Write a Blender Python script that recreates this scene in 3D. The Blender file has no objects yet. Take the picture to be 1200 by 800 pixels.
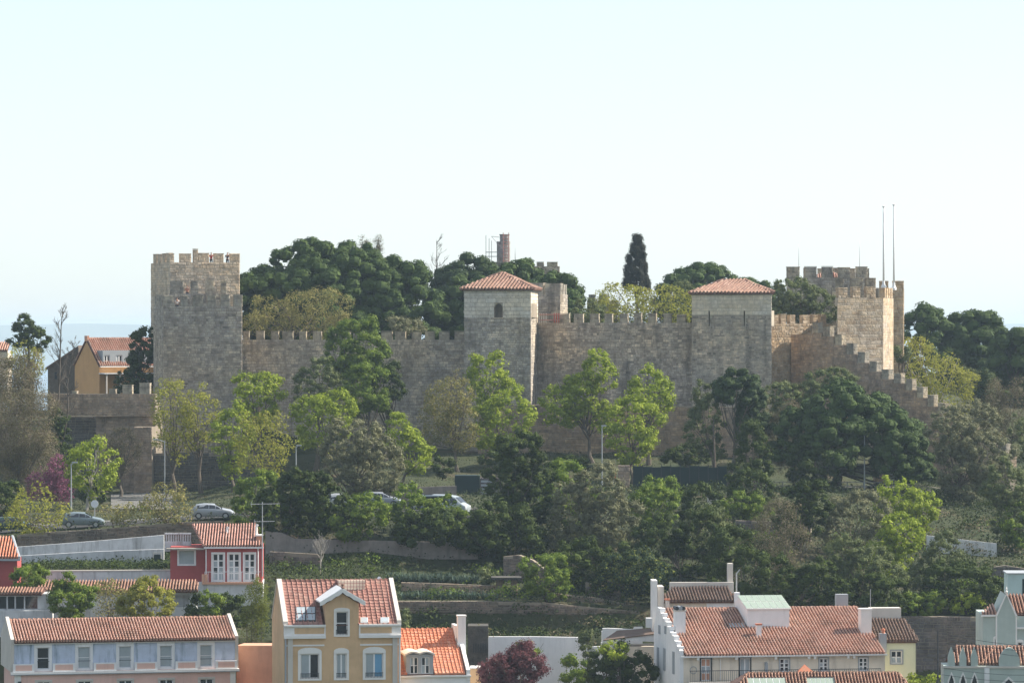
import bpy, bmesh, math, random
import numpy as np
from mathutils import Vector, Matrix
R = math.radians
random.seed(7)
scene = bpy.context.scene
COL = scene.collection

# ------------------------------------------------------------------ camera, sky, sun
F = 5000.0          # focal length in photo pixels
CZ = 100.0          # camera height above the river
HY = 385.0          # row of the horizon
cam_d = bpy.data.cameras.new('camera')
cam = bpy.data.objects.new('camera', cam_d); COL.objects.link(cam)
cam.location = (0, 0, CZ); cam.rotation_euler = (R(90), 0, 0)
cam_d.sensor_width = 36.0; cam_d.lens = 36.0 * F / 1200.0
cam_d.shift_y = -(400 - HY) / 1200.0
cam_d.clip_start = 1.0; cam_d.clip_end = 60000.0
scene.camera = cam
SUN_AZ, SUN_EL = 14.0, 40.0       # degrees from +X towards +Y, and up
world = bpy.data.worlds.new('World'); scene.world = world; world.use_nodes = True
wn = world.node_tree.nodes; wl = world.node_tree.links
for n in list(wn): wn.remove(n)
sky = wn.new('ShaderNodeTexSky'); sky.sky_type = 'NISHITA'; sky.sun_disc = False
sky.sun_elevation = R(SUN_EL); sky.sun_rotation = R(90 - SUN_AZ)
sky.air_density = 0.8; sky.dust_density = 0.7; sky.ozone_density = 1.0; sky.altitude = 100
bg = wn.new('ShaderNodeBackground'); bg.inputs['Strength'].default_value = 0.125
wo = wn.new('ShaderNodeOutputWorld')
veil = wn.new('ShaderNodeMix'); veil.data_type = 'RGBA'; veil.inputs[0].default_value = 0.62   # thin even veil of high haze over the whole sky
veil.inputs[7].default_value = (3.10, 3.48, 3.75, 1)
wl.new(sky.outputs[0], veil.inputs[6]); wl.new(veil.outputs[2], bg.inputs[0]); wl.new(bg.outputs[0], wo.inputs[0])
sun_d = bpy.data.lights.new('sun', 'SUN'); sun_d.energy = 5.0; sun_d.angle = R(0.5); sun_d.color = (1.0, 0.93, 0.82)
sun = bpy.data.objects.new('sun', sun_d); COL.objects.link(sun)
sv = Vector((math.cos(R(SUN_AZ))*math.cos(R(SUN_EL)), math.sin(R(SUN_AZ))*math.cos(R(SUN_EL)), math.sin(R(SUN_EL))))
sun.rotation_euler = sv.to_track_quat('Z', 'Y').to_euler(); sun.location = (200, 300, 300)
vs = scene.view_settings
vs.view_transform = 'Standard'; vs.look = 'None'; vs.gamma = 1.0; vs.use_curve_mapping = False
vs.exposure = 1.02
HAZE = 0.0001

# ------------------------------------------------------------------ helpers
def zpx(py, Y): return CZ - (py - HY) / F * Y
def xpx(px, Y): return (px - 600.0) / F * Y
def W(px, py, Y): return Vector((xpx(px, Y), Y, zpx(py, Y)))
def P2(px, Y): return Vector((xpx(px, Y), Y))
def smooth(a, b, t):
    t = max(0.0, min(1.0, t)); return a + (b - a) * t

PROF = {   # ground level as photo rows at distances, for photo columns
 -400: [(340,1000),(372,930),(374,760),(390,720),(400,690),(409,655),(425,640),(440,615),(470,590),(500,560),(520,500),(545,480),(600,520)],
 60:  [(340,960),(369,930),(371,752),(389,720),(390,668),(400,664),(408.5,650),(409.5,628),(412,621),(424,617),(432,600),(470,588),(489,583),(500,560),(510,500),(540,480),(600,540)],
 176: [(340,960),(369,930),(371,758),(377,726),(389,708),(390,668),(400,664),(408.5,646),(409.5,620),(412,613),(424,610),(435,600),(470,588),(492,576),(500,560),(510,500),(540,480),(600,540)],
 200: [(340,960),(369,930),(371,760),(377,722),(389,705),(390,668),(400,664),(408.5,645),(409.5,618),(412,611),(424,608),(435,600),(470,588),(492,575),(500,555),(505,545),(510,410),(560,405),(600,460)],
 430: [(340,960),(372,930),(374,760),(384,742),(385.5,705),(391,697),(392.5,685),(402,655),(403.5,632),(411,604),(412,596),(424,592),(428,585),(445,575),(470,560),(490,545),(500,530),(506,525),(510,410),(560,400),(600,450)],
 640: [(340,960),(374,930),(376,760),(384,745),(385.5,705),(392,698),(393.5,685),(403,672),(404,655),(412,625),(425,600),(440,585),(470,560),(493,532),(505,525),(510,405),(560,395),(600,450)],
 850: [(340,960),(377,930),(379,735),(390,705),(405,660),(412,628),(418,612),(425,600),(435,580),(450,575),(468,572),(480,545),(494,530),(505,525),(510,402),(560,395),(600,450)],
 1050:[(340,960),(370,930),(384,800),(385.5,720),(400,690),(415,655),(425,630),(440,600),(447,582),(455,575),(470,565),(490,540),(505,500),(520,460),(560,440),(600,470)],
 1180:[(340,960),(370,930),(384,800),(385.5,722),(400,688),(418,655),(430,630),(450,600),(480,560),(510,530),(540,480),(600,470)],
 1700:[(340,960),(370,930),(384,800),(385.5,722),(400,688),(418,655),(430,630),(450,600),(480,560),(510,530),(540,490),(600,500)],
}
_cols = sorted(PROF)
def ground(x, y):
    """terrain height at a place"""
    if y < 340:
        z0 = ground(x, 340.0)
        if y < 60: return CZ - 1.8 - (60 - 0) * 0.0 if y <= 0 else CZ - 1.8 - y * 0.35
        t = (y - 60) / 280.0
        return (CZ - 22.8) * (1 - t) + z0 * t
    if y > 600:
        z0 = ground(x, 600.0)
        if y < 900: return z0 + (40 - z0) * (y - 600) / 300.0
        return max(-1.0, 40 - (y - 900) * 0.06)
    px = 600 + F * x / y
    px = max(_cols[0], min(_cols[-1], px))
    for i in range(len(_cols) - 1):
        if px <= _cols[i + 1]: break
    a, b = _cols[i], _cols[i + 1]
    t = (px - a) / (b - a)
    def pz(c):
        pr = PROF[c]
        return float(np.interp(y, [q[0] for q in pr], [-(q[1] - HY) / F * q[0] for q in pr]))
    return CZ + pz(a) * (1 - t) + pz(b) * t

def tag(o, label=None, cat=None, group=None, kind=None):
    if label: o['label'] = label
    if cat: o['category'] = cat
    if group: o['group'] = group
    if kind: o['kind'] = kind
    return o
def empty(name, loc, rz=0.0, label=None, cat=None, group=None, parent=None):
    o = bpy.data.objects.new(name, None); COL.objects.link(o)
    o.location = loc; o.rotation_euler = (0, 0, rz); o.empty_display_size = 0.3
    if parent: o.parent = parent
    return tag(o, label, cat, group)

class MB:
    """collects polygons; build() links them as ONE mesh object"""
    def __init__(s): s.v = []; s.f = []
    def add(s, vs, fs):
        b = len(s.v); s.v.extend([tuple(q) for q in vs]); s.f.extend([tuple(b + i for i in f) for f in fs]); return s
    def box(s, x0, x1, y0, y1, z0, z1):
        if x0 > x1: x0, x1 = x1, x0
        if y0 > y1: y0, y1 = y1, y0
        if z0 > z1: z0, z1 = z1, z0
        return s.add([(x0,y0,z0),(x1,y0,z0),(x1,y1,z0),(x0,y1,z0),(x0,y0,z1),(x1,y0,z1),(x1,y1,z1),(x0,y1,z1)],
              [(0,3,2,1),(4,5,6,7),(0,1,5,4),(1,2,6,5),(2,3,7,6),(3,0,4,7)])
    def obox(s, A, B, t0, t1, z0, z1):
        """box along the line A-B (xy), from t0 to t1 metres behind it (away from outward normal)"""
        A = Vector(A[:2]); B = Vector(B[:2]); d = (B - A).normalized(); n = Vector((d.y, -d.x))
        q = [A - n*t0, B - n*t0, B - n*t1, A - n*t1]
        return s.add([(p.x,p.y,z0) for p in q] + [(p.x,p.y,z1) for p in q],
              [(0,3,2,1),(4,5,6,7),(0,1,5,4),(1,2,6,5),(2,3,7,6),(3,0,4,7)])
    def prism(s, poly, z0, z1):
        n = len(poly)
        return s.add([(p[0],p[1],z0) for p in poly] + [(p[0],p[1],z1) for p in poly],
              [tuple(range(n))[::-1], tuple(range(n, 2*n))] + [(i,(i+1)%n,n+(i+1)%n,n+i) for i in range(n)])
    def xz(s, poly, y0, y1):
        """polygon in x,z (counter clockwise seen from the front) extruded from y0 to y1"""
        n = len(poly)
        return s.add([(p[0],y0,p[1]) for p in poly] + [(p[0],y1,p[1]) for p in poly],
              [tuple(range(n)), tuple(range(n, 2*n))[::-1]] + [((i+1)%n,i,n+i,n+(i+1)%n) for i in range(n)])
    def yz(s, poly, x0, x1):
        n = len(poly)
        return s.add([(x0,p[0],p[1]) for p in poly] + [(x1,p[0],p[1]) for p in poly],
              [tuple(range(n))[::-1], tuple(range(n, 2*n))] + [(i,(i+1)%n,n+(i+1)%n,n+i) for i in range(n)])
    def tube(s, pts, rad, n=6):
        pts = [Vector(p) for p in pts]
        if not hasattr(rad, '__len__'): rad = [rad] * len(pts)
        vs = []; fs = []
        for i, p in enumerate(pts):
            d = (pts[min(i+1, len(pts)-1)] - pts[max(i-1, 0)])
            if d.length < 1e-6: d = Vector((0,0,1))
            d.normalize()
            a = d.cross(Vector((0.31, 0.95, 0.1)));
            if a.length < 0.05: a = d.cross(Vector((1,0,0)))
            a.normalize(); b = d.cross(a)
            for k in range(n):
                t = 2*math.pi*k/n
                vs.append(p + (a*math.cos(t) + b*math.sin(t)) * rad[i])
        for i in range(len(pts)-1):
            for k in range(n):
                fs.append((i*n+k, i*n+(k+1)%n, (i+1)*n+(k+1)%n, (i+1)*n+k))
        fs.append(tuple(range(n))[::-1]); fs.append(tuple(range((len(pts)-1)*n, len(pts)*n)))
        return s.add(vs, fs)
    def lathe(s, c, prof, n=16):
        vs = []; fs = []
        for (r, z) in prof:
            for k in range(n):
                t = 2*math.pi*k/n; vs.append((c[0]+r*math.cos(t), c[1]+r*math.sin(t), c[2]+z))
        for i in range(len(prof)-1):
            for k in range(n): fs.append((i*n+k, i*n+(k+1)%n, (i+1)*n+(k+1)%n, (i+1)*n+k))
        fs.append(tuple(range(n))[::-1]); fs.append(tuple(range((len(prof)-1)*n, len(prof)*n)))
        return s.add(vs, fs)
    def build(s, name, mat, parent=None, wrel=False, smooth_=False, label=None, cat=None, group=None, kind=None, loc=None):
        """wrel: vertices were given in world space, parent sits unrotated"""
        off = Vector((0,0,0))
        if loc is not None: off = Vector(loc)
        elif wrel and parent is not None:
            off = Vector(parent.location)
            if parent.parent is not None: off = off + Vector(parent.parent.location)
        me = bpy.data.meshes.new(name)
        me.from_pydata([(q[0]-off.x, q[1]-off.y, q[2]-off.z) for q in s.v], [], s.f)
        if mat is not None: me.materials.append(mat)
        if smooth_:
            me.polygons.foreach_set('use_smooth', [True]*len(me.polygons))
        o = bpy.data.objects.new(name, me); COL.objects.link(o)
        if loc is not None: o.location = loc
        if parent: o.parent = parent
        return tag(o, label, cat, group, kind)

def quads_object(name, V, mat, parent=None, origin=(0,0,0), kind=None):
    """V: (N,4,3) array of quads"""
    n = V.shape[0]
    me = bpy.data.meshes.new(name)
    me.vertices.add(n*4); me.loops.add(n*4); me.polygons.add(n)
    me.vertices.foreach_set('co', (V - np.array(origin)).reshape(-1).astype(np.float32))
    me.loops.foreach_set('vertex_index', np.arange(n*4, dtype=np.int32))
    me.polygons.foreach_set('loop_start', np.arange(0, n*4, 4, dtype=np.int32))
    me.update(calc_edges=True)
    me.materials.append(mat)
    o = bpy.data.objects.new(name, me); COL.objects.link(o)
    if parent: o.parent = parent
    if kind: o['kind'] = kind
    return o

# ------------------------------------------------------------------ materials
def newmat(name):
    m = bpy.data.materials.new(name); m.use_nodes = True
    nt = m.node_tree
    b = nt.nodes['Principled BSDF']
    b.inputs['Specular IOR Level'].default_value = 0.25
    return m, nt, b
def N(nt, t, **kw):
    n = nt.nodes.new(t)
    for k, v in kw.items(): setattr(n, k, v)
    return n
def ramp(nt, stops, src, interp='LINEAR'):
    r = N(nt, 'ShaderNodeValToRGB'); e = r.color_ramp.elements; r.color_ramp.interpolation = interp
    while len(e) > 1: e.remove(e[-1])
    e[0].position = stops[0][0]; e[0].color = (*stops[0][1], 1)
    for p, c in stops[1:]:
        q = e.new(p); q.color = (*c, 1)
    nt.links.new(src, r.inputs[0]); return r.outputs[0]
def noise(nt, scale, detail=4, rough=0.6, vec=None, stretch=None):
    if stretch is not None:
        g = N(nt, 'ShaderNodeNewGeometry'); mp = N(nt, 'ShaderNodeMapping'); mp.inputs['Scale'].default_value = stretch
        nt.links.new(g.outputs['Position'], mp.inputs[0]); vec = mp.outputs[0]
    elif vec is None:
        g = N(nt, 'ShaderNodeNewGeometry'); vec = g.outputs['Position']
    n = N(nt, 'ShaderNodeTexNoise'); n.inputs['Scale'].default_value = scale; n.inputs['Detail'].default_value = detail
    n.inputs['Roughness'].default_value = rough; nt.links.new(vec, n.inputs['Vector']); return n.outputs['Fac']
def mix(nt, a, b, fac, mode='MIX'):
    m = N(nt, 'ShaderNodeMix', data_type='RGBA', blend_type=mode)
    for s, v in ((m.inputs[6], a), (m.inputs[7], b)):
        if isinstance(v, tuple): s.default_value = (*v, 1)
        else: nt.links.new(v, s)
    if isinstance(fac, float): m.inputs[0].default_value = fac
    else: nt.links.new(fac, m.inputs[0])
    return m.outputs[2]
def mathn(nt, op, a, b=0.0, c=0.0):
    m = N(nt, 'ShaderNodeMath', operation=op)
    for i, v in enumerate((a, b, c)):
        if isinstance(v, (int, float)): m.inputs[i].default_value = v
        else: nt.links.new(v, m.inputs[i])
    return m.outputs[0]
def bump(nt, b, h, dist=0.02, strength=0.6):
    bp = N(nt, 'ShaderNodeBump'); bp.inputs['Distance'].default_value = dist; bp.inputs['Strength'].default_value = strength
    nt.links.new(h, bp.inputs['Height']); nt.links.new(bp.outputs[0], b.inputs['Normal'])

def m_stone(name, cols, stain=0.5, patch=0.35, grey=(0.25,0.24,0.22), mott=0.85):
    m, nt, b = newmat(name)
    g = N(nt, 'ShaderNodeNewGeometry')
    c = ramp(nt, [(i/(len(cols)-1), q) for i, q in enumerate(cols)], g.outputs['Random Per Island'])
    mean = tuple(sum(q[k] for q in cols)/len(cols) for k in range(3))
    c = mix(nt, c, mean, 0.12)
    hue = noise(nt, 0.10, 3, 0.5)
    c = mix(nt, c, ramp(nt, [(0.38,(0.94,0.98,1.06)),(0.62,(1.05,1.0,0.92))], hue), 1.0, 'MULTIPLY')
    big = noise(nt, 0.22, 5, 0.6)
    c = mix(nt, c, grey, mathn(nt, 'MULTIPLY', ramp(nt, [(0.42,(0,0,0)),(0.66,(1,1,1))], big), patch))
    st = noise(nt, 1.0, 5, 0.62, stretch=(0.75,0.75,0.09))
    c = mix(nt, c, (0.08,0.075,0.068), mathn(nt, 'MULTIPLY', ramp(nt, [(0.52,(0,0,0)),(0.70,(1,1,1))], st), stain*1.0))
    mid = noise(nt, 0.9, 5, 0.7)
    c = mix(nt, c, ramp(nt, [(0.34,(0.58,0.56,0.54)),(0.5,(1.0,1.0,1.0)),(0.66,(1.45,1.40,1.30))], mid), mott, 'MULTIPLY')
    fine = noise(nt, 3.2, 6, 0.7)
    c = mix(nt, c, ramp(nt, [(0.3,(0.66,0.64,0.62)),(0.7,(1.35,1.33,1.30))], fine), 0.6, 'MULTIPLY')
    nt.links.new(c, b.inputs['Base Color']); b.inputs['Roughness'].default_value = 0.95
    bump(nt, b, fine, 0.12, 0.8)
    return m
def m_plaster(name, col, var=0.25, dirt=0.3, dirtcol=(0.12,0.12,0.12), rough=0.9, scale=0.5):
    m, nt, b = newmat(name)
    n1 = noise(nt, scale, 6, 0.65)
    c = mix(nt, col, tuple(q*(1-var) for q in col), ramp(nt, [(0.35,(0,0,0)),(0.7,(1,1,1))], n1))
    st = noise(nt, 1.6, 5, 0.65, stretch=(1.2,1.2,0.16))
    c = mix(nt, c, dirtcol, mathn(nt, 'MULTIPLY', ramp(nt, [(0.52,(0,0,0)),(0.75,(1,1,1))], st), dirt))
    nt.links.new(c, b.inputs['Base Color']); b.inputs['Roughness'].default_value = rough
    bump(nt, b, noise(nt, 9, 3), 0.01, 0.4)
    return m
def m_tile(name, cols, moss=0.25):
    m, nt, b = newmat(name)
    g = N(nt, 'ShaderNodeNewGeometry')
    c = ramp(nt, [(i/(len(cols)-1), q) for i, q in enumerate(cols)], g.outputs['Random Per Island'])
    mean = tuple(sum(q[k] for q in cols)/len(cols) for k in range(3)); c = mix(nt, c, mean, 0.35)
    c = mix(nt, c, (0.30,0.26,0.18), mathn(nt, 'MULTIPLY', ramp(nt, [(0.55,(0,0,0)),(0.72,(1,1,1))], noise(nt, 1.9, 5, 0.7)), 0.45))
    n1 = noise(nt, 0.7, 5, 0.65)
    c = mix(nt, c, (0.10,0.08,0.055), mathn(nt, 'MULTIPLY', ramp(nt, [(0.48,(0,0,0)),(0.7,(1,1,1))], n1), moss))
    nt.links.new(c, b.inputs['Base Color']); b.inputs['Roughness'].default_value = 0.85
    return m
def m_flat(name, col, rough=0.6, metal=0.0, spec=0.3, var=0.15, scale=2.0):
    m, nt, b = newmat(name)
    c = mix(nt, col, tuple(q*(1-var) for q in col), noise(nt, scale, 4))
    nt.links.new(c, b.inputs['Base Color'])
    b.inputs['Roughness'].default_value = rough; b.inputs['Metallic'].default_value = metal; b.inputs['Specular IOR Level'].default_value = spec
    return m
def m_leaf(name, cols, trans=0.35, tcol=None, rough=0.6, clump=0.5):
    m, nt, b = newmat(name)
    g = N(nt, 'ShaderNodeNewGeometry')
    c = ramp(nt, [(i/(len(cols)-1), q) for i, q in enumerate(cols)], g.outputs['Random Per Island'])
    cl = noise(nt, 0.55, 3, 0.6)
    c = mix(nt, c, ramp(nt, [(0.3,(0.5,0.55,0.5)),(0.7,(1.3,1.25,1.2))], cl), clump, 'MULTIPLY')
    nt.links.new(c, b.inputs['Base Color']); b.inputs['Roughness'].default_value = rough; b.inputs['Specular IOR Level'].default_value = 0.08
    t = N(nt, 'ShaderNodeBsdfTranslucent')
    if tcol is None: nt.links.new(c, t.inputs[0])
    else: nt.links.new(mix(nt, c, tcol, 0.5), t.inputs[0])
    ms = N(nt, 'ShaderNodeMixShader'); ms.inputs[0].default_value = trans
    out = nt.nodes['Material Output']
    nt.links.new(b.outputs[0], ms.inputs[1]); nt.links.new(t.outputs[0], ms.inputs[2]); nt.links.new(ms.outputs[0], out.inputs[0])
    return m
M = {}
M['st_grey'] = m_stone('grey_brown_stone', [(0.262,0.221,0.179),(0.478,0.404,0.314),(0.370,0.325,0.271),(0.596,0.507,0.389),(0.203,0.176,0.152),(0.454,0.399,0.335)], 0.55, 0.35)
M['st_wall'] = m_stone('wall_stone', [(0.320,0.271,0.220),(0.583,0.497,0.388),(0.460,0.409,0.347),(0.695,0.599,0.468),(0.264,0.231,0.201),(0.528,0.469,0.401)], 0.75, 0.5)
M['st_dark'] = m_stone('dark_streaked_stone', [(0.268,0.227,0.186),(0.631,0.516,0.399),(0.205,0.179,0.155),(0.726,0.603,0.463),(0.520,0.445,0.367),(0.378,0.316,0.258)], 0.85, 0.6)
M['st_warm'] = m_stone('warm_stone', [(0.377,0.282,0.185),(0.450,0.353,0.241),(0.324,0.238,0.157),(0.486,0.397,0.296),(0.396,0.326,0.251)], 0.25, 0.15)
M['st_cream'] = m_stone('pale_ashlar', [(0.519,0.422,0.310),(0.603,0.478,0.344),(0.488,0.375,0.260),(0.571,0.469,0.361),(0.633,0.525,0.394)], 0.15, 0.12)
M['st_ashlar'] = m_stone('clean_pale_ashlar', [(0.60,0.54,0.44),(0.66,0.60,0.50),(0.56,0.49,0.38),(0.64,0.60,0.53)], 0.15, 0.1, mott=0.4)
M['st_brown'] = m_stone('brown_rubble', [(0.346,0.246,0.173),(0.448,0.330,0.233),(0.274,0.204,0.152),(0.390,0.308,0.242)], 0.35, 0.25, (0.14,0.12,0.10))
M['st_retain'] = m_stone('retaining_rubble', [(0.187,0.140,0.109),(0.275,0.210,0.166),(0.132,0.105,0.085),(0.231,0.185,0.152)], 0.6, 0.4, (0.07,0.075,0.055))
M['st_shade'] = m_stone('dark_shade_rubble', [(0.09,0.088,0.085),(0.13,0.125,0.12),(0.065,0.063,0.06),(0.15,0.145,0.135)], 0.5, 0.3, (0.05,0.055,0.045))  # very dark stone; on the recessed walls their shade is put into the colour
M['st_mer'] = m_stone('weathered_merlon_stone', [(0.263,0.227,0.180),(0.460,0.391,0.291),(0.345,0.306,0.243),(0.542,0.470,0.347)], 0.6, 0.5, (0.13,0.13,0.125))
M['mortar'] = m_plaster('mortar', (0.30,0.25,0.19), 0.3, 0.4, (0.07,0.065,0.06))
M['mortar_l'] = m_plaster('pale_mortar', (0.42,0.37,0.29), 0.25, 0.2, (0.2,0.18,0.15))
M['white'] = m_plaster('white_render', (0.80,0.79,0.78), 0.12, 0.35, (0.42,0.42,0.42))
M['white_old'] = m_plaster('weathered_white_render', (0.62,0.62,0.62), 0.3, 0.75, (0.16,0.15,0.14), scale=0.9)
M['cream'] = m_plaster('cream_render', (0.78,0.68,0.55), 0.2, 0.55, (0.38,0.33,0.27))
M['white_trim'] = m_plaster('white_trim', (0.80,0.77,0.73), 0.12, 0.2, (0.4,0.38,0.35))
M['stone_trim'] = m_plaster('pale_stone_trim', (0.60,0.55,0.49), 0.15, 0.25, (0.3,0.28,0.25))
M['pink'] = m_plaster('pink_render', (0.78,0.50,0.42), 0.18, 0.5, (0.45,0.3,0.26))
M['lilac'] = m_plaster('pale_lilac_render', (0.56,0.62,0.74), 0.2, 0.95, (0.12,0.18,0.22), scale=1.1)
M['yellow'] = m_plaster('ochre_render', (0.66,0.44,0.25), 0.2, 0.5, (0.36,0.25,0.15))
M['orange'] = m_plaster('orange_render', (0.60,0.34,0.15), 0.15, 0.25, (0.35,0.2,0.1))
M['salmon'] = m_plaster('salmon_render', (0.62,0.33,0.22), 0.2, 0.35, (0.3,0.17,0.12))
M['red'] = m_plaster('red_render', (0.38,0.085,0.08), 0.25, 0.4, (0.25,0.07,0.06))
M['teal'] = m_plaster('pale_green_render', (0.44,0.50,0.455), 0.18, 0.45, (0.26,0.32,0.30))
M['lemon'] = m_plaster('pale_lemon_render', (0.72,0.70,0.48), 0.1, 0.2, (0.42,0.40,0.28))
M['cyan'] = m_plaster('pale_cyan_render', (0.42,0.53,0.53), 0.14, 0.2)
M['wall_plain'] = m_plaster('old_grey_brown_render', (0.27,0.235,0.205), 0.35, 0.6, (0.09,0.085,0.075), scale=0.9)
M['mauve'] = m_stone('mauve_rubble', [(0.15,0.125,0.12),(0.20,0.165,0.155),(0.12,0.10,0.10),(0.17,0.15,0.15)], 0.6, 0.5, (0.07,0.08,0.07))
M['tile'] = m_tile('terracotta_tile', [(0.438,0.233,0.167),(0.484,0.278,0.209),(0.393,0.203,0.144),(0.529,0.346,0.274),(0.454,0.248,0.182)], 0.45)
M['tile_mid'] = m_tile('weathered_red_tile', [(0.396,0.197,0.160),(0.468,0.254,0.200),(0.342,0.169,0.130),(0.522,0.338,0.280)], 0.5)
M['tile_flat'] = m_tile('flat_terracotta_tile', [(0.267,0.121,0.097),(0.311,0.155,0.122),(0.238,0.107,0.086),(0.354,0.206,0.166)], 0.25)
M['tile_new'] = m_tile('new_orange_tile', [(0.475,0.163,0.088),(0.551,0.224,0.125),(0.418,0.133,0.075),(0.589,0.306,0.213)], 0.04)
M['tile_old'] = m_tile('old_brown_tile', [(0.27,0.14,0.095),(0.36,0.19,0.13),(0.20,0.11,0.08),(0.43,0.27,0.19)], 0.5)
M['tile_tower'] = m_tile('dark_tower_tile', [(0.26,0.145,0.105),(0.33,0.19,0.14),(0.20,0.11,0.085),(0.40,0.27,0.21)], 0.3)
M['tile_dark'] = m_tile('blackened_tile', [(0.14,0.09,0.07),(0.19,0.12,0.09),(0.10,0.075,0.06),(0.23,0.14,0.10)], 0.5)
M['deck'] = m_flat('tile_bed', (0.11,0.05,0.035), 0.9)  # darkened so the channels between tile ribs look shaded
M['glass'] = m_flat('dark_window_glass', (0.03,0.035,0.045), 0.06, 0, 0.6, 0.4)
M['glass_pale'] = m_flat('pale_pane_glass', (0.42,0.47,0.50), 0.12, 0, 0.6, 0.35, 1.2)  # pale blue-grey panes for curtained windows, doors and skylights
M['glass_green'] = m_flat('greenish_roof_glass', (0.28,0.34,0.28), 0.6, 0, 0.5, 0.25, 1.5)
M['blue_shutter'] = m_flat('blue_blind', (0.16,0.36,0.55), 0.5)
M['frame'] = m_flat('white_window_paint', (0.80,0.79,0.78), 0.5)
M['iron'] = m_flat('dark_iron', (0.03,0.035,0.04), 0.5)
M['metal'] = m_flat('galvanised_metal', (0.45,0.46,0.47), 0.45, 0.6)
M['white_metal'] = m_flat('white_painted_metal', (0.75,0.75,0.74), 0.4)
M['grey_trim'] = m_flat('grey_painted_trim', (0.34,0.36,0.38), 0.7)
M['asphalt'] = m_plaster('asphalt', (0.075,0.075,0.075), 0.3, 0.3, (0.04,0.04,0.04), scale=0.3)
M['paving'] = m_plaster('pale_paving', (0.17,0.165,0.155), 0.25, 0.2, (0.09,0.14,0.13), scale=0.6)
M['green_fence'] = m_flat('dark_green_fence_panel', (0.012,0.03,0.03), 0.7)
M['red_paint'] = m_flat('red_paint', (0.50,0.08,0.05), 0.5)
M['scaf'] = m_flat('scaffold_steel', (0.22,0.20,0.22), 0.5, 0.4)
M['scaf_red'] = m_flat('rusty_red_scaffold', (0.40,0.20,0.17), 0.6)
M['bark'] = m_plaster('grey_brown_bark', (0.14,0.115,0.09), 0.4, 0.4, (0.05,0.04,0.035), scale=3)
M['bark_pale'] = m_plaster('pale_bark', (0.40,0.37,0.32), 0.35, 0.4, (0.15,0.13,0.11), scale=3)
M['bark_dark'] = m_plaster('dark_bark', (0.07,0.055,0.045), 0.4, 0.3, (0.03,0.025,0.02), scale=3)
L = {}
L['pine'] = m_leaf('stone_pine_needles', [(0.030,0.053,0.013),(0.047,0.077,0.019),(0.068,0.103,0.025),(0.036,0.059,0.016)], 0.05, clump=0.5)
L['pineb'] = m_leaf('bluish_pine_needles', [(0.025,0.043,0.015),(0.037,0.060,0.020),(0.055,0.080,0.026)], 0.05)
L['cypress'] = m_leaf('cypress_foliage', [(0.020,0.026,0.018),(0.035,0.038,0.026),(0.046,0.046,0.034)], 0.08)
L['lime'] = m_leaf('fresh_spring_leaves', [(0.178,0.227,0.023),(0.249,0.307,0.032),(0.309,0.352,0.045),(0.143,0.193,0.023)], 0.30, (0.30,0.42,0.03))
L['limey'] = m_leaf('yellow_green_leaves', [(0.238,0.248,0.041),(0.313,0.302,0.054),(0.184,0.184,0.041),(0.259,0.227,0.072)], 0.42, (0.38,0.42,0.05))
L['green'] = m_leaf('mid_green_leaves', [(0.086,0.134,0.019),(0.131,0.184,0.026),(0.186,0.233,0.034),(0.062,0.099,0.017)], 0.3, (0.12,0.22,0.02))
L['dark'] = m_leaf('dark_evergreen_leaves', [(0.025,0.041,0.009),(0.044,0.063,0.011),(0.062,0.087,0.015),(0.029,0.046,0.009)], 0.15)
L['olive'] = m_leaf('olive_leaves', [(0.138,0.140,0.072),(0.196,0.196,0.102),(0.109,0.112,0.060),(0.253,0.246,0.140)], 0.2)
L['oliveg'] = m_leaf('grey_green_leaves', [(0.099,0.125,0.047),(0.145,0.172,0.064),(0.073,0.092,0.036),(0.198,0.218,0.089)], 0.22)
L['twig'] = m_leaf('grey_brown_twigs', [(0.143,0.115,0.077),(0.198,0.160,0.108),(0.110,0.100,0.054),(0.165,0.160,0.063)], 0.2)
L['autumn'] = m_leaf('yellow_olive_leaves', [(0.220,0.213,0.067),(0.286,0.258,0.085),(0.165,0.168,0.057),(0.286,0.235,0.104)], 0.35)
L['purple'] = m_leaf('magenta_blossom', [(0.187,0.061,0.111),(0.255,0.095,0.162),(0.128,0.047,0.076)], 0.25)
L['plum'] = m_leaf('plum_leaves', [(0.10,0.035,0.045),(0.15,0.055,0.065),(0.20,0.085,0.09),(0.06,0.025,0.03)], 0.3)
L['bamboo'] = m_leaf('bamboo_leaves', [(0.14,0.17,0.03),(0.20,0.22,0.04),(0.09,0.12,0.03)], 0.4)
L['agave'] = m_leaf('blue_green_blades', [(0.07,0.11,0.085),(0.10,0.15,0.12),(0.14,0.19,0.15)], 0.1)
L['cover'] = m_leaf('ground_cover_leaves', [(0.018,0.031,0.011),(0.030,0.048,0.014),(0.045,0.062,0.020),(0.025,0.031,0.014)], 0.2)  # leaf tone lowered: shade on the slope is put into the colour
L['grass'] = m_leaf('grass_blades', [(0.014,0.026,0.007),(0.024,0.036,0.010),(0.041,0.046,0.015)], 0.3)  # blades darkened in place of tree shade over the lawn
L['speck'] = m_leaf('yellow_speckled_leaves', [(0.022,0.042,0.018),(0.03,0.055,0.02),(0.025,0.045,0.02),(0.22,0.24,0.05)], 0.25)

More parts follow.
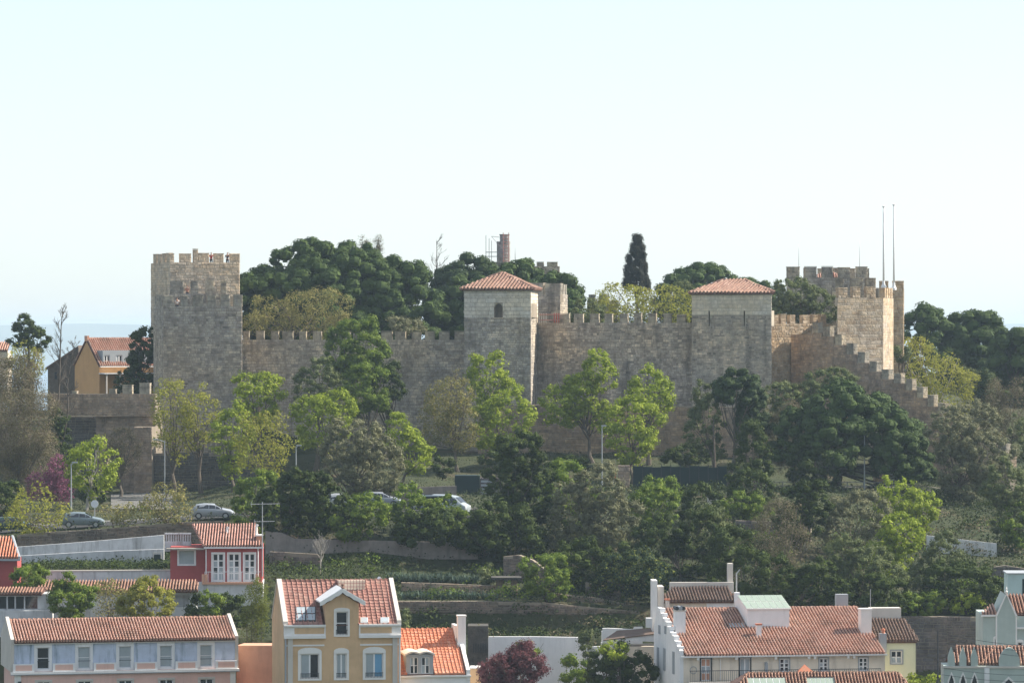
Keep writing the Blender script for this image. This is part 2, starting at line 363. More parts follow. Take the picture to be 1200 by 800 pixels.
# ------------------------------------------------------------------ stone walls and tiles
def blocks(mb, A, B, z0, z1, bw=0.62, bh=0.30, proud=(0.02,0.07), skip=None, rng=random, topf=None, clip=()):
    """courses of stone blocks on the vertical face from A to B (left to right seen from outside)"""
    A = Vector(A[:2]); B = Vector(B[:2]); Lh = (B-A).length
    if Lh < 0.05: return
    d = (B-A)/Lh; n = Vector((d.y, -d.x))
    z = z0
    while z < z1 - 0.08:
        h = min(bh * rng.uniform(0.62, 1.5), z1 - z)
        if z1 - z - h < 0.12: h = z1 - z
        t = -rng.uniform(0, bw*0.5)
        while t < Lh - 0.02:
            w = bw * rng.uniform(0.4, 1.9)
            a = max(0, t); b_ = min(Lh, t + w)
            if Lh - b_ < 0.15: b_ = Lh; w = Lh - t + 0.01
            t += w
            if b_ - a < 0.06: continue
            bad = False
            for (c0, c1, cz0, cz1) in clip:
                if z + h*.5 > cz0 and z + h*.5 < cz1:
                    if a >= c0 and b_ <= c1: bad = True
                    elif a < c0 < b_: b_ = c0
                    elif a < c1 < b_: a = c1
            if bad or b_ - a < .05: continue
            mid = (a+b_)/2
            if skip and skip(mid, z + h/2): continue
            if topf and z + h > topf(mid): continue
            g = 0.018; pr = rng.uniform(*proud); e = min(0.05, (b_-a)*0.2)
            a0, b0, zz0, zz1 = a+g, b_-g, z+g, z+h-g
            p = [(a0,zz0,0),(b0,zz0,0),(b0,zz1,0),(a0,zz1,0),(a0+e,zz0+e*.6,pr),(b0-e,zz0+e*.6,pr),(b0-e,zz1-e*.6,pr),(a0+e,zz1-e*.6,pr)]
            vs_ = []
            for (u, zz, k) in p:
                q = A + d*u + n*k; vs_.append((q.x, q.y, zz))
            mb.add(vs_, [(4,5,6,7),(0,1,5,4),(1,2,6,5),(2,3,7,6),(3,0,4,7)])
        z += h

def stone_prism(mb, poly, z0, z1, **kw):
    """core plus stone blocks round every side of a ccw polygon footprint"""
    mb.prism(poly, z0, z1)
    n = len(poly)
    for i in range(n): blocks(mb, poly[i], poly[(i+1)%n], z0, z1, **kw)

def merlon(parent, A, B, ta, tb, thick, z0, z1, mat, back=0.0):
    A = Vector(A[:2]); B = Vector(B[:2]); d = (B-A).normalized(); n = Vector((d.y,-d.x))
    p = A + d*ta - n*back; q = A + d*tb - n*back
    mb = MB(); stone_prism(mb, [p, q, q - n*thick, p - n*thick], z0, z1, bw=0.5, bh=0.3, proud=(0.01,0.04))
    # weathered cap
    c = 0.04; z1 += random.uniform(-.16,.05)
    mb.prism([p + n*c - d*c, q + n*c + d*c, q - n*(thick+c) + d*c, p - n*(thick+c) - d*c], z1, z1+0.07)
    return mb.build('merlon', mat, parent, wrel=True)

def tower(label, corners, py_top, py_bot, mer, mat, core='mortar', mh=1.0, mw=1.15, mg=0.6, sides=(0,1,2,3), face=(0,1,3),
          bw=0.62, bh=0.30, name='castle_tower', cat='tower', thick=0.55, split=None, walk=1.0, skip=None, group=None, merl_mat=None, proud=(0.02,0.06)):
    """corners: FL, FR, BR, BL as (px, distance).  py_top = row of the crenel floor on the front edge.
       mer = list of (px0, px1, row of merlon top) on the front edge; split = (row, material) for a paler upper band"""
    C = [P2(*c) for c in corners]
    D0 = (corners[0][1] + corners[1][1]) / 2
    z1 = zpx(py_top, D0); z0 = zpx(py_bot, D0)
    base = Vector((*(sum(C, Vector((0,0)))/4), z0))
    root = empty(name, base, 0, label, cat, group)
    core_mb = MB(); core_mb.prism(C, z0, z1 - walk)
    for i in range(4):
        if i in sides or True:
            a, b = C[i], C[(i+1)%4]; d = (b-a).normalized(); n = Vector((d.y,-d.x))
            # mitred parapet: front/back full length, sides between
            if i in (0, 2): core_mb.obox(a, b, 0.0, thick, z1-walk, z1)
            else: core_mb.obox(a + d*thick, b - d*thick, 0.0, thick, z1-walk, z1)
    core_mb.build('wall_core', M[core], root, wrel=True)
    zs = zpx(split[0], D0) if split else z1
    sb = MB()
    for i in face: blocks(sb, C[i], C[(i+1)%4], z0, min(zs, z1), bw=bw, bh=bh, skip=skip if i == 0 else None, proud=proud)
    sb.build('stone_courses', mat, root, wrel=True, kind='stuff')
    if split:
        sb = MB()
        for i in face: blocks(sb, C[i], C[(i+1)%4], zs, z1, bw=0.95, bh=0.36, proud=(0.03,0.05), skip=skip if i == 0 else None)
        sb.build('ashlar_courses', split[1], root, wrel=True, kind='stuff')
    mm = merl_mat or (M['st_mer'] if mat in (M['st_grey'], M['st_wall'], M['st_dark'], M['st_brown']) else mat)
    A, B = C[0], C[1]; d = (B-A).normalized()
    if mer:
        for (a, b, yt) in mer:
            def tt(px):
                k = (px-600)/F; return (k*A.y - A.x)/(d.x - k*d.y)
            ta, tb = max(0.0, tt(a)), min((B-A).length, tt(b))
            merlon(root, A, B, ta, tb, thick, z1, zpx(yt, A.y + d.y*(ta+tb)/2), mm)
        zt = zpx(mer[0][2], D0)
        for i in sides:
            if i == 0: continue
            a, b = C[i], C[(i+1)%4]; Ln = (b-a).length; t = mg + thick
            if i == 2: t = 0.0
            while t + mw*0.5 < Ln - (0 if i == 2 else thick):
                e = min(t+mw, Ln - (0 if i == 2 else thick+0.1))
                merlon(root, a, b, t, e, thick, z1, zt, mm)
                t += mw + mg
    return root, C, z0, z1

def curtain(label, A, B, py_topA, py_topB, py_bot, mer, mat, thick=2.2, core='mortar', bw=0.40, bh=0.225, skip=None, name='castle_wall', merl_mat=None, pt=0.55):
    """straight wall; A, B = (px, distance); crenel floor rows at each end; mer = [(px0, px1, toprow)]"""
    a, b = P2(*A), P2(*B); d = (b-a).normalized(); n = Vector((d.y,-d.x)); Ln = (b-a).length
    zA, zB = zpx(py_topA, A[1]), zpx(py_topB, B[1]); z0 = zpx(py_bot, (A[1]+B[1])/2)
    z1 = min(zA, zB)
    root = empty(name, Vector((*((a+b)/2), z0)), 0, label, 'wall')
    cm = MB(); cm.obox(a, b, 0, thick, z0, z1-1.0); cm.obox(a, b, 0, pt, z1-1.0, z1)
    cm.build('wall_core', M[core], root, wrel=True)
    sb = MB(); blocks(sb, a, b, z0, z1, bw=bw, bh=bh, skip=skip); sb.build('stone_courses', mat, root, wrel=True, kind='stuff')
    for (p, q, yt) in mer:
        def tt(px):
            k = (px-600)/F; return (k*a.y - a.x)/(d.x - k*d.y)
        ta, tb = max(0.0, tt(p)+random.uniform(-.06,.1)), min(Ln, tt(q)+random.uniform(-.1,.06))
        merlon(root, a, b, ta, tb, pt, z1, zpx(yt, a.y + d.y*(ta+tb)/2), merl_mat or (M['st_mer'] if mat in (M['st_grey'], M['st_wall'], M['st_dark'], M['st_brown']) else mat))
    return root

def inside(poly, x, y):
    c = False; n = len(poly); j = n-1
    for i in range(n):
        xi, yi = poly[i]; xj, yj = poly[j]
        if (yi > y) != (yj > y) and x < (xj-xi)*(y-yi)/(yj-yi)+xi: c = not c
        j = i
    return c

def roof(parent, pts, mat, pitch=0.25, course=0.40, kind='barrel', deckmat=None, lift=0.02, wrel=False, holes=(), ridge=None, name='roof', thick=0.12):
    """planar roof slope; pts[0]-pts[1] is the eave (left to right seen from outside)"""
    P = [Vector(p) for p in pts]
    e = (P[1]-P[0]).normalized(); nrm = e.cross(P[-1]-P[0]).normalized(); s = nrm.cross(e).normalized()
    if nrm.z < 0: nrm = -nrm; s = -s
    dk = MB(); n = len(P)
    dk.add([p for p in P] + [p - nrm*thick for p in P], [tuple(range(n)), tuple(range(n,2*n))[::-1]] + [((i+1)%n,i,n+i,n+(i+1)%n) for i in range(n)])
    deck = dk.build(name, deckmat or M['deck'], parent, wrel=wrel)
    poly = [((p-P[0]).dot(e), (p-P[0]).dot(s)) for p in P]
    hp = [[((Vector(q)-P[0]).dot(e), (Vector(q)-P[0]).dot(s)) for q in h] for h in holes]
    u0 = min(q[0] for q in poly); u1 = max(q[0] for q in poly); v1 = max(q[1] for q in poly)
    tb = MB(); nu = max(1, int(round((u1-u0)/pitch))); pu = (u1-u0)/nu; nv = max(1, int(math.ceil(v1/course))); rnd = random
    for j in range(nv):
        va = j*course - (0.05 if j == 0 else 0.0); vb = min((j+1)*course + 0.06, v1)
        for i in range(nu):
            uc = u0 + (i+0.5)*pu; vc = (j+0.5)*course
            if not inside(poly, uc, min(vc, v1-0.05)): continue
            if any(inside(h, uc, vc) for h in hp): continue
            ju = rnd.uniform(-.008,.008); l0 = lift + 0.035 + rnd.uniform(0,.012); l1 = lift
            sag_ = .035*math.sin(uc*.55+vc*.7)+.02*math.sin(uc*1.7-vc); l0 += .05+sag_; l1 += .05+sag_
            vs_ = []
            if kind == 'barrel':
                hw = pu*0.30; l0 = l1 + .02; prof = [(-hw,0),(-hw*.8,pu*.34),(0,pu*.50),(hw*.8,pu*.34),(hw,0)]
            else:
                hw = pu*0.49; prof = [(-hw,0.0),(-hw*.72,0.09),(-hw*.35,0.02),(hw*.45,0.012),(hw,0.035)]
            k = len(prof)
            for (vv, ll, sc) in ((va, l0, 1.0), (vb, l1, 0.92 if kind == 'barrel' else 1.0)):
                for (a, h) in prof:
                    vs_.append(P[0] + e*(uc+ju+a*sc) + s*vv + nrm*(ll+h*sc))
            for (a, h) in (prof[0], prof[-1]): vs_.append(P[0] + e*(uc+ju+a) + s*va + nrm*0.0)
            fs = [(q, q+1, k+q+1, k+q) for q in range(k-1)] + [(2*k, 2*k+1) + tuple(range(k-1, -1, -1))]
            tb.add(vs_, fs)
    if ridge:
        for (a, b) in ridge:
            a = Vector(a); b = Vector(b); Ln = (b-a).length; dd = (b-a)/Ln; m_ = max(1, int(Ln/0.4))
            sd = dd.cross(Vector((0,0,1))).normalized(); up = sd.cross(dd).normalized()
            for i in range(m_):
                p = a + dd*(i*Ln/m_); q = a + dd*((i+1.12)*Ln/m_); vs_ = []
                for (c, rr, lf) in ((p, 0.15, 0.05), (q, 0.125, 0.02)):
                    for t in range(5):
                        an = math.pi*t/4; vs_.append(c + sd*math.cos(an)*rr + up*(math.sin(an)*rr + lf - 0.03))
                tb.add(vs_, [(t, t+1, 6+t-1+0, 5+t) for t in range(4)] + [(0,1,2,3,4), (5,6,7,8,9)])
    t = tb.build('roof_tiles', mat, deck, kind='stuff', wrel=False)
    if wrel:   # tiles were given in world space
        off = Vector(parent.location)
        for v in t.data.vertices: v.co -= off
    return deck

# ------------------------------------------------------------------ houses
class Frame:
    """a building's own frame: origin at its front left foot, x along the front, y into the building"""
    def __init__(s, name, label, cat, px, D, deg, pybase, group=None):
        s.X0 = xpx(px, D); s.Y0 = D; s.a = R(deg); s.c = math.cos(s.a); s.s = math.sin(s.a); s.Z0 = zpx(pybase, D)
        s.o = empty(name, (s.X0, s.Y0, s.Z0), s.a, label, cat, group); s.loc = Vector((s.X0, s.Y0, s.Z0))
    def U(s, px, v=0.0):
        k = (px-600)/F; return (k*(s.Y0+v*s.c) - s.X0 + v*s.s) / (s.c - k*s.s)
    def Z(s, py, u=0.0, v=0.0): return zpx(py, s.Y0 + u*s.s + v*s.c) - s.Z0
    def P(s, px, py, v=0.0):
        u = s.U(px, v); return Vector((u, v, s.Z(py, u, v)))

def facade(mb, u0, u1, z0, z1, holes, v=0.0, t=0.22):
    us = sorted(set([u0,u1] + [h[0] for h in holes] + [h[1] for h in holes])); zs = sorted(set([z0,z1] + [h[2] for h in holes] + [h[3] for h in holes]))
    us = [u for u in us if u0 <= u <= u1]; zs = [z for z in zs if z0 <= z <= z1]
    for i in range(len(us)-1):
        for j in range(len(zs)-1):
            cu, cz = (us[i]+us[i+1])/2, (zs[j]+zs[j+1])/2
            if any(h[0] < cu < h[1] and h[2] < cz < h[3] for h in holes): continue
            mb.add([(us[i],v,zs[j]),(us[i+1],v,zs[j]),(us[i+1],v,zs[j+1]),(us[i],v,zs[j+1])], [(0,1,2,3)])
    for (a,b,c,d) in holes:
        mb.add([(a,v,c),(b,v,c),(b,v,d),(a,v,d),(a,v+t,c),(b,v+t,c),(b,v+t,d),(a,v+t,d)],
               [(0,4,5,1),(1,5,6,2),(2,6,7,3),(3,7,4,0),(4,7,6,5)])
def shell(mb, u0, u1, v1, z0, z1, v=0.0):
    """sides, back and top that close a facade"""
    mb.add([(u0,v,z0),(u1,v,z0),(u1,v1,z0),(u0,v1,z0),(u0,v,z1),(u1,v,z1),(u1,v1,z1),(u0,v1,z1)], [(1,2,6,5),(2,3,7,6),(3,0,4,7),(4,5,6,7)])
def window(parent, u0, u1, z0, z1, v, nx=2, ny=1, fw=0.07, mat='frame', glass='glass', glasses=None, name='window', sur=None, surmat='white_trim', arch=0.0, rail=False, t=0.14, transom=None, label=None):
    """framed window standing in its opening; panes are sub-parts"""
    mb = MB(); v0, v1 = v + t*0.55, v + t
    mb.box(u0+.003, u0+fw, v0, v1, z0+.003, z1-.003); mb.box(u1-fw, u1-.003, v0, v1, z0+.003, z1-.003)
    mb.box(u0+fw, u1-fw, v0, v1, z0+.003, z0+fw); mb.box(u0+fw, u1-fw, v0, v1, z1-fw, z1-.003)
    iu, iz = (u1-u0-2*fw), (z1-z0-2*fw); cells = []
    for i in range(1, nx): c = u0+fw+iu*i/nx; mb.box(c-fw*.7, c+fw*.7, v0-.01, v1, z0+fw, z1-fw)
    for j in range(1, ny): c = z0+fw+iz*j/ny; mb.box(u0+fw, u1-fw, v0+.01, v1-.005, c-fw*.4, c+fw*.4)
    w = mb.build(name, M[mat], parent, label=label)
    k = 0
    for i in range(nx):
        for j in range(ny):
            a = u0+fw+iu*i/nx+.01; b = u0+fw+iu*(i+1)/nx-.01; c = z0+fw+iz*j/ny+.01; d = z0+fw+iz*(j+1)/ny-.01
            g = glasses[k % len(glasses)] if glasses else glass; k += 1
            if g == 'glass' and random.random() < .22: g = 'glass_pale'
            MB().box(a, b, v0+.02, v0+.035, c, d).build('pane', M[g], w)
    if sur:
        s = sur; sb = MB()
        sb.box(u0-s, u0, v-.06, v-.002, z0-s*.8, z1); sb.box(u1, u1+s, v-.06, v-.002, z0-s*.8, z1)
        sb.box(u0, u1, v-.09, v-.002, z0-s*.8, z0)
        if arch > 0:
            n = 8; um = (u0+u1)/2; hw = (u1-u0)/2+s
            pts = [(um+hw, z1)] + [(um+hw*math.cos(math.pi*q/n), z1+s*.9+arch*math.sin(math.pi*q/n)) for q in range(n+1)] + [(um-hw, z1)]
            sb.xz(pts, v-.08, v-.003)
        else: sb.box(u0-s, u1+s, v-.07, v-.003, z1, z1+s)
        sb.build('surround', M[surmat], w)
    if rail:
        rb = MB(); rb.box(u0, u1, v-.05, v-.02, z0+.38, z0+.42)
        q = u0+.04
        while q < u1: rb.box(q-.012, q+.012, v-.045, v-.025, z0, z0+.38); q += .12
        rb.build('balcony_rail', M['iron'], w)
    return w
def tbox(fr, name, mat, px0, px1, py0, py1, v0, v1, label=None, parent=None):
    """box part of a house measured on its front plane v0"""
    u0, u1 = fr.U(px0, v0), fr.U(px1, v0); um = (u0+u1)/2
    return MB().box(u0, u1, v0, v1, fr.Z(py1, um, v0), fr.Z(py0, um, v0)).build(name, M[mat] if isinstance(mat, str) else mat, parent or fr.o, label=label)
def rect(fr, px0, px1, py0, py1, v=0.0):
    u0, u1 = fr.U(px0, v), fr.U(px1, v); um = (u0+u1)/2
    return (u0, u1, fr.Z(py1, um, v), fr.Z(py0, um, v))

# ------------------------------------------------------------------ ground, river, far shore
def axis(vals):
    out = []
    for a, b, st in vals:
        n = max(1, int(round((b-a)/st))); out += [a + (b-a)*i/n for i in range(n)]
    return out + [vals[-1][1]]
xs = axis([(-9000,-1500,1500),(-1500,-300,200),(-300,-90,15),(-90,90,1.5),(90,300,15),(300,1500,200),(1500,9000,1500)])
ys = axis([(-600,0,60),(0,330,22),(330,365,5),(365,412,0.5),(412,430,1.0),(430,515,1.0),(515,600,4),(600,900,30),(900,2000,120),(2000,13000,1000)])
mb = MB(); nx_ = len(xs)
rg = random.Random(3)
for y in ys:
    for x in xs:
        z = ground(x, y)
        if 430 < y < 500 and abs(x) < 90: z += 0.12*math.sin(x*.9+y*.4) + 0.08*math.sin(x*.37-y*1.1)
        mb.v.append((x, y, z))
for j in range(len(ys)-1):
    for i in range(nx_-1): mb.f.append((j*nx_+i, j*nx_+i+1, (j+1)*nx_+i+1, (j+1)*nx_+i))
gm, nt, b = newmat('hillside_soil_and_grass')
n1 = noise(nt, 0.12, 6, 0.65); n2 = noise(nt, 1.7, 5, 0.7)
c = ramp(nt, [(0.35,(0.032,0.045,0.016)),(0.54,(0.05,0.056,0.022)),(0.66,(0.085,0.065,0.038)),(0.78,(0.15,0.105,0.07))], n1)
c = mix(nt, c, ramp(nt, [(0.3,(0.6,0.6,0.6)),(0.7,(1.2,1.2,1.2))], n2), 0.7, 'MULTIPLY')
nt.links.new(c, b.inputs['Base Color']); b.inputs['Roughness'].default_value = 0.95; bump(nt, b, n2, 0.2, 0.8)
mb.build('ground', gm, kind='structure', smooth_=True)
wm, nt, b = newmat('river_water'); b.inputs['Base Color'].default_value = (0.10,0.17,0.22,1); b.inputs['Roughness'].default_value = 0.25
bump(nt, b, noise(nt, 0.05, 4), 1.0, 0.4)
MB().add([(-9000,1700,0.2),(9000,1700,0.2),(9000,13000,0.2),(-9000,13000,0.2)], [(0,1,2,3)]).build('river', wm, kind='structure')
mb = MB(); rows = [(11500,0.0),(11700,0.45),(12000,1.0),(12800,0.7),(13000,0.1)]; hx = [-9000 + 300*i for i in range(61)]
for (y, t) in rows:
    for x in hx:
        h = 108 + 14*math.sin(x*0.0009+1.1) + 6*math.sin(x*0.0031) + 3*math.sin(x*0.009)
        mb.v.append((x, y, 0.3 + max(0, h)*t))
for j in range(len(rows)-1):
    for i in range(len(hx)-1): mb.f.append((j*len(hx)+i, j*len(hx)+i+1, (j+1)*len(hx)+i+1, (j+1)*len(hx)+i))
hm = m_plaster('far_hill_green', (0.17,0.19,0.14), 0.3, 0.1, scale=0.004)
mb.build('hills', hm, kind='structure', smooth_=True)
# road along the foot of the castle lawn, a sheet laid on the ground
mb = MB(); rx = [-66 + 2*i for i in range(33)]
for x in rx:
    for y in (413.2, 415.5, 418, 420.5, 423.2): mb.v.append((x, y, max(ground(x, y), 0.5*(ground(x,413.2)+ground(x,423.2))) + 0.05))
for i in range(len(rx)-1):
    for j in range(4): mb.f.append((i*5+j, (i+1)*5+j, (i+1)*5+j+1, i*5+j+1))
mb.build('road', M['asphalt'], kind='structure')
mb = MB()
for x in rx:
    for y in (423.3, 425.2): mb.v.append((x, y, ground(x, y) + 0.16))
    mb.v.append((x, 423.3, ground(x,423.3)-0.3))
for i in range(len(rx)-1):
    mb.f.append((i*3, (i+1)*3, (i+1)*3+1, i*3+1)); mb.f.append((i*3+2, (i+1)*3+2, (i+1)*3, i*3))
mb.build('pavement', M['paving'], kind='structure')
# pale yard before the small gate at the left, and the footpath at the right
mb = MB(); n = 12
for i in range(n+1):
    for (p, D) in ((132+i*6, 440), (132+i*6, 486)):
        q = P2(p, D)
        for k in range(1): mb.v.append((q.x, q.y, 0))
V2 = []
for D in (440,446,452,458,464,470,476,482,487):
    for i in range(n+1):
        q = P2(130+i*6, D); V2.append((q.x, q.y, ground(q.x, q.y)+0.17))
MB().add(V2, [(j*(n+1)+i, j*(n+1)+i+1, (j+1)*(n+1)+i+1, (j+1)*(n+1)+i) for j in range(8) for i in range(n)]).build('yard_paving', M['paving'], kind='structure')
V2 = []
for D in (455.5, 457.5, 459.5):
    for i in range(41):
        q = P2(860+i*6, D); V2.append((q.x, q.y, ground(q.x, q.y)+0.2))
MB().add(V2, [(j*41+i, j*41+i+1, (j+1)*41+i+1, (j+1)*41+i) for j in range(2) for i in range(40)]).build('footpath', M['paving'], kind='structure')

# ------------------------------------------------------------------ the castle
T8 = 346
tower('broad grey front tower at the left end of the castle with people on its top', [(192,500.5),(284,502.5),(282,511),(180,509.5)], 359, 560,
      [(192,203,T8),(212,220,T8),(226,238,T8),(243,253,T8),(259,269,T8),(274,284,T8)], M['st_grey'], sides=(0,3), face=(0,3), bw=0.40, bh=0.225)
curtain('short crenellated parapet between the two left towers', (198,512.2), (270,512.8), 344, 344, 400, [(200,215,329),(223,233,329),(241,251,329),(258,266,329)], M['st_grey'], thick=1.4)
tower('highest left tower of the castle rising behind the broad grey tower', [(199,515),(281,517.5),(278,527),(177,524)], 307.5, 420,
      [(199,204,297),(211,224,297),(227,232,292.5),(232.6,245,297),(251,262,297),(270,281,297)], M['st_cream'], core='mortar_l', sides=(0,1,3), face=(0,3), mw=1.6)
LW = M['st_wall']
curtain('long low curtain wall between the left towers and the tile roofed middle tower', (284,507), (546,504.5), 398, 398, 540,
        [(285,292,388),(300,310,388),(317,326,388),(331,343,388),(350,359,388),(366,376,388),(382,393,388),(398,410,388.5),(414,427,388.5),(430,442,388.5),
         (446,459,389),(463,476,389),(482,493,389),(498,509,389),(515,527,389),(533,545,389)], LW)

def notch_tower(label, corners, py_top, py_bot, mat, split, notches, ny0, ny1, roofspec, arch=False):
    C = [P2(*c) for c in corners]; D0 = (corners[0][1]+corners[1][1])/2
    z1 = zpx(py_top, D0); z0 = zpx(py_bot, D0); za = zpx(ny1, D0); zb = zpx(ny0, D0); zs = zpx(split, D0)
    root = empty('castle_tower', Vector((*(sum(C, Vector((0,0)))/4), z0)), 0, label, 'tower')
    A, B = C[0], C[1]; d = (B-A).normalized(); n = Vector((d.y,-d.x))
    def tt(px):
        k = (px-600)/F; return (k*A.y - A.x)/(d.x - k*d.y)
    hs = [(tt(a), tt(b)) for a, b in notches]; th = 0.9
    cm = MB(); cm.prism(C, z0, za); cm.prism(C, zb, z1)
    cm.prism([A-n*th, B-n*th, C[2], C[3]], za, zb)
    cuts = [0.0] + [q for h in hs for q in h] + [(B-A).length]
    for i in range(0, len(cuts), 2): cm.obox(A+d*cuts[i], A+d*cuts[i+1], 0, th, za, zb)
    cm.build('wall_core', M['mortar_l'] if mat == M['st_dark'] else M['mortar'], root, wrel=True)
    cl = [(h0, h1, za, zb) for h0, h1 in hs]
    for nm, m_, q0, q1, bw, bh in (('stone_courses', mat, z0, zs, .38, .22), ('ashlar_courses', M['st_ashlar'], zs, z1, 1.0, .36)):
        sb = MB()
        blocks(sb, A, B, q0, q1, bw=bw, bh=bh, clip=cl, proud=(0.02,0.07) if nm[0]=='s' else (0.02,0.035))
        blocks(sb, B, C[2], q0, q1, bw=bw, bh=bh, proud=(0.02,0.05)); blocks(sb, C[3], A, q0, q1, bw=bw, bh=bh)
        sb.build(nm, m_, root, wrel=True, kind='stuff')
    if arch:
        a, b = hs[0]; r = (b-a)/2; zc = zb - r; mbb = MB()
        for sgn in (-1, 1):
            pts = [(a+r+sgn*r, zb+.01), (a+r+sgn*r, zc)] + [(a+r+sgn*r*math.cos(q*math.pi/12), zc+r*math.sin(q*math.pi/12)) for q in range(0,7)]
            if sgn < 0: pts = pts[::-1]
            k = len(pts); vv = [A+d*p[0]+n*0.04 for p in pts]; ww = [A+d*p[0]-n*0.6 for p in pts]
            mbb.add([(vv[i].x,vv[i].y,pts[i][1]) for i in range(k)] + [(ww[i].x,ww[i].y,pts[i][1]) for i in range(k)],
                    [tuple(range(k))[::-1], tuple(range(k,2*k))] + [(i,(i+1)%k,k+(i+1)%k,k+i) for i in range(k)])
        mbb.build('window_arch', M['mortar_l'], root, wrel=True)
        sl = MB(); sl.obox(A+d*(a-.1), A+d*(b+.1), -.12, .3, za-.12, za-.003); sl.build('window_sill', M['st_cream'], root, wrel=True)
    # roof
    ov, ra, rb, ye, yr = roofspec
    cc = sum(C, Vector((0,0)))/4; E = []
    for q in C: v_ = q-cc; E.append(q + v_.normalized()*ov)
    ze = zpx(ye, D0); 
    cor = MB(); cor.prism([cc + (q-cc)*1.03 for q in C], z1+0.003, z1+0.16); cor.build('cornice', M['stone_trim'], root, wrel=True)
    ax = (B-A).normalized(); Dc = cc.y; ra_ = (ra-600)/F*Dc; rb_ = (rb-600)/F*Dc; zr = zpx(yr, Dc)
    # project ridge ends on the line through the centre parallel to the front
    Ra = cc + ax*((ra_-cc.x)/ax.x); Rb = cc + ax*((rb_-cc.x)/ax.x)
    E3 = [Vector((q.x,q.y,z1+0.17)) for q in E]; RA = Vector((Ra.x,Ra.y,zr)); RB = Vector((Rb.x,Rb.y,zr))
    flat = abs(ra-rb) < 2
    f = [[E3[0],E3[1]] + ([RA] if flat else [RB,RA]), [E3[1],E3[2],RB], [E3[2],E3[3]] + ([RA] if flat else [RA,RB]), [E3[3],E3[0],RA]]
    if flat: f[1][2] = RA
    rid = [(E3[0]+Vector((0,0,.05)),RA),(E3[1]+Vector((0,0,.05)),RB if not flat else RA)] + ([] if flat else [(RA,RB)])
    for i, p in enumerate(f):
        roof(root, p, M['tile_tower'], pitch=0.44, course=0.5, wrel=False if False else True, ridge=rid if i == 0 else None)
    return root
notch_tower('square middle tower with arched window and pyramid tile roof', [(544,499.5),(622,496.5),(630,504.5),(552,507.5)], 341, 545, LW, 372,
            [(579.3,589)], 355.5, 372, (0.55, 588.5, 588.5, 341, 320), arch=True)
notch_tower('low square tower with hipped tile roof and two arrow slits', [(811,496.5),(904,492.5),(902,503),(814,506.5)], 345.5, 545, M['st_dark'], 369,
            [(830.4,832),(871.4,873)], 364, 382, (0.5, 850, 871, 346, 328.5))
curtain('dark streaked curtain wall to the right of the middle tower', (629,503.4), (812,498.5), 378, 378, 500,
        [(655.5,666.5,368),(673,683,368),(691,701,367.5),(709,718,367.5),(726,735,367.5),(743,752,367.5),(759,768,367.5),(777,786,368),(793,803,368)], M['st_dark'])
# outer wall at the foot
def rwall(label, pts, bot, mat, thick=0.6, stone=True, name='retaining_wall', core='mortar', bw=0.6, bh=0.3, coping=None, lift=0.0):
    """pts: (px, distance, row of top); the wall follows them"""
    Pn = [P2(p[0], p[1]) for p in pts]; zt = [zpx(p[2], p[1]) for p in pts]
    zb = [zpx(bot[i] if hasattr(bot,'__len__') else bot, pts[i][1]) for i in range(len(pts))]
    mid = Pn[len(Pn)//2]; z0 = min(zb)
    root = empty(name, (mid.x, mid.y, z0), 0, label, 'wall')
    cm = MB(); sb = MB(); cp = MB()
    for i in range(len(pts)-1):
        a, b = Pn[i], Pn[i+1]; d = (b-a).normalized(); n = Vector((d.y,-d.x)); Ln = (b-a).length
        e = 0.002*i
        q = [a-n*e, b-n*e, b-n*thick, a-n*thick]
        cm.add([(q[0].x,q[0].y,zb[i]),(q[1].x,q[1].y,zb[i+1]),(q[2].x,q[2].y,zb[i+1]),(q[3].x,q[3].y,zb[i]),
                (q[0].x,q[0].y,zt[i]),(q[1].x,q[1].y,zt[i+1]),(q[2].x,q[2].y,zt[i+1]),(q[3].x,q[3].y,zt[i])],
               [(0,3,2,1),(4,5,6,7),(0,1,5,4),(1,2,6,5),(2,3,7,6),(3,0,4,7)])
        if stone:
            blocks(sb, a, b, min(zb[i],zb[i+1]), max(zt[i],zt[i+1]), bw=bw, bh=bh, topf=lambda t, A=zt[i], B=zt[i+1], l=Ln: A+(B-A)*t/l+0.05, proud=(0.02,0.08))
        if coping:
            c = 0.07; q = [a+n*c, b+n*c, b-n*(thick+c), a-n*(thick+c)]
            cp.add([(q[0].x,q[0].y,zt[i]),(q[1].x,q[1].y,zt[i+1]),(q[2].x,q[2].y,zt[i+1]),(q[3].x,q[3].y,zt[i]),
                (q[0].x,q[0].y,zt[i]+.1),(q[1].x,q[1].y,zt[i+1]+.1),(q[2].x,q[2].y,zt[i+1]+.1),(q[3].x,q[3].y,zt[i]+.1)],
               [(0,3,2,1),(4,5,6,7),(0,1,5,4),(1,2,6,5),(2,3,7,6),(3,0,4,7)])
    cm.build('wall_core', M[core] if stone else M[mat], root, wrel=True)
    if stone: sb.build('stone_courses', M[mat], root, wrel=True, kind='stuff')
    if coping: cp.build('coping', M[coping], root, wrel=True)
    return root
rwall('brown plastered outer wall at the foot of the middle of the castle', [(560,497,476),(630,496,474),(720,494,474),(811,491.5,476),(905,488.5,478)], 545, 'st_brown', 0.9, bw=.9, bh=.4)
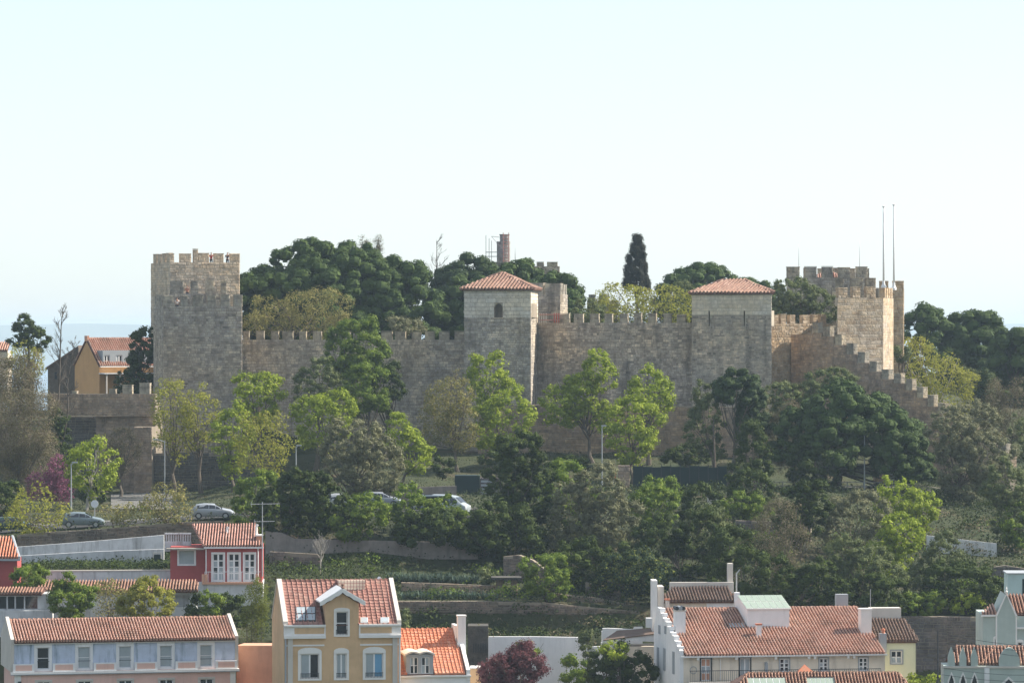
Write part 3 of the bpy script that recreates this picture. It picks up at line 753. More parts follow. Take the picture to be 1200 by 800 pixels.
# left outer wall with ruined left part
curtain('ruined crenellated outer wall left of the castle towers', (60,492.6), (182,489.5), 461, 461, 487.5, [(84,90,458),(127,136,456),(143,155,452),(163,175,449)], M['st_brown'], thick=1.6)
rwall('thick wall end right of the dark opening under the ruined outer wall', [(143.5,491.5,487.8),(182,489.6,487.8)], 600, 'st_brown', 1.6)
rwall('narrow wall strip left of the dark opening under the ruined outer wall', [(113,492.3,487.8),(124,492.0,487.8)], 600, 'st_brown', 1.6)
rwall('wall band over the dark opening under the ruined outer wall', [(124.1,492.0,487.8),(143.4,491.5,487.8)], 522, 'st_brown', 1.6)
rwall('shade coloured back wall inside the dark opening under the ruined outer wall', [(120,495.0,500),(148,494.6,500)], 600, 'st_shade', .6)  # darkness of the opening painted into this wall's stone
rwall('recessed dark wall under the ruined outer wall', [(58,496.5,487.8),(113,495.2,487.8)], 600, 'st_shade', 0.8)  # recess shade carried by the dark stone colour
rwall('projecting stone pier below the leftmost crenels', [(157,487.2,500),(178,486.8,500)], 600, 'st_brown', 2.2)
rwall('dark low wall under the broad left tower', [(180,487.5,531),(235,487,530),(300,486.5,533)], 605, 'st_shade', 0.8, bw=.7, bh=.35)
# the sunny wall and the stepped wall running down the slope
curtain('sunlit crenellated wall right of the hipped roof tower', (904,496.5), (975,501.5), 379.5, 378, 470,
        [(905,912,369),(915,922,369),(925,932,369),(940,949,369),(952,959,369),(962,968,369)], M['st_warm'], thick=1.4, core='mortar_l')
root = empty('castle_wall', (*P2(1040,483), zpx(520,483)), 0, 'stepped crenellated wall running down the slope at the right of the castle', 'wall')
steps = [(927,951,392,None),(951,963,390,(951,960,378.5)),(963,977,394,(965,975,383)),(977,991,404,(979,989,393)),(991,1004,415,(992,1003,403.5)),(1004,1018,425,(1006,1017,413)),
         (1018,1032,435,(1019,1031,424)),(1032,1046,444,(1034,1045,433.5)),(1046,1060,449,(1047,1057,438)),(1060,1073,457,(1061,1072,445.5)),(1073,1086,466,(1073.5,1083,454)),
         (1086,1098,476,(1087,1097,464)),(1098,1112,484,(1099,1110,473)),(1112,1128,493,None),(1128,1142,502,(1130,1138,490)),(1142,1168,519,None),(1168,1184,532,(1170,1182,520.5))]
def sD(px): return 497.5 - (px-927)*0.115
cm = MB(); sb = MB()
for (a, b, yt, m_) in steps:
    pa, pb = P2(a, sD(a)), P2(b, sD(b)); zt = zpx(yt, (sD(a)+sD(b))/2); zb = zpx(yt+95, sD(a))
    cm.obox(pa, pb, 0, 0.9, zb, zt); blocks(sb, pa, pb, zb, zt, bw=.55, bh=.3, proud=(.02,.08))
    d = (pb-pa).normalized(); n = Vector((d.y,-d.x)); blocks(sb, pb, pb-n*.9, zt-1.4, zt, bw=.45, bh=.3, proud=(.015,.03))
    if m_: merlon(root, pa, pb, 0.0 + 0.12*(b-a)/10, (pb-pa).length*0.66, 0.7, zt, zpx(m_[2]-.8, (sD(a)+sD(b))/2), M['st_mer'])
cm.build('wall_core', M['mortar'], root, wrel=True); sb.build('stone_courses', M['st_brown'], root, wrel=True, kind='stuff')
# right hand towers
tower('warm sandstone tower at the right end of the castle', [(981,494),(1035,496.5),(1047,503),(990,505)], 349, 480,
      [(982,993,337),(999,1008,337),(1015,1026,337)], M['st_warm'], core='mortar_l', sides=(0,1), face=(0,1,3), mw=0.9, mg=0.5, thick=0.5, proud=(0.008,0.02), bw=.8, bh=.36)
tower('narrow tower behind the flagpoles at the far right of the castle', [(1030,512),(1059,512.5),(1059,521),(1031,521)], 338, 440,
      [(1031.5,1041,329),(1047,1059,329)], M['st_warm'], core='mortar_l', sides=(0,), face=(0,1,3))
tower('broad back tower with five merlons and thin masts on the right', [(922,521),(1018,523),(1018,533),(924,533)], 325.5, 400,
      [(923,937,313),(944,957,313),(964,976,313),(983,996,313),(1004,1016.5,313)], M['st_wall'], sides=(0,2), face=(0,3), thick=0.6)
curtain('lower crenellated parapet below the broad back tower', (975,515), (1030,516), 337, 337, 390, [(980,989,326),(998,1011,325.5),(1015,1027,325.5)], M['st_wall'], thick=1.2)
tower('grey block tower peeping out behind the tile roofed middle tower', [(608,515),(656.5,511.5),(665,518),(612,522)], 345, 400,
      [(612,618.5,333),(621,636.5,332),(638.5,656.5,332)], M['st_grey'], sides=(0,1), face=(0,1))
curtain('far parapet showing over the trees below the scaffolded drum', (572,545), (656,545), 312, 312, 345, [(575,602,307),(611,621,307),(629,638,307.5),(641,654,307)], M['st_wall'], thick=1.2)
curtain('small ruined parapet among the yellow green trees behind the wall', (688,540), (724,540), 352, 352, 385, [(690,698,345),(702,714,345)], M['st_grey'], thick=1.0)
# small red roof inside the back tower
q = [P2(952,525.5), P2(988,525.5), P2(988,529.5), P2(952,529.5)]; cc = sum(q, Vector((0,0)))/4
rt = empty('turret_house', (cc.x, cc.y, zpx(345,527.5)), 0, 'little red tiled turret roof peeping between the merlons of the back tower', 'turret')
mb = MB(); mb.prism([cc+(p-cc)*.9 for p in q], zpx(345,527.5), zpx(327,527.5)); mb.build('wall', M['stone_trim'], rt, wrel=True)
ap = Vector((cc.x, cc.y, zpx(318.5,527.5))); E3 = [Vector((p.x,p.y,zpx(326.8,527.5))) for p in q]
for i in range(4): roof(rt, [E3[i],E3[(i+1)%4],ap], M['tile'], pitch=.3, wrel=True)

# masts, flagpoles, drum with scaffold, railing
def pole(name, label, cat, px, D, y0, y1, r0, r1, mat, group=None, cap=True):
    p = P2(px, D); z0, z1 = zpx(y1, D), zpx(y0, D)
    o = empty(name, (p.x,p.y,z0), 0, label, cat, group)
    MB().tube([(p.x,p.y,z0),(p.x,p.y,(z0+z1)/2),(p.x,p.y,z1)], [r0,(r0+r1)/2,r1], 8).build('shaft', M[mat], o, wrel=True, smooth_=True)
    if cap:
        MB().lathe((p.x,p.y,z1), [(r1*.5,0),(r1*2,.05),(r1*2,.15),(r1*.3,.22)], 8).build('finial', M[mat], o, wrel=True)
        MB().lathe((p.x,p.y,z0), [(r0*2.4,0),(r0*2.4,.25),(r0*1.4,.5),(r0*1.1,.9)], 10).build('base', M[mat], o, wrel=True)
    return o
pole('flagpole', 'shorter left one of the two white flagpoles on the right towers', 'flagpole', 1035.5, 509, 243, 338, .13, .085, 'white_metal')
pole('flagpole', 'taller right one of the two white flagpoles on the right towers', 'flagpole', 1047.5, 509, 241, 340, .13, .085, 'white_metal')
pole('thin_mast', 'thin lightning mast at the left end of the broad back tower', 'mast', 936, 523, 284, 313, .03, .015, 'metal', cap=False)
pole('thin_mast', 'thin lightning mast at the right end of the broad back tower', 'mast', 1007.3, 524, 282, 313, .03, .015, 'metal', cap=False)
pole('thin_mast', 'thin dark mast just right of the scaffolded drum', 'mast', 603.7, 546, 290, 312, .06, .015, 'scaf', cap=False)
c = P2(590, 550); zb, z1, z2 = zpx(315,550), zpx(283,550), zpx(274.5,550); r1 = 7.8/F*550
dr = empty('round_turret', (c.x,c.y,zb), 0, 'round brownish drum tower wrapped in scaffolding above the trees', 'turret')
drm = m_stone('drum_stone', [(0.27,0.24,0.23),(0.33,0.30,0.28),(0.24,0.22,0.21)], .3, .2)
MB().lathe((c.x,c.y,zb), [(r1,0),(r1,z1-zb-.3),(r1*1.04,z1-zb-.25),(r1*1.04,z1-zb),(r1*.75,z1-zb)], 20).build('drum', drm, dr, wrel=True)
MB().lathe((c.x+.15,c.y,z1), [(r1*.72,0),(r1*.72,z2-z1-.15),(r1*.80,z2-z1-.1),(r1*.80,z2-z1),(r1*.2,z2-z1+.03)], 16).build('lantern', drm, dr, wrel=True)
sc_ = empty('scaffold', (c.x,c.y-1.4,zb), 0, 'steel scaffolding standing left and in front of the round drum', 'scaffold')
for px in (569.5, 573.2, 576): 
    p = P2(px, 548.6); MB().tube([(p.x,p.y,zb),(p.x,p.y,zpx(275+(px-569),548.6))], .035, 5).build('standard', M['scaf'], sc_, wrel=True)
for px in (589.7, 596.2):
    p = P2(px, 548.4); MB().tube([(p.x,p.y,zb),(p.x,p.y,z2+.2)], .05, 5).build('standard', M['scaf_red'], sc_, wrel=True)
a = P2(589.7,548.35); b_ = P2(596.2,548.35)
for i in range(9):
    z = zpx(276+i*3.7, 548.4); MB().tube([(a.x,a.y,z),(b_.x,b_.y,z)], .04, 4).build('transom', M['scaf_red'], sc_, wrel=True)
a = P2(569,548.5); b_ = P2(590,548.5)
for y in (295.5, 300.5): MB().box(a.x,b_.x,a.y-.3,a.y+.25,zpx(y,548.5)-.04,zpx(y,548.5)+.04).build('platform', M['scaf'], sc_, wrel=True)
a = P2(576,548.6); b_ = P2(590,548.6)
MB().tube([(a.x,a.y,zpx(277,548.6)),(b_.x,b_.y,zpx(278.5,548.6))], .03, 4).build('transom', M['scaf'], sc_, wrel=True)
MB().tube([(a.x,a.y,zpx(277,548.6)),(b_.x,b_.y,zpx(294,548.6))], .025, 4).build('brace', M['scaf'], sc_, wrel=True)
rl = empty('wooden_railing', (*P2(643,503), zpx(378,503)), 0, 'pale and red post railing on the wall top beside the middle tower', 'railing')
for i, px in enumerate((632, 634.6, 637.3, 640, 649.6, 652.2, 654.8)):
    p = P2(px, 502.9 - (px-632)*.025); MB().box(p.x-.055,p.x+.055,p.y-.05,p.y+.05,zpx(378,502.9),zpx(366.8,502.9)).build('post', M['red_paint' if i > 3 else 'frame'] if i > 3 else M['stone_trim'], rl, wrel=True)
a = P2(632,502.75); b_ = P2(655.5,502.2)
for y in (368.5, 375): MB().tube([(a.x,a.y,zpx(y,502.8)),(b_.x,b_.y,zpx(y,502.2))], .05, 4).build('rail', M['scaf_red'], rl, wrel=True)

# ------------------------------------------------------------------ houses
M['asphalt'].node_tree.nodes['Principled BSDF'].inputs['Specular IOR Level'].default_value = 0.0
M['paving'].node_tree.nodes['Principled BSDF'].inputs['Specular IOR Level'].default_value = 0.0
def gable_house(fr, u0, u1, z0, ze, zr, vr, vb, mat, cut=None):
    """plain prism body with gable ends (front wall left open when cut is given)"""
# --- long pink terrace house, bottom left
fr = Frame('terrace_house', 'long pink house with pale lilac attic, five arched attic windows and red tile roof', 'house', 17, 352, 12.5, 900)
uR = fr.U(276); uL = 0.0; ze = fr.Z(750, uR/2); vr = 4.6; zr = fr.Z(725, uR/2, vr+.0); vb = 8.6; z0 = 0
cx = [50, 98, 146, 194, 241]
holes = []; sill = fr.Z(783, uR/2); ztop = fr.Z(757, uR/2)
for c_ in cx: u = fr.U(c_+1); holes.append((u-.50, u+.50, sill+.06, ztop))
low = []
for c_ in cx: u = fr.U(c_+1); low.append((u-.56, u+.56, fr.Z(835,uR/2), fr.Z(796.5,uR/2)))
zb_ = fr.Z(785, uR/2)
mb = MB(); facade(mb, 0, uR, zb_, ze, holes, v=0.35); mb.add([(0,.35,zb_),(uR,.35,zb_),(uR,vb,zb_),(0,vb,zb_),(0,.35,ze),(uR,.35,ze),(uR,vb,ze),(0,vb,ze)], [(2,3,7,6)])
mb.build('attic_wall', M['lilac'], fr.o)
mb = MB(); facade(mb, 0, uR, z0, zb_, low, v=0.0); shell(mb, 0, uR, vb, z0, zb_); mb.build('wall', M['pink'], fr.o)
mb = MB()
for (a, b_) in ((-.28, -.003), (uR+.003, uR+.28)): MB().yz([(0.3,zb_+.003),(vb,zb_+.003),(vb,ze+.1),(vr,zr+.35),(.25,ze+.22)], a, b_).build('gable_wall', M['stone_trim'], fr.o)
mb = MB(); mb.box(0.003, uR-.003, .14, .345, ze-.22, ze-.05); mb.box(-.3, uR+.3, -.22, .34, zb_-.16, zb_-.003); mb.build('cornice', M['white_trim'], fr.o)
MB().box(-.32, uR+.32, -.25, -.02, zb_-.24, zb_-.163).build('gutter', M['grey_trim'], fr.o)
MB().box(-.002, .55, -.05, -.003, z0, zb_-.25).build('pilaster', M['white_trim'], fr.o)
MB().box(uR-.45, uR+.002, -.05, -.003, z0, zb_-.25).build('pilaster', M['white_trim'], fr.o)
g_ = ['glass', 'glass_pale', 'glass_pale', 'glass_pale', 'glass_pale']
for i, h in enumerate(holes):
    # projecting arched surround
    w = window(fr.o, h[0], h[1], h[2], h[3], .35, 1, 2, glass=g_[i], sur=.24, surmat='white', arch=.28, fw=.06)
    MB().box(h[0], h[1], .12, .16, h[2]+.62, h[2]+.66).build('balcony_rail', M['iron'], w)
cuts = [-.12] + [q for h in holes for q in (h[0]-.26, h[1]+.26)] + [uR+.12]
for i in range(0, len(cuts), 2):
    mb = MB(); a, b_ = cuts[i], cuts[i+1]; mb.box(a, b_, -.1, .08, zb_, zb_+.68); p_ = mb.build('parapet', M['white'], fr.o)
    MB().box(a+.2, b_-.2, -.115, -.101, zb_+.12, zb_+.58).build('parapet_panel', M['pink'], p_)
for h in low: window(fr.o, *h, 0, 2, 2, sur=.16, surmat='stone_trim', glass='glass', rail=False)
u = fr.U(23); MB().tube([(u,-.12,z0),(u,-.12,zb_-1.0)], .06, 6).lathe((u,-.12,zb_-1.0), [(.06,0),(.15,.15),(.15,.25)], 8).build('downpipe', M['iron'], fr.o)
e0 = .02
roof(fr.o, [(-.0,e0,ze-.02),(uR,e0,ze-.02),(uR,vr,zr),(0,vr,zr)], M['tile'], pitch=.25, course=.4, ridge=[((0,vr,zr+.03),(uR,vr,zr+.03))])
roof(fr.o, [(uR,vb+.2,ze-.1),(0,vb+.2,ze-.1),(0,vr+.01,zr),(uR,vr+.01,zr)], M['tile'], pitch=.25, course=.4)

# --- tall ochre house
fr = Frame('town_house', 'tall ochre house with white trim, red tile roof and gabled centre dormer', 'house', 337, 345, 9, 905)
uR = fr.U(466); um = uR/2; ze = fr.Z(733, um); vr = 5.2; zr = fr.Z(682, um, vr); vb = 9.5; zb_ = fr.Z(745.5, um)
def rr(a, b_, c_, d): return (fr.U(a), fr.U(b_), fr.Z(d, um), fr.Z(c_, um))
H1 = [rr(352,374,765,794), rr(394,406,765,794), rr(428,449,765,794)]
H2 = [rr(352,374,826,860), rr(394,406,826,860), rr(428,449,826,860)]
gu0, gu1 = fr.U(381.5), fr.U(420.5); Hg = rr(393.5,407.5,716,743.5)
mb = MB(); facade(mb, 0, uR, 0, zb_-.003, H1+H2); shell(mb, 0, uR, vb, 0, zb_-.003)
facade(mb, gu0, gu1, zb_-.003, fr.Z(707,um), [Hg]); 
gt = fr.Z(707,um); gp = fr.Z(695,um); gm_ = (gu0+gu1)/2; gz0 = zb_
mb.add([(gu0,0,gt),(gu1,0,gt),(gm_,0,gp)], [(0,1,2)])
mb.add([(gu0,0,gz0),(gu0,4.2,gz0),(gu0,4.2,gt),(gu0,0,gt),(gu1,0,gz0),(gu1,4.2,gz0),(gu1,4.2,gt),(gu1,0,gt)], [(1,0,3,2),(4,5,6,7)])
mb.build('wall', M['yellow'], fr.o)
for (a, b_) in ((-.3,-.003),(uR+.003,uR+.26)):
    MB().yz([(0.1,0.0),(vb,0.0),(vb,ze),(vr,zr+.05),(.1,ze+.1)], a, b_).build('gable_wall', M['yellow'], fr.o)
    MB().yz([(-.05,ze+.103),(.1,ze+.103),(vr,zr+.053),(vb,ze+.003),(vb,ze+.25),(vr,zr+.35),(.0,ze+.42)], a-.05, b_+.04).build('gable_coping', M['stone_trim'], fr.o)
for a, b_ in ((-.3, gu0-.003), (gu1+.003, uR+.26)):
    mb = MB(); mb.box(a, b_, -.28, .0, ze-.02, ze+.13); mb.box(a, b_, -.10, .35, ze-.75, ze-.02); mb.box(a, b_, -.34, -.0, zb_-.1, zb_+.12); mb.box(a+.1, b_-.1, -.08, -.003, fr.Z(755,um)-.08, fr.Z(755,um)+.05)
    mb.build('cornice', M['white_trim'], fr.o)
for a, b_ in ((.55, gu0-.12), (gu1+.12, uR-.5)): MB().box(a, b_, -.115, -.101, ze-.60, ze-.12).build('cornice_panel', M['yellow'], fr.o)
for a, b_ in ((.0,.42),(uR-.42,uR)): MB().box(a, b_, -.12, -.003, 0, zb_-.11).build('pilaster', M['stone_trim'], fr.o)
for u in (-.18, uR+.12): MB().tube([(u,-.2,0),(u,-.2,zb_-.1)], .075, 6).build('downpipe', M['grey_trim'], fr.o)
for i, h in enumerate(H1+H2):
    wide = i % 3 != 1
    window(fr.o, *h, 0, 2, 1, glasses=['glass','blue_shutter'] if i == 2 else ['glass'], sur=.2, surmat='white_trim', arch=.32 if wide else .26, rail=True, fw=.09)
window(fr.o, *Hg, 0, 1, 2, sur=.16, surmat='white_trim', arch=.16, rail=True, fw=.09)
# pediment roof with wavy boards
dm = MB()
for sg in (-1, 1):
    a = Vector((gm_, 0, gp+.42)); b_ = Vector((gm_+sg*1.85, 0, gt+.18)); pts = []
    n = 10
    for q in range(n+1):
        t = q/n; pts.append((a.x+(b_.x-a.x)*t, a.z+(b_.z-a.z)*t))
    lowp = [(x_, z_-.30-.09*abs(math.sin(q*math.pi/3.3))) for q, (x_, z_) in enumerate(pts)]
    poly = pts + lowp[::-1]
    if sg > 0: poly = poly[::-1]
    dm.xz(poly, -.42, -.30)
dm.build('bargeboard', M['white_trim'], fr.o)
for sg in (-1, 1):
    a = Vector((gm_, -.40, gp+.45)); b_ = Vector((gm_+sg*1.85, -.40, gt+.2))
    nrm = Vector((0,0,.1)); vv = [a, b_, b_+Vector((0,4.6,0)), a+Vector((0,4.6,0))]
    m2 = MB().add([q for q in vv]+[q-nrm for q in vv], [(0,1,2,3),(7,6,5,4),(0,4,5,1),(1,5,6,2),(2,6,7,3),(3,7,4,0)]).build('dormer_roof', M['white'], fr.o)
MB().lathe((gm_,-.36,gp+.4), [(.05,0),(.16,.1),(.06,.22),(.12,.33),(.03,.45)], 8).build('finial', M['tile_old'], fr.o)
hl = [[(gu0,0,0),(gu1,0,0),(gu1,4.0,0),(gu0,4.0,0)]]
slope = (zr-ze)/(vr-.05)
def onroof(px, py):   # point of the front slope seen at a pixel
    for v in [i*.02 for i in range(0,300)]:
        u = fr.U(px, v)
        if fr.Z(py, u, v) <= ze + slope*(v-.05) + .12: return Vector((u, v, ze + slope*(v-.05) + .12))
    return Vector((fr.U(px,vr),vr,zr))
hdorm = [(gu0-.05,.05,ze),(gu1+.05,.05,ze),(gu1+.05,2.6,ze+slope*2.55),(gu0-.05,2.6,ze+slope*2.55)]
roof(fr.o, [(0,.05,ze+.08),(uR,.05,ze+.08),(uR,vr,zr+.08),(0,vr,zr+.08)], M['tile_flat'], pitch=.40, course=.40, kind='flat', holes=[hdorm], ridge=[((0,vr,zr+.13),(uR,vr,zr+.13))])
roof(fr.o, [(uR,vb+.2,ze),(0,vb+.2,ze),(0,vr+.01,zr+.08),(uR,vr+.01,zr+.08)], M['tile_flat'], pitch=.40, course=.40, kind='flat')
def skylight(fr, pxa, pxb, pya, pyb, mat, onf, cols=1, rows=1, h=.18, frame='iron'):
    p = onf((pxa+pxb)/2, pyb); q = onf((pxa+pxb)/2, pya); a, b_ = fr.U(pxa, p.y), fr.U(pxb, p.y)
    up = Vector((0,0,h)); d = (q-p); m = MB()
    lo = Vector((a,p.y,p.z)); ro = Vector((b_,p.y,p.z)); vv = [lo, ro, ro+d, lo+d]
    m.add([v-Vector((0,0,.1)) for v in vv]+[v+up for v in vv], [(0,3,2,1),(4,5,6,7),(0,1,5,4),(1,2,6,5),(2,3,7,6),(3,0,4,7)])
    s = m.build('skylight', M[frame], fr.o)
    for i in range(cols):
        for j in range(rows):
            t0, t1 = (i+.08)/cols, (i+.92)/cols; s0, s1 = (j+.08)/rows, (j+.92)/rows
            g = [lo+(ro-lo)*t0+d*s0+up, lo+(ro-lo)*t1+d*s0+up, lo+(ro-lo)*t1+d*s1+up, lo+(ro-lo)*t0+d*s1+up]
            MB().add([q_+Vector((0,0,.006)) for q_ in g]+[q_+Vector((0,0,.02)) for q_ in g], [(0,3,2,1),(4,5,6,7),(0,1,5,4),(1,2,6,5),(2,3,7,6),(3,0,4,7)]).build('pane', M[mat], s)
skylight(fr, 346.5, 370, 713, 729.5, 'glass_pale', onroof, 2, 2)
skylight(fr, 422.5, 431, 725.5, 731, 'glass_pale', onroof, 1, 1, frame='white_metal')
skylight(fr, 446, 456, 725.5, 731, 'glass_pale', onroof, 1, 1, frame='white_metal')
# wired aviary like box on the ridge
u0, u1 = fr.U(394.5,4.9), fr.U(427,4.9); zt = fr.Z(678.5,um,4.9); zl = fr.Z(690.5,um,4.9)
bx = MB().box(u0, u1, 3.9, 5.6, zl-.5, zl).build('ridge_box_base', M['tile_dark'], fr.o)
bx = MB().box(u0+.06, u1-.06, 4.0, 5.5, zl, zt-.05).build('ridge_box', M['cream'], fr.o)
m = MB(); n = 9
for i in range(n+1):
    u = u0+(u1-u0)*i/n; m.box(u-.02, u+.02, 3.93, 3.97, zl, zt)
for j in range(4): z = zl+(zt-zl)*j/3; m.box(u0, u1, 3.9, 3.93, z-.02, z+.02)
m.build('ridge_box_grille', M['scaf_red'], bx)
mb = MB(); a, b_ = fr.U(439.5,5.8), fr.U(451,5.8); z = fr.Z(682,um,5.8); mb.xz([(a,z-.1),(b_,z-.1),(b_,z),((a+b_)/2,z+.42),(a,z)], 5.4, 6.6); mb.build('ridge_vent', M['white'], fr.o)

# --- small orange roofed house
fr = Frame('small_house', 'low white house with new orange tile roof, twin window dormer and white chimney', 'house', 468, 348, 8, 905)
uR = fr.U(551); um = uR/2; ze = fr.Z(791, um); vr = 6.6; zr = fr.Z(739, um, vr); vb = 8.5
mb = MB(); mb.box(.003, uR, 0, vb, 0, ze-.003); mb.build('wall', M['white'], fr.o)
MB().box(.003, uR+.05, -.22, -.003, ze-.12, ze+.02).build('cornice', M['white_trim'], fr.o)
slope2 = (zr-ze)/vr
u528 = fr.U(529, vr)
da, db = fr.U(476), fr.U(508)
roof(fr.o, [(.02,0,ze+.1),(uR-.32,0,ze+.1),(uR-.32,4.7,ze+.1+slope2*4.7),(u528+.6,4.7,ze+.1+slope2*4.7),(u528+.6,vr,zr+.1),(.02,vr,zr+.1)], M['tile_new'], pitch=.32, course=.44, kind='flat',
     holes=[[(da,0,ze),(db,0,ze),(db,3.2,ze+slope2*3.2),(da,3.2,ze+slope2*3.2)]], ridge=[((.02,vr,zr+.13),(u528+.5,vr,zr+.13))])
MB().yz([(0,ze),(vr,zr),(vb,zr),(vb,ze)], .03, uR-.4).build('roof_core', M['deck'], fr.o)
MB().yz([(-.1,ze-.4),(vb,ze-.4),(vb,zr+.1),(vr,zr+.25),(-.1,ze+.45)], uR-.31, uR-.02).build('gable_coping', M['white'], fr.o)
zq = ze+slope2*4.72
MB().box(u528+.1, uR-.315, 4.72, 7.4, zq-.4, fr.Z(733,um,4.7)).build('roof_room', M['white'], fr.o)
a, b_ = fr.U(536.5,4.0), fr.U(546,4.0)
ch = MB().box(a, b_, 4.0, 4.7, zq-1.2, fr.Z(722.5,um,4)).build('chimney', M['white'], fr.o)
MB().box(a-.05, b_+.05, 3.95, 4.75, fr.Z(722.5,um,4)+.002, fr.Z(720.8,um,4)).build('chimney_cap', M['white_trim'], ch)
MB().yz([(3.6,ze+slope2*3.6+.14),(4.715,zq+.14),(4.715,zq+.5),(3.6,ze+slope2*3.6+.5)], u528+.15, a-.02).build('flashing', M['grey_trim'], fr.o)
zt = fr.Z(766, um); hA = (da+.32, (da+db)/2-.14, ze+.15, fr.Z(769.5,um)); hB = ((da+db)/2+.14, db-.32, ze+.15, fr.Z(769.5,um))
mb = MB(); facade(mb, da, db, ze+.02, zt, [hA,hB], v=.05, t=.2); mb.add([(da,.05,ze),(da,3.3,ze),(da,3.3,zt),(da,.05,zt),(db,.05,ze),(db,3.3,ze),(db,3.3,zt),(db,.05,zt)], [(1,0,3,2),(4,5,6,7),(3,7,6,2)])
dmr = mb.build('dormer', M['grey_trim'], fr.o)
n = 16; top = []
for i in range(n+1):
    t = i/n; top.append((da-.12+(db-da+.24)*t, zt+.02+.16*abs(math.sin(2*math.pi*t))+.10*math.sin(math.pi*t)))
poly = [(x_, z_-.14) for x_, z_ in top] + top[::-1]
MB().xz(poly, -.12, 3.2).build('dormer_roof', M['stone_trim'], fr.o)
for h in (hA, hB): window(fr.o, *h, .05, 2, 2, fw=.06)

# --- large cream house on the right of centre
fr = Frame('long_house', 'long cream house with wide ribbed tile roof, glass topped roof box and balcony', 'house', 801, 350, 9, 905)
uR = fr.U(1037); um = uR/2; ze = fr.Z(765.5, um); vr = 9.6; zr = fr.Z(713.5, um, vr); vb = 11.2
def rr(a, b_, c_, d): return (fr.U(a), fr.U(b_), fr.Z(d, um), fr.Z(c_, um))
zfl = fr.Z(796.5, um)
DH = [rr(821.5,833,770,796), rr(867,879,770,796)]; WH = [rr(913.5,925,771,787), rr(960,970.5,771,787), rr(1006.5,1017,771,787)]
LH = [rr(a,a+12,822,850) for a in (822,868,914,960,1006)]
zsl = (zr-ze)/vr
mb = MB(); facade(mb, 0, uR, 0, ze-.003, DH+WH+LH)
mb.add([(uR,0,0),(uR,vb,0),(uR,vb,ze),(uR,vr,zr-.02),(uR,0,ze-.003)], [(0,1,2,3,4)]); mb.add([(0,vb,0),(uR,vb,0),(uR,vb,ze),(0,vb,ze)], [(1,0,3,2)])
mb.build('wall', M['cream'], fr.o)
MB().yz([(0,0),(vb,0),(vb,fr.Z(735,0,vb)),(vb,fr.Z(733,0,vb)),(vr,zr+.32),(0,ze+.35)], -.32, -.003).build('gable_wall', M['white'], fr.o)
gw = MB()
for i in range(9):
    v = .3+i*1.0; gw.box(-.36, .12, v, v+.9, ze+zsl*(v+.45)+.22, ze+zsl*(v+.45)+.42+.05*(i%3))
gw.build('gable_coping', M['white'], fr.o)
for px, ya, yb in ((771.5,758,783),(779,759,785),(789.5,763,789),(773,732,742),(780,733,742)):
    v = None
    for q in range(0,110):
        if 600+F*(fr.X0-.33*fr.c - q*.1*fr.s)/(fr.Y0-.33*fr.s+q*.1*fr.c) <= px: v = q*.1; break
    if v is None: continue
    MB().box(-.40, -.323, v-.35, v+.35, fr.Z(yb,0,v), fr.Z(ya,0,v)).build('side_window', M['grey_trim'], fr.o)
roof(fr.o, [(.1,-.35,ze-.1),(uR,-.35,ze-.1),(uR,vr,zr+.05),(.1,vr,zr+.05)], M['tile'], pitch=.262, course=.42, ridge=[((.1,vr,zr+.08),(uR,vr,zr+.08))])
roof(fr.o, [(uR,vb+.3,zr-.7),(.1,vb+.3,zr-.7),(.1,vr+.01,zr+.05),(uR,vr+.01,zr+.05)], M['tile'], pitch=.262, course=.42)
MB().box(-.3, uR+.1, -.48, -.36, ze-.2, ze-.08).build('gutter', M['white_trim'], fr.o)
for i, h in enumerate(DH):
    w = window(fr.o, *h, 0, 2, 1 if i else 3, mat='frame', glasses=['glass_pale'] if i else ['salmon','glass_pale','salmon'], fw=.07, sur=.0, name='balcony_door')
    sb = MB(); sb.box(h[0]-.1, h[0], -.06, -.003, h[2], h[3]+.1); sb.box(h[1], h[1]+.1, -.06, -.003, h[2], h[3]+.1); sb.box(h[0], h[1], -.06, -.003, h[3], h[3]+.1); sb.build('surround', M['iron'], w)
for h in WH+LH: window(fr.o, *h, 0, 2, 3, fw=.10, sur=.07, surmat='grey_trim', glasses=['glass'])
for px in (818, 863, 909, 948, 955, 994, 1001): 
    u = fr.U(px, -.3)
    MB().box(u-.09, u+.09, -.42, -.003, ze-.42, ze-.21).build('eave_bracket', M['white_trim'], fr.o)
bal = MB().box(.3, uR-.6, -1.1, -.003, zfl-.2, zfl).build('balcony', M['stone_trim'], fr.o)
rb = MB(); zt = zfl+.95; rb.box(.3, uR-.6, -1.08, -1.03, zt-.03, zt+.02); rb.box(.3, uR-.6, -1.07, -1.04, zfl+.08, zfl+.11)
u = .35
while u < uR-.6: rb.box(u-.012, u+.012, -1.065, -1.045, zfl, zt); u += .16
rb.build('railing', M['iron'], bal)
u = fr.U(844); MB().tube([(u,-.08,0),(u,-.08,ze-.3)], .05, 6).build('downpipe', M['white_trim'], fr.o)
u = fr.U(897); MB().box(u-.08, u+.12, -.4, -.003, zfl, zfl+1.5).build('downpipe', M['grey_trim'], fr.o)
u = fr.U(812.5); m = MB(); m.lathe((0,0,0), [(.01,0),(.01,.01)], 4)
pts = [(u+.28*math.cos(t*.5), -.06, ze-1.25+.3*math.sin(t*.5)) for t in range(14)]; MB().tube(pts, .03, 5).build('hose', M['grey_trim'], fr.o)
def onroofL(px, py):
    for v in [i*.02 for i in range(-10,520)]:
        u = fr.U(px, v)
        if fr.Z(py, u, v) <= ze + zsl*v + .12: return Vector((u, v, ze + zsl*v + .12))
    return Vector((fr.U(px,vr),vr,zr))
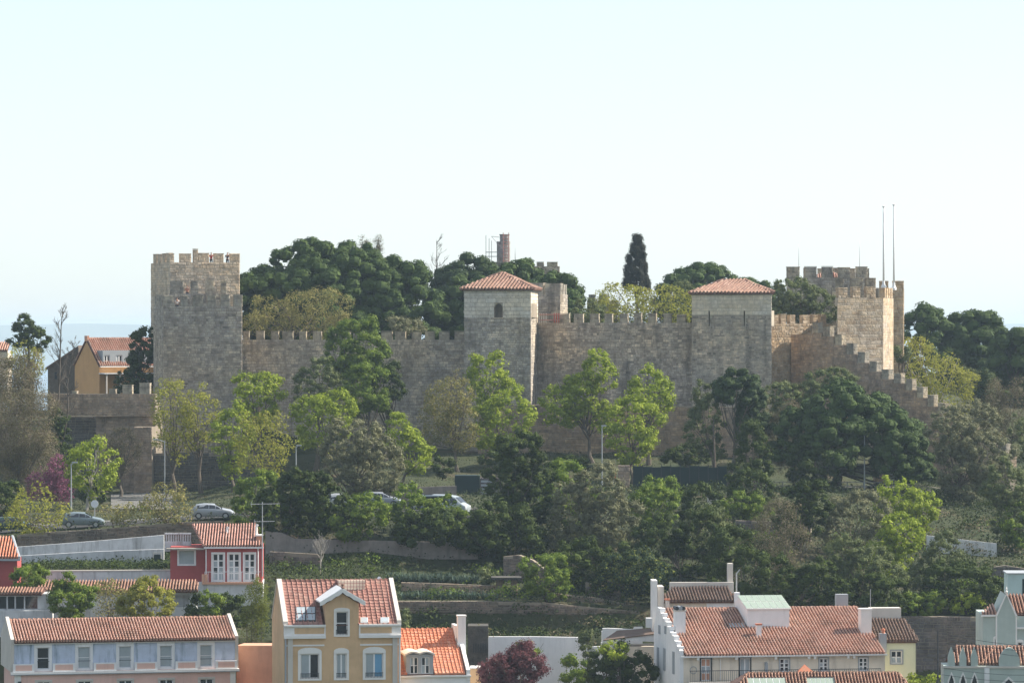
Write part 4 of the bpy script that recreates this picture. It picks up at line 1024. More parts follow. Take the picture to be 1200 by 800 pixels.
def chimney(fr, onf, pxa, pxb, pyt, pyb, dep, mat, capmat='stone_trim', pot=False):
    p = onf((pxa+pxb)/2, pyb); a, b_ = fr.U(pxa,p.y), fr.U(pxb,p.y); z = fr.Z(pyt, a, p.y)
    c = MB().box(a, b_, p.y, p.y+dep, p.z-.4, z).build('chimney', M[mat], fr.o)
    MB().box(a-.06, b_+.06, p.y-.06, p.y+dep+.06, z+.002, z+.12).build('chimney_cap', M[capmat], c)
    if pot:
        MB().lathe(((a+b_)/2, p.y+dep/2, z+.12), [(.13,0),(.11,.3),(.16,.32),(.16,.42)], 8).build('chimney_pot', M['tile_new'], c)
    return c, a, b_, p, z
c, a, b_, p, z = chimney(fr, onroofL, 791.5, 803.5, 716, 742, .9, 'white')
for k, (du, mt) in enumerate(((.12,'iron'),(.42,'grey_trim'),(.68,'iron'))):
    MB().tube([(a+du,p.y-.1,z+.25),(a+du+.02,p.y+1.0,z+.27)], .16, 9).build('chimney_pot', M[mt], c)
chimney(fr, onroofL, 780.5, 784.5, 703, 713.2, .4, 'stone_trim', 'tile_new')
chimney(fr, onroofL, 887, 892.5, 732, 745.5, .4, 'white', 'tile_new', False)
chimney(fr, onroofL, 1009, 1021.5, 714.5, 741.5, 1.0, 'white_trim', 'white_trim')
skylight(fr, 853, 875, 730, 735.5, 'glass_pale', onroofL, 1, 1, h=.06)
# roof box with glass top
p = onroofL(897, 735); a, b_ = fr.U(876,p.y), fr.U(925,p.y); zt = fr.Z(714,a,p.y); vk = 3.6+p.y; zk = fr.Z(698.5,a,vk)
bx = MB().yz([(p.y,p.z-.3),(vk+1.5,p.z-.3),(vk+1.5,zk-.6),(vk,zk-.1),(p.y,zt)], a, b_).build('roof_box', M['white'], fr.o)
lo = Vector((a-.12,p.y-.12,zt+.0)); ro = Vector((b_+.12,p.y-.12,zt+.0)); d = Vector((0,vk-p.y+.12,zk-zt)); m = MB(); 
vv = [lo,ro,ro+d,lo+d]; m.add([v+Vector((0,0,.0)) for v in vv]+[v+Vector((0,0,.1)) for v in vv], [(0,3,2,1),(4,5,6,7),(0,1,5,4),(1,2,6,5),(2,3,7,6),(3,0,4,7)]); gr = m.build('glass_roof', M['white_trim'], bx)
for i in range(7):
    for j in range(2):
        t0,t1,s0,s1 = (i+.05)/7,(i+.95)/7,(j+.03)/2,(j+.97)/2
        g = [lo+(ro-lo)*t0+d*s0, lo+(ro-lo)*t1+d*s0, lo+(ro-lo)*t1+d*s1, lo+(ro-lo)*t0+d*s1]; up = Vector((0,0,.104))
        q_ = MB().add([w_+up for w_ in g]+[w_+up+Vector((0,0,.02)) for w_ in g], [(0,3,2,1),(4,5,6,7),(0,1,5,4),(1,2,6,5),(2,3,7,6),(3,0,4,7)]).build('pane', M['glass_green'], bx)
bpy.data.objects.remove(gr) if False else None

# --- small lemon house on its right
fr = Frame('side_house', 'narrow pale lemon house with one window and dark tile roof beside the long cream house', 'house', 1034, 356, 4, 905)
uR = fr.U(1073); um = uR/2; ze = fr.Z(751, um); vr = 4.5; zr = fr.Z(725, um, vr)
h = (fr.U(1044), fr.U(1057), fr.Z(777,um), fr.Z(762,um))
mb = MB(); facade(mb, -1.0, uR, 0, ze, [h]); shell(mb, -1.0, uR, 6, 0, ze); mb.build('wall', M['lemon'], fr.o)
window(fr.o, *h, 0, 2, 2, sur=.1, surmat='grey_trim', fw=.08)
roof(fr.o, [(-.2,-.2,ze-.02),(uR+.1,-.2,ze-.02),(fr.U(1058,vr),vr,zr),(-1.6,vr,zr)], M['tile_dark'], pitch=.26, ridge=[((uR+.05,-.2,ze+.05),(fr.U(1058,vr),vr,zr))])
roof(fr.o, [(uR+.1,-.2,ze-.02),(uR+.1,6,ze-.02),(fr.U(1058,vr),vr,zr)], M['tile_dark'], pitch=.26)
MB().yz([(0,ze-.2),(2.0,ze-.2),(2.0,ze+1.3)], -1.1, -.9).build('gable_wall', M['orange'], fr.o)
tbox(fr, 'parapet_box', 'stone_trim', 1020, 1056, 712, 726, 4.7, 6.0)
c = tbox(fr, 'chimney', 'grey_trim', 1031, 1039, 742, 765, -1.1, -.4)
u = (fr.U(1035,-.7)); MB().lathe((u,-.75,fr.Z(742,0,-.7)), [(.14,0),(.11,.25),(.17,.28),(.15,.4),(.05,.45)], 9).build('chimney_pot', M['tile_new'], c)
MB().tube([(fr.U(1020.5,5),5.2,fr.Z(726,0,5)),(fr.U(1020.5,5),5.2,fr.Z(690,0,5))], .03, 5).build('aerial', M['metal'], fr.o)
tbox(fr, 'chimney', 'grey_trim', 980, 994, 696, 716, 8.0, 8.8)

# --- roof at the very bottom with glass strips
fr = Frame('front_house', 'tile roof with pale glass strips at the bottom edge in front of the cream house', 'house', 862, 333, 3, 905)
uR = fr.U(1062); vr = 4.2; zr = fr.Z(788.5, uR/2, vr); ze = zr-2.2
mb = MB(); mb.box(-.6, uR+.9, .2, 8, 0, ze-.15); mb.build('wall', M['cream'], fr.o)
ra, rb_ = fr.U(876,vr), fr.U(1052,vr)
sk = [[(fr.U(a,1.5),.4,0),(fr.U(b_,1.5),.4,0),(fr.U(b_,1.5),3.5,0),(fr.U(a,1.5),3.5,0)] for a, b_ in ((878,924),(948,981))]
sl = 2.2/vr
sk2 = [[(q[0],q[1],ze+sl*q[1]) for q in s_] for s_ in sk]
roof(fr.o, [(-1,0,ze),(uR+1.2,0,ze),(rb_,vr,zr),(ra,vr,zr)], M['tile_old'], pitch=.26, course=.36, holes=sk2, ridge=[((ra,vr,zr),(rb_,vr,zr)),((-1,0,ze),(ra,vr,zr)),((uR+1.2,0,ze),(rb_,vr,zr))])
roof(fr.o, [(-1,8.4,ze),(-1,0,ze),(ra,vr,zr)], M['tile'], pitch=.26); roof(fr.o, [(uR+1.2,0,ze),(uR+1.2,8.4,ze),(rb_,vr,zr)], M['tile'], pitch=.26)
roof(fr.o, [(uR+1.2,8.4,ze),(-1,8.4,ze),(ra,vr+.01,zr),(rb_,vr+.01,zr)], M['tile_old'], pitch=.26)
for s_ in sk2:
    n = 6; w_ = (s_[1][0]-s_[0][0])
    g_ = MB().add([(q[0],q[1],q[2]+.02) for q in s_]+[(q[0],q[1],q[2]+.10) for q in s_], [(0,3,2,1),(4,5,6,7),(0,1,5,4),(1,2,6,5),(2,3,7,6),(3,0,4,7)]).build('roof_glazing', M['white_metal'], fr.o)
    for i in range(n):
        a, b_ = s_[0][0]+w_*(i+.06)/n, s_[0][0]+w_*(i+.94)/n; y0, y1 = s_[0][1]+.08, s_[2][1]-.08
        MB().add([(a,y0,ze+sl*y0+.102),(b_,y0,ze+sl*y0+.102),(b_,y1,ze+sl*y1+.102),(a,y1,ze+sl*y1+.102),(a,y0,ze+sl*y0+.12),(b_,y0,ze+sl*y0+.12),(b_,y1,ze+sl*y1+.12),(a,y1,ze+sl*y1+.12)],
                 [(0,3,2,1),(4,5,6,7),(0,1,5,4),(1,2,6,5),(2,3,7,6),(3,0,4,7)]).build('pane', M['glass_green'], g_)
mb = MB(); a, b_ = fr.U(931,vr+.6), fr.U(956,vr+.6); zz = zr-.1
ob = MB().add([(a,vr+.2,zz),(b_,vr+.2,zz),(b_,vr+2,zz-.2),(a,vr+2,zz-.2),((a+b_)/2,vr+1,zz+.75)], [(0,1,4),(1,2,4),(2,3,4),(3,0,4),(3,2,1,0)]).build('roof_hip', M['tile_new'], fr.o)

# --- pale green gothic houses on the right
fr = Frame('gothic_house', 'pale green house with steep pointed gable and dark tile roof at the right edge', 'house', 1152, 344, -2, 905)
um = fr.U(1185); ug0, ug1 = fr.U(1168.5), fr.U(1190); uR = fr.U(1235)
ze = fr.Z(721.5, um)
Hs = [(fr.U(1165.5), fr.U(1170.5), fr.Z(760,um), fr.Z(748,um)), (fr.U(1192.5), fr.U(1198), fr.Z(763,um), fr.Z(752,um)), (fr.U(1177.5), fr.U(1182.5), fr.Z(763,um), fr.Z(744,um))]
mb = MB(); facade(mb, 0, uR, 0, ze, Hs); shell(mb, 0, uR, 8, 0, ze); mb.build('wall', M['teal'], fr.o)
for h in Hs: window(fr.o, *h, 0, 1, 2, sur=.1, surmat='white_trim', arch=.15, fw=.06)
ap = ((ug0+ug1)/2, fr.Z(697, um))
MB().xz([(ug0,ze-2.6),(ug1,ze-2.6),(ug1,ze+.0),ap,(ug0,ze+.0)], -.12, 6).build('gable', M['teal'], fr.o)
m = MB()
for sg, e in ((-1, (ug0, ze)), (1, (ug1, ze))):
    dx, dz = e[0]-ap[0], e[1]-ap[1]; l = math.hypot(dx,dz); px_, pz_ = -dz/l*.14*sg, dx/l*.14*sg
    poly = [(ap[0],ap[1]+.2),(ap[0],ap[1]+.0),(e[0],e[1]+.0),(e[0]+sg*.16,e[1]+.02)]
    if sg < 0: poly = poly
    else: poly = poly[::-1]
    m.xz(poly, -.2, -.123)
m.build('gable_trim', M['white_trim'], fr.o)
MB().box(ug0-.12, ug0, -.14, -.003, 0, ze).box(ug1, ug1+.12, -.14, -.003, 0, ze).build('pilaster', M['white_trim'], fr.o)
MB().box(-.15, ug0-.13, -.2, -.003, ze-.03, ze+.12).box(ug1+.13, uR, -.2, -.003, ze-.03-1.0, ze+.12-1.0).build('cornice', M['white_trim'], fr.o)
MB().lathe((ap[0],-.1,ap[1]+.2), [(.06,0),(.12,.1),(.04,.2),(.08,.3),(.02,.5)], 8).build('finial', M['white_trim'], fr.o)
zR = fr.Z(705, um, 4)
roof(fr.o, [(-.15,-.1,ze+.13),(ug0-.0,-.1,ze+.13),(ug0+.0,3.2,zR-.2),(1.0,3.2,zR-.2)], M['tile'], pitch=.27)
roof(fr.o, [(ug1,.2,ze+.1),(uR,.2,ze+.1),(uR,5,fr.Z(697,um,5)),(ap[0]+.3,5,fr.Z(697,um,5))], M['tile_old'], pitch=.27)
ob = MB().add([(ap[0],-.15,ap[1]+.06),(ug1+.1,-.15,ze+.05),(ug1+.1,5,ze+.05),(ap[0],5,ap[1]+.06),(ap[0],-.15,ap[1]-.06),(ug1+.1,-.15,ze-.08),(ug1+.1,5,ze-.08),(ap[0],5,ap[1]-.06)],
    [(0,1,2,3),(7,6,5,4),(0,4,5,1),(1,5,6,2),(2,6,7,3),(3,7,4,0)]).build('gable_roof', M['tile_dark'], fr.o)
fr = Frame('gothic_annex', 'lower pale green annex with a row of pointed parapet gables and pointed windows', 'house', 1106, 332, -2, 905)
um = fr.U(1150); uR = fr.U(1240); ze = fr.Z(780, um)
mb = MB(); mb.box(0, uR, 0, 3.5, 0, ze); mb.build('wall', M['teal'], fr.o)
def lancet(c, w, z0, z1, v0, v1):
    n = 6; pts = [(c-w,z0),(c+w,z0),(c+w,z0+(z1-z0)*.45)]
    for q in range(1,n): t = q/n; pts.append((c+w*(1-t**1.1), z0+(z1-z0)*(.45+.55*t)))
    pts.append((c,z1))
    for q in range(n-1,0,-1): t = q/n; pts.append((c-w*(1-t**1.1), z0+(z1-z0)*(.45+.55*t)))
    pts.append((c-w,z0+(z1-z0)*.45)); return pts
for px in (1115, 1128.5, 1142):
    c = fr.U(px); MB().xz(lancet(c, .27, ze+.003, fr.Z(757.5,um), 0, 0), .0, .5).build('parapet_gable', M['teal'], fr.o)
for px in (1115, 1128.5, 1142):
    c = fr.U(px); w = MB().xz(lancet(c, .30, fr.Z(806,um), fr.Z(786.5,um), 0, 0), -.06, -.003).build('window', M['white_trim'], fr.o)
    MB().xz(lancet(c, .18, fr.Z(805,um), fr.Z(790,um), 0, 0), -.075, -.061).build('pane', M['glass'], w)
c = fr.U(1183); pts = [(c-.8,ze+.003),(c+.8,ze+.003)] + [(c+.8*math.cos(t)*abs(math.cos(t))**.1, ze+.45+ (1.0*math.sin(t)**1.3)) for t in [i*math.pi/12 for i in range(0,13)]]
MB().xz(pts, .0, .5).build('parapet_gable', M['teal'], fr.o)
w = MB().xz(lancet(fr.U(1182), .75, fr.Z(812,um), fr.Z(792,um), 0, 0), -.06, -.003).build('window', M['white_trim'], fr.o)
MB().xz(lancet(fr.U(1182), .55, fr.Z(811,um), fr.Z(795,um), 0, 0), -.075, -.061).build('pane', M['glass'], w)
MB().box(fr.U(1153.5), fr.U(1159.5), -.1, -.003, 0, ze-.1).build('pilaster', M['white'], fr.o)
MB().box(-.1, uR, -.1, -.003, ze-.16, ze).build('cornice', M['stone_trim'], fr.o)
zr = fr.Z(757.5, um, 3)
roof(fr.o, [(.5,.5,ze+.05),(uR,.5,ze+.05),(uR,3,zr),(1.2,3,zr)], M['tile_old'], pitch=.27, ridge=[((1.2,3,zr),(uR,3,zr)),((fr.U(1150,1),.5,ze+.1),(fr.U(1166,3),3,zr))])
roof(fr.o, [(uR,5.5,ze+.05),(.5,5.5,ze+.05),(1.2,3.01,zr),(uR,3.01,zr)], M['tile_old'], pitch=.27)
fr = Frame('roof_hut', 'plain pale cyan box building behind the pointed gable at the right edge', 'hut', 1181, 362, -2, 760)
mb = MB().box(0, fr.U(1220), 0, 4, 0, fr.Z(672.5, 1)).build('wall', M['cyan'], fr.o)
MB().box(-.1, fr.U(1220)+.1, -.1, 4.1, fr.Z(672.5,1)+.003, fr.Z(671,1)).build('roof_edge', M['grey_trim'], fr.o)
MB().box(fr.U(1198), fr.U(1200.5), -.04, -.003, fr.Z(700,1), fr.Z(678,1)).build('door', M['green_fence'], fr.o)

# --- red house
fr = Frame('red_house', 'red house with three tall white glazed doors, shuttered window and tile roof', 'house', 199, 386, 2, 760)
uA = fr.U(241,0); uR = fr.U(307); um = uR/2; zf = fr.Z(681.5, um); ze = fr.Z(640.5, um); vr = 5.5; zr = fr.Z(614.5, um, vr)
DH = [(fr.U(a), fr.U(b_), zf+.1, fr.Z(648,um)) for a, b_ in ((249,262.5),(267.5,281),(286,299))]
mb = MB(); facade(mb, uA, uR, zf, ze, DH); mb.add([(uA,0,zf),(uR,0,zf),(uR,7,zf),(uA,7,zf),(uA,0,ze),(uR,0,ze),(uR,7,ze),(uA,7,ze)], [(1,2,6,5),(2,3,7,6),(3,0,4,7),(4,5,6,7)])
hw = (fr.U(209.5,.8), fr.U(228,.8), fr.Z(661.5,um), fr.Z(645,um)); zl = fr.Z(672,um)
zt = fr.Z(641,um)
facade(mb, 0, uA, zl-1.0, zt, [hw], v=.8); mb.add([(0,.8,zl-1),(0,6,zl-1),(0,6,zt),(0,.8,zt),(uA,6,zt),(uA,.8,zt)], [(1,0,3,2),(3,5,4,2)])
mb.build('wall', M['red'], fr.o)
w = window(fr.o, *hw, .8, 1, 1, glass='glass_pale', sur=.13, surmat='white', fw=.05)
for h in DH: window(fr.o, *h, 0, 2, 4, fw=.11, sur=.10, surmat='white', name='balcony_door', glasses=['glass_pale','glass','glass_pale','glass','glass','glass_pale','glass','glass'])
MB().box(fr.U(232), uR+.1, -.9, 7, 0, zf-.003).build('base_wall', M['white_old'], fr.o)
MB().box(0-.4, fr.U(232)-.003, .3, 7, 0, zl-.9).build('base_wall', M['white_old'], fr.o)
bal = MB().box(fr.U(237,-1), uR+.12, -1.2, -.903, zf-.15, zf+.05).build('balcony', M['salmon'], fr.o)
rb = MB(); zt_ = zf+1.0; rb.box(fr.U(240,-1), uR-.1, -1.12, -1.07, zt_-.04, zt_)
u = fr.U(240,-1)
while u < uR-.1: rb.box(u-.02, u+.02, -1.11, -1.08, zf+.05, zt_-.04); u += .3
rb.build('railing', M['white_metal'], bal)
for px in (238,241.5,301): MB().box(fr.U(px,-1.1)-.12, fr.U(px,-1.1)+.12, -1.2, -1.0, zf+.05, zf+.75).build('planter', M['salmon'], bal)
roof(fr.o, [(uA-.15,-.25,ze+.02),(uR+.1,-.25,ze+.02),(fr.U(300,vr),vr,zr),(fr.U(226,vr),vr,zr)], M['tile_mid'], pitch=.255, ridge=[((uA-.15,-.25,ze+.05),(fr.U(226,vr),vr,zr))])
MB().box(uA-.15, uR+.15, -.38, -.26, ze-.12, ze+.0).build('gutter', M['white'], fr.o)
for px in (241.5,302.5): MB().tube([(fr.U(px),-.1,zf),(fr.U(px),-.1,ze-.1)], .05, 6).build('downpipe', M['white'], fr.o)
c = MB().box(fr.U(300.5,1.0), fr.U(307.5,1.0), 1.0, 2.0, ze, fr.Z(628,um,1)).build('chimney', M['salmon'], fr.o)
MB().box(fr.U(300,1.0), fr.U(308,1.0), .9, 2.1, fr.Z(628,um,1)+.003, fr.Z(627,um,1)+.05).build('chimney_cap', M['white_trim'], c)
for px, v, y0, y1 in ((300.3,1.5,614,628),(266,3.2,617,625.5)):
    u = fr.U(px,v); MB().tube([(u,v,fr.Z(y1,u,v)),(u,v,fr.Z(y0+3,u,v)),(u+.12,v,fr.Z(y0,u,v))], [.12,.11,.13], 8).build('vent_pipe', M['white_metal'], fr.o)
# roof terrace balustrade behind the left part
bl = MB(); z0_ = fr.Z(634,um,3.6); z1_ = fr.Z(624,um,3.6); bl.box(fr.U(193,3.6), fr.U(224,3.6), 3.5, 3.8, z1_-.15, z1_); bl.box(fr.U(193,3.6), fr.U(224,3.6), 3.5, 3.8, z0_-.9, z0_)
for i in range(11): u = fr.U(195+i*2.8,3.6); bl.box(u-.06, u+.06, 3.58, 3.72, z0_, z1_-.15)
bl.build('balustrade', M['white_old'], fr.o)
# pergola slab
MB().box(-.3, uA-.1, -.2, .7, ze-.25, ze-.12).build('pergola', M['bark_pale'], fr.o)

# --- orange house behind the left outer wall
fr = Frame('orange_house', 'orange house with gable end, red tile roof and grey dormer behind the ruined wall', 'house', 116.5, 531, 33, 560)
ze = fr.Z(429,0); vr = 3.35; vb = 6.7; zr = ze + (430-399)/F*531 ; uR = 12.0
mb = MB(); mb.box(0, uR, 0, vb, 0, ze); mb.yz([(0,ze-.001),(vb,ze-.001),(vr,zr)], 0.001, uR-.001); mb.build('wall', M['orange'], fr.o)
roof(fr.o, [(-.15,-.2,ze+.02),(uR,-.2,ze+.02),(uR,vr,zr+.12),(-.15,vr,zr+.12)], M['tile'], pitch=.3, course=.45, ridge=[((-.15,vr,zr+.15),(uR,vr,zr+.15))])
roof(fr.o, [(uR,vb+.2,ze+.02),(-.15,vb+.2,ze+.02),(-.15,vr+.01,zr+.12),(uR,vr+.01,zr+.12)], M['tile'], pitch=.3, course=.45)
da, db = .5, 7.0; zt = fr.Z(410.5, 3); Hs = [(fr.U(122.5), fr.U(129), ze+.25, fr.Z(416,2)), (fr.U(136.5), fr.U(143.5), ze+.25, fr.Z(416,2))]
mb = MB(); facade(mb, da, db, ze, zt, Hs, v=.05); mb.add([(da,.05,ze),(da,2.6,ze),(da,2.6,zt),(da,.05,zt),(db,.05,ze),(db,2.6,ze),(db,2.6,zt),(db,.05,zt)], [(1,0,3,2),(4,5,6,7),(3,7,6,2)])
mb.build('dormer', M['grey_trim'], fr.o)
for h in Hs: window(fr.o, *h, .05, 2, 1, fw=.1, glass='glass')
MB().box(0, uR, -.35, -.003, ze-.12, ze+.0).build('cornice', M['white_trim'], fr.o)
aw = MB().box(-.1, uR, -1.6, -.003, fr.Z(438,0), fr.Z(437,0)).build('awning', M['white_metal'], fr.o)
for i in range(5): MB().box(.2+i*1.9, .35+i*1.9, -1.5, -1.35, 0, fr.Z(438.2,0)).build('post', M['stone_trim'], fr.o)
MB().box(-.2, .1, vr-.4, vr+.3, zr-.2, zr+.5).build('chimney', M['salmon'], fr.o)
fr2 = Frame('dark_roof_house', 'grey walled house with dark brown sloping roof left of the orange house', 'house', 56, 548, 0, 560)
uR = fr2.U(92); a = fr2.Z(431, 0); b_ = fr2.Z(407, 0)
MB().xz([(0,0),(uR,0),(uR,b_),(0,a)], 0, 7).build('wall', M['bark'], fr2.o)
MB().xz([(-.3,a-.25),(uR,b_+.0),(uR,b_+.25),(-.3,a+.02)], -.3, 7.2).build('roof', M['tile_dark'], fr2.o)
for px in (64, 69.5): MB().box(fr2.U(px), fr2.U(px+3), -.05, -.003, fr2.Z(444,1), fr2.Z(436,1)).build('window', M['glass'], fr2.o)
fr2 = Frame('far_left_house', 'sliver of a house with red tile roof at the far left behind the trees', 'house', -18, 560, 0, 470)
ze = fr2.Z(411,1); uR = fr2.U(9)
MB().box(0, uR, 0, 5, 0, ze).build('wall', M['cream'], fr2.o)
roof(fr2.o, [(0,-.2,ze),(uR,-.2,ze),(uR,3,fr2.Z(401,1,3)),(0,3,fr2.Z(401,1,3))], M['tile'], pitch=.3)

# --- sheds and small things on the left terraces
fr = Frame('garden_house', 'corner of a small red walled house with bright tile roof at the left edge', 'house', -16, 384, 3, 730)
uR = fr.U(24); ze = fr.Z(654, 1.5); vr = 5; zr = fr.Z(629, 1.5, vr)
MB().box(0, uR-.3, 0, 6, 0, ze-.15).build('wall', M['red'], fr.o)
roof(fr.o, [(0,-.2,ze+.02),(uR-.15,-.2,ze+.02),(fr.U(13.5,vr),vr,zr),(0,vr,zr)], M['tile_new'], pitch=.27)
mb = MB(); p, q = Vector((uR-.1,-.25,ze)), Vector((fr.U(14.5,vr),vr,zr)); mb.tube([p+Vector((0,0,.08)), (p+q)/2+Vector((0,0,.08)), q+Vector((0,0,.08))], .14, 6); mb.build('verge', M['grey_trim'], fr.o)
MB().box(0, uR, -.35, -.21, ze-.2, ze-.02).build('gutter', M['grey_trim'], fr.o)
fr = Frame('lean_to_shed', 'long low shed with old tile lean-to roof behind the two round garden trees', 'shed', 44, 377, 2, 745)
uR = fr.U(230); ze = fr.Z(691.5, uR/2); vr = 3.0; zr = fr.Z(680.5, uR/2, vr)
h = [(fr.U(197), fr.U(222), fr.Z(711,uR/2), fr.Z(697,uR/2))]
mb = MB(); facade(mb, 0, uR, 0, ze, h, t=.8); shell(mb, 0, uR, 3.2, 0, ze); mb.build('wall', M['white_old'], fr.o)
roof(fr.o, [(-.1,-.5,ze-.05),(uR+.2,-.5,ze-.05),(uR,vr,zr),(-.1,vr,zr)], M['tile_old'], pitch=.27)
fr = Frame('tool_shed', 'dark fronted shed with sagging tile edge at the left below the small garden tree', 'shed', -14, 372, 2, 745)
uR = fr.U(60); ze = fr.Z(695.5, 2); H4 = [(fr.U(a), fr.U(b_), fr.Z(713,2), fr.Z(698.5,2)) for a, b_ in ((-8,7.5),(9,17),(18.5,28),(29.5,44))]
mb = MB(); facade(mb, 0, uR, 0, ze, H4, t=.5); shell(mb, 0, uR, 3, 0, ze); mb.build('wall', M['white_old'], fr.o)
for h in H4: MB().box(h[0], h[1], .3, .34, h[2], h[3]).build('window', M['glass'], fr.o)
roof(fr.o, [(0,-.4,ze),(fr.U(49),-.4,ze),(fr.U(56,2.6),2.6,fr.Z(687,2,2.6)),(0,2.6,fr.Z(689,2,2.6))], M['tile_old'], pitch=.27)
MB().box(0, fr.U(62), -.9, -.1, 0, fr.Z(714.5,2)).build('base_wall', M['white_old'], fr.o)

# --- salmon wall, hut and white walls between the houses
rwall('salmon garden wall between the pink house and the ochre house', [(277,358,756),(319,357.5,756)], 905, 'salmon', 3.0, stone=False)
rwall('sunlit yellow wall end beside the orange roofed house', [(551,357,783),(564,357,783)], 905, 'yellow', 2.0, stone=False, coping='white_trim')
rwall('long white garden wall behind the plum tree', [(572,375.5,745.5),(630,375.5,745.5),(686,375.5,746.5)], 850, 'white', .4, stone=False)
rwall('white wall with notched top left of the big house', [(705,372,739),(712,372,739)], 850, 'white', .4, stone=False)
rwall('lower white link wall between the notches', [(686,373.5,757),(705,373.5,757)], 850, 'white', .4, stone=False)
rwall('white wall running to the cream gable above the small tiled lean-to', [(704,371.5,752),(712,371.4,752)], 850, 'white', .4, stone=False)
rwall('white stepped wall right of the dark gap', [(706,370.5,736),(712,370.5,735.6),(742,370.5,737),(743,370.5,734.5),(753,370.5,734)], 850, 'white', .4, stone=False)
fr = Frame('lean_to', 'small white lean-to with thin tiled roof against the cream gable', 'shed', 712, 364, 2, 850)
uR = fr.U(770); um = uR/2
MB().box(1.3, uR, 0, 3.4, 0, fr.Z(757,um)).build('wall', M['cream'], fr.o)
MB().xz([(0.2,fr.Z(749,um)),(uR,fr.Z(751.5,um)),(uR,fr.Z(741.5,um)),(0.6,fr.Z(748,um))], -.3, -.05).build('fascia', M['white'], fr.o)
m = MB(); m.add([(-.4,-.4,fr.Z(749,um)),(uR,-.4,fr.Z(741.3,um)),(uR,3,fr.Z(738,um)),(1,3,fr.Z(741,um)),(-.4,-.4,fr.Z(750,um)),(uR,-.4,fr.Z(742.3,um)),(uR,3,fr.Z(739,um)),(1,3,fr.Z(742,um))],
    [(0,1,2,3),(7,6,5,4),(0,4,5,1),(1,5,6,2),(2,6,7,3),(3,7,4,0)]); m.build('roof', M['tile_dark'], fr.o)
# dark roofed building behind the cream house
fr = Frame('back_house', 'dark tiled house in shade behind the cream house with white strip wall', 'house', 766, 366, 2, 860)
uR = fr.U(866); um = uR/2; ze = fr.Z(704.5, um); vr = 5; zr = fr.Z(688, um, vr)
MB().box(fr.U(776), fr.U(828)-.003, 0, 6, 0, ze-.003).build('wall', M['cream'], fr.o)
MB().box(fr.U(828), fr.U(862), -.1, 6, 0, ze).build('wall', M['white'], fr.o)
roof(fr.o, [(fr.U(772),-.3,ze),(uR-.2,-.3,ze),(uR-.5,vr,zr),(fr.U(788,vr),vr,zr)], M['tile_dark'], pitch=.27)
MB().box(fr.U(785,vr), fr.U(860,vr), vr+.1, vr+.6, zr-.5, fr.Z(682,um,vr)).build('parapet', M['stone_trim'], fr.o)
tbox(fr, 'tall_pier', 'white_trim', 764.5, 770.5, 680, 745, -.8, 1.6); tbox(fr, 'tall_pier', 'stone_trim', 770.8, 778, 687, 745, -.5, 2.2)
tbox(fr, 'chimney', 'white', 861, 867, 694, 716, -.9, -.2); tbox(fr, 'water_tank', 'white_metal', 757.5, 764, 724, 735, -2, -1)
tbox(fr, 'buttress', 'stone_trim', 853, 859, 660, 690, vr+.6, vr+1.6)
MB().tube([(fr.U(863,vr),vr,zr-.5),(fr.U(863,vr),vr,fr.Z(672,um,vr)),(fr.U(867,vr),vr,fr.Z(667,um,vr))], .06, 6).build('vent_pipe', M['metal'], fr.o)
# hut in the gap behind the orange roofed house
fr = Frame('garden_hut', 'small brown garden hut with tiled top behind the white chimney', 'hut', 548, 366, 0, 860)
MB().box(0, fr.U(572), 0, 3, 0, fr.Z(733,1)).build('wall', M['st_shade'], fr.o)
m = MB()
for i in range(9): u = fr.U(555+i*2); m.box(u-.03, u+.03, -.3, -.25, fr.Z(764,1), fr.Z(753,1))
m.build('railing', M['iron'], fr.o)

# --- retaining walls over the slope
rwall('dark wall edging the road at the upper left', [(20,408.35,626.5),(60,408.35,623),(120,408.35,619.5),(215,408.35,611.5),(262,408.35,610)], [660,655,650,645,640], 'st_retain', .4, bw=.5, bh=.25)
rwall('whitewashed old retaining wall below the road at the left', [(20,402.5,640.5),(75,402.5,636.5),(130,402.5,632),(192,402.5,626.5)], 675, 'white_old', .5, stone=False)
rwall('lower whitewashed wall with a small dark blue door', [(22,400.4,651),(110,400.4,646),(192,400.4,643)], 680, 'white_old', .5, stone=False)
rwall('low white terrace wall above the lean-to roof', [(54,389.5,669.5),(130,389.5,669),(197,389.5,668.5),(232,389.5,668)], 705, 'white_old', .35, stone=False, coping='stone_trim')
p = P2(180.5,400.1); z_ = zpx(665,400.1)
d_ = empty('garden_door', (p.x,p.y-.08,z_), 0, 'small dark blue arched door in the whitewashed terrace wall', 'door')
MB().box(0, .62, 0, .07, 0, 1.25).build('door_leaf', M['green_fence'], d_); MB().box(-.08,0,-.02,.07,0,1.35).box(.62,.70,-.02,.07,0,1.35).box(-.08,.70,-.02,.07,1.351,1.45).build('frame', M['stone_trim'], d_)
rwall('long plain retaining wall crossing the slope right of the red house', [(311,402.6,622),(330,402.6,624),(345,402.6,631),(400,402.6,632.5),(500,402.6,634.5),(560,402.6,637)], [655]*6, 'wall_plain', .5, stone=False)
rwall('low rubble wall below the plain retaining wall beside the red house', [(316,398.5,646),(372,398.5,649),(376,398.5,654)], 670, 'st_retain', .5)
rwall('rubble terrace wall above the orange tile roof', [(470,391.9,682),(520,391.9,683.5),(582,391.9,686)], 708, 'st_brown', .5)
rwall('broken rubble wall running down behind the small stone shed', [(590,396,652),(608,396,650),(624,395.5,656),(640,395,668)], [690,690,695,700], 'st_retain', .5)
rwall('sloping dark retaining wall above the white garden wall', [(462,385,704),(560,385,704),(640,385,706),(700,385,712),(750,385,716)], 770, 'st_retain', .6)
rwall('low wall stub on the slope left of the tall piers', [(686,390,682),(705,389.5,686),(726,389,692)], 715, 'mauve', .5)
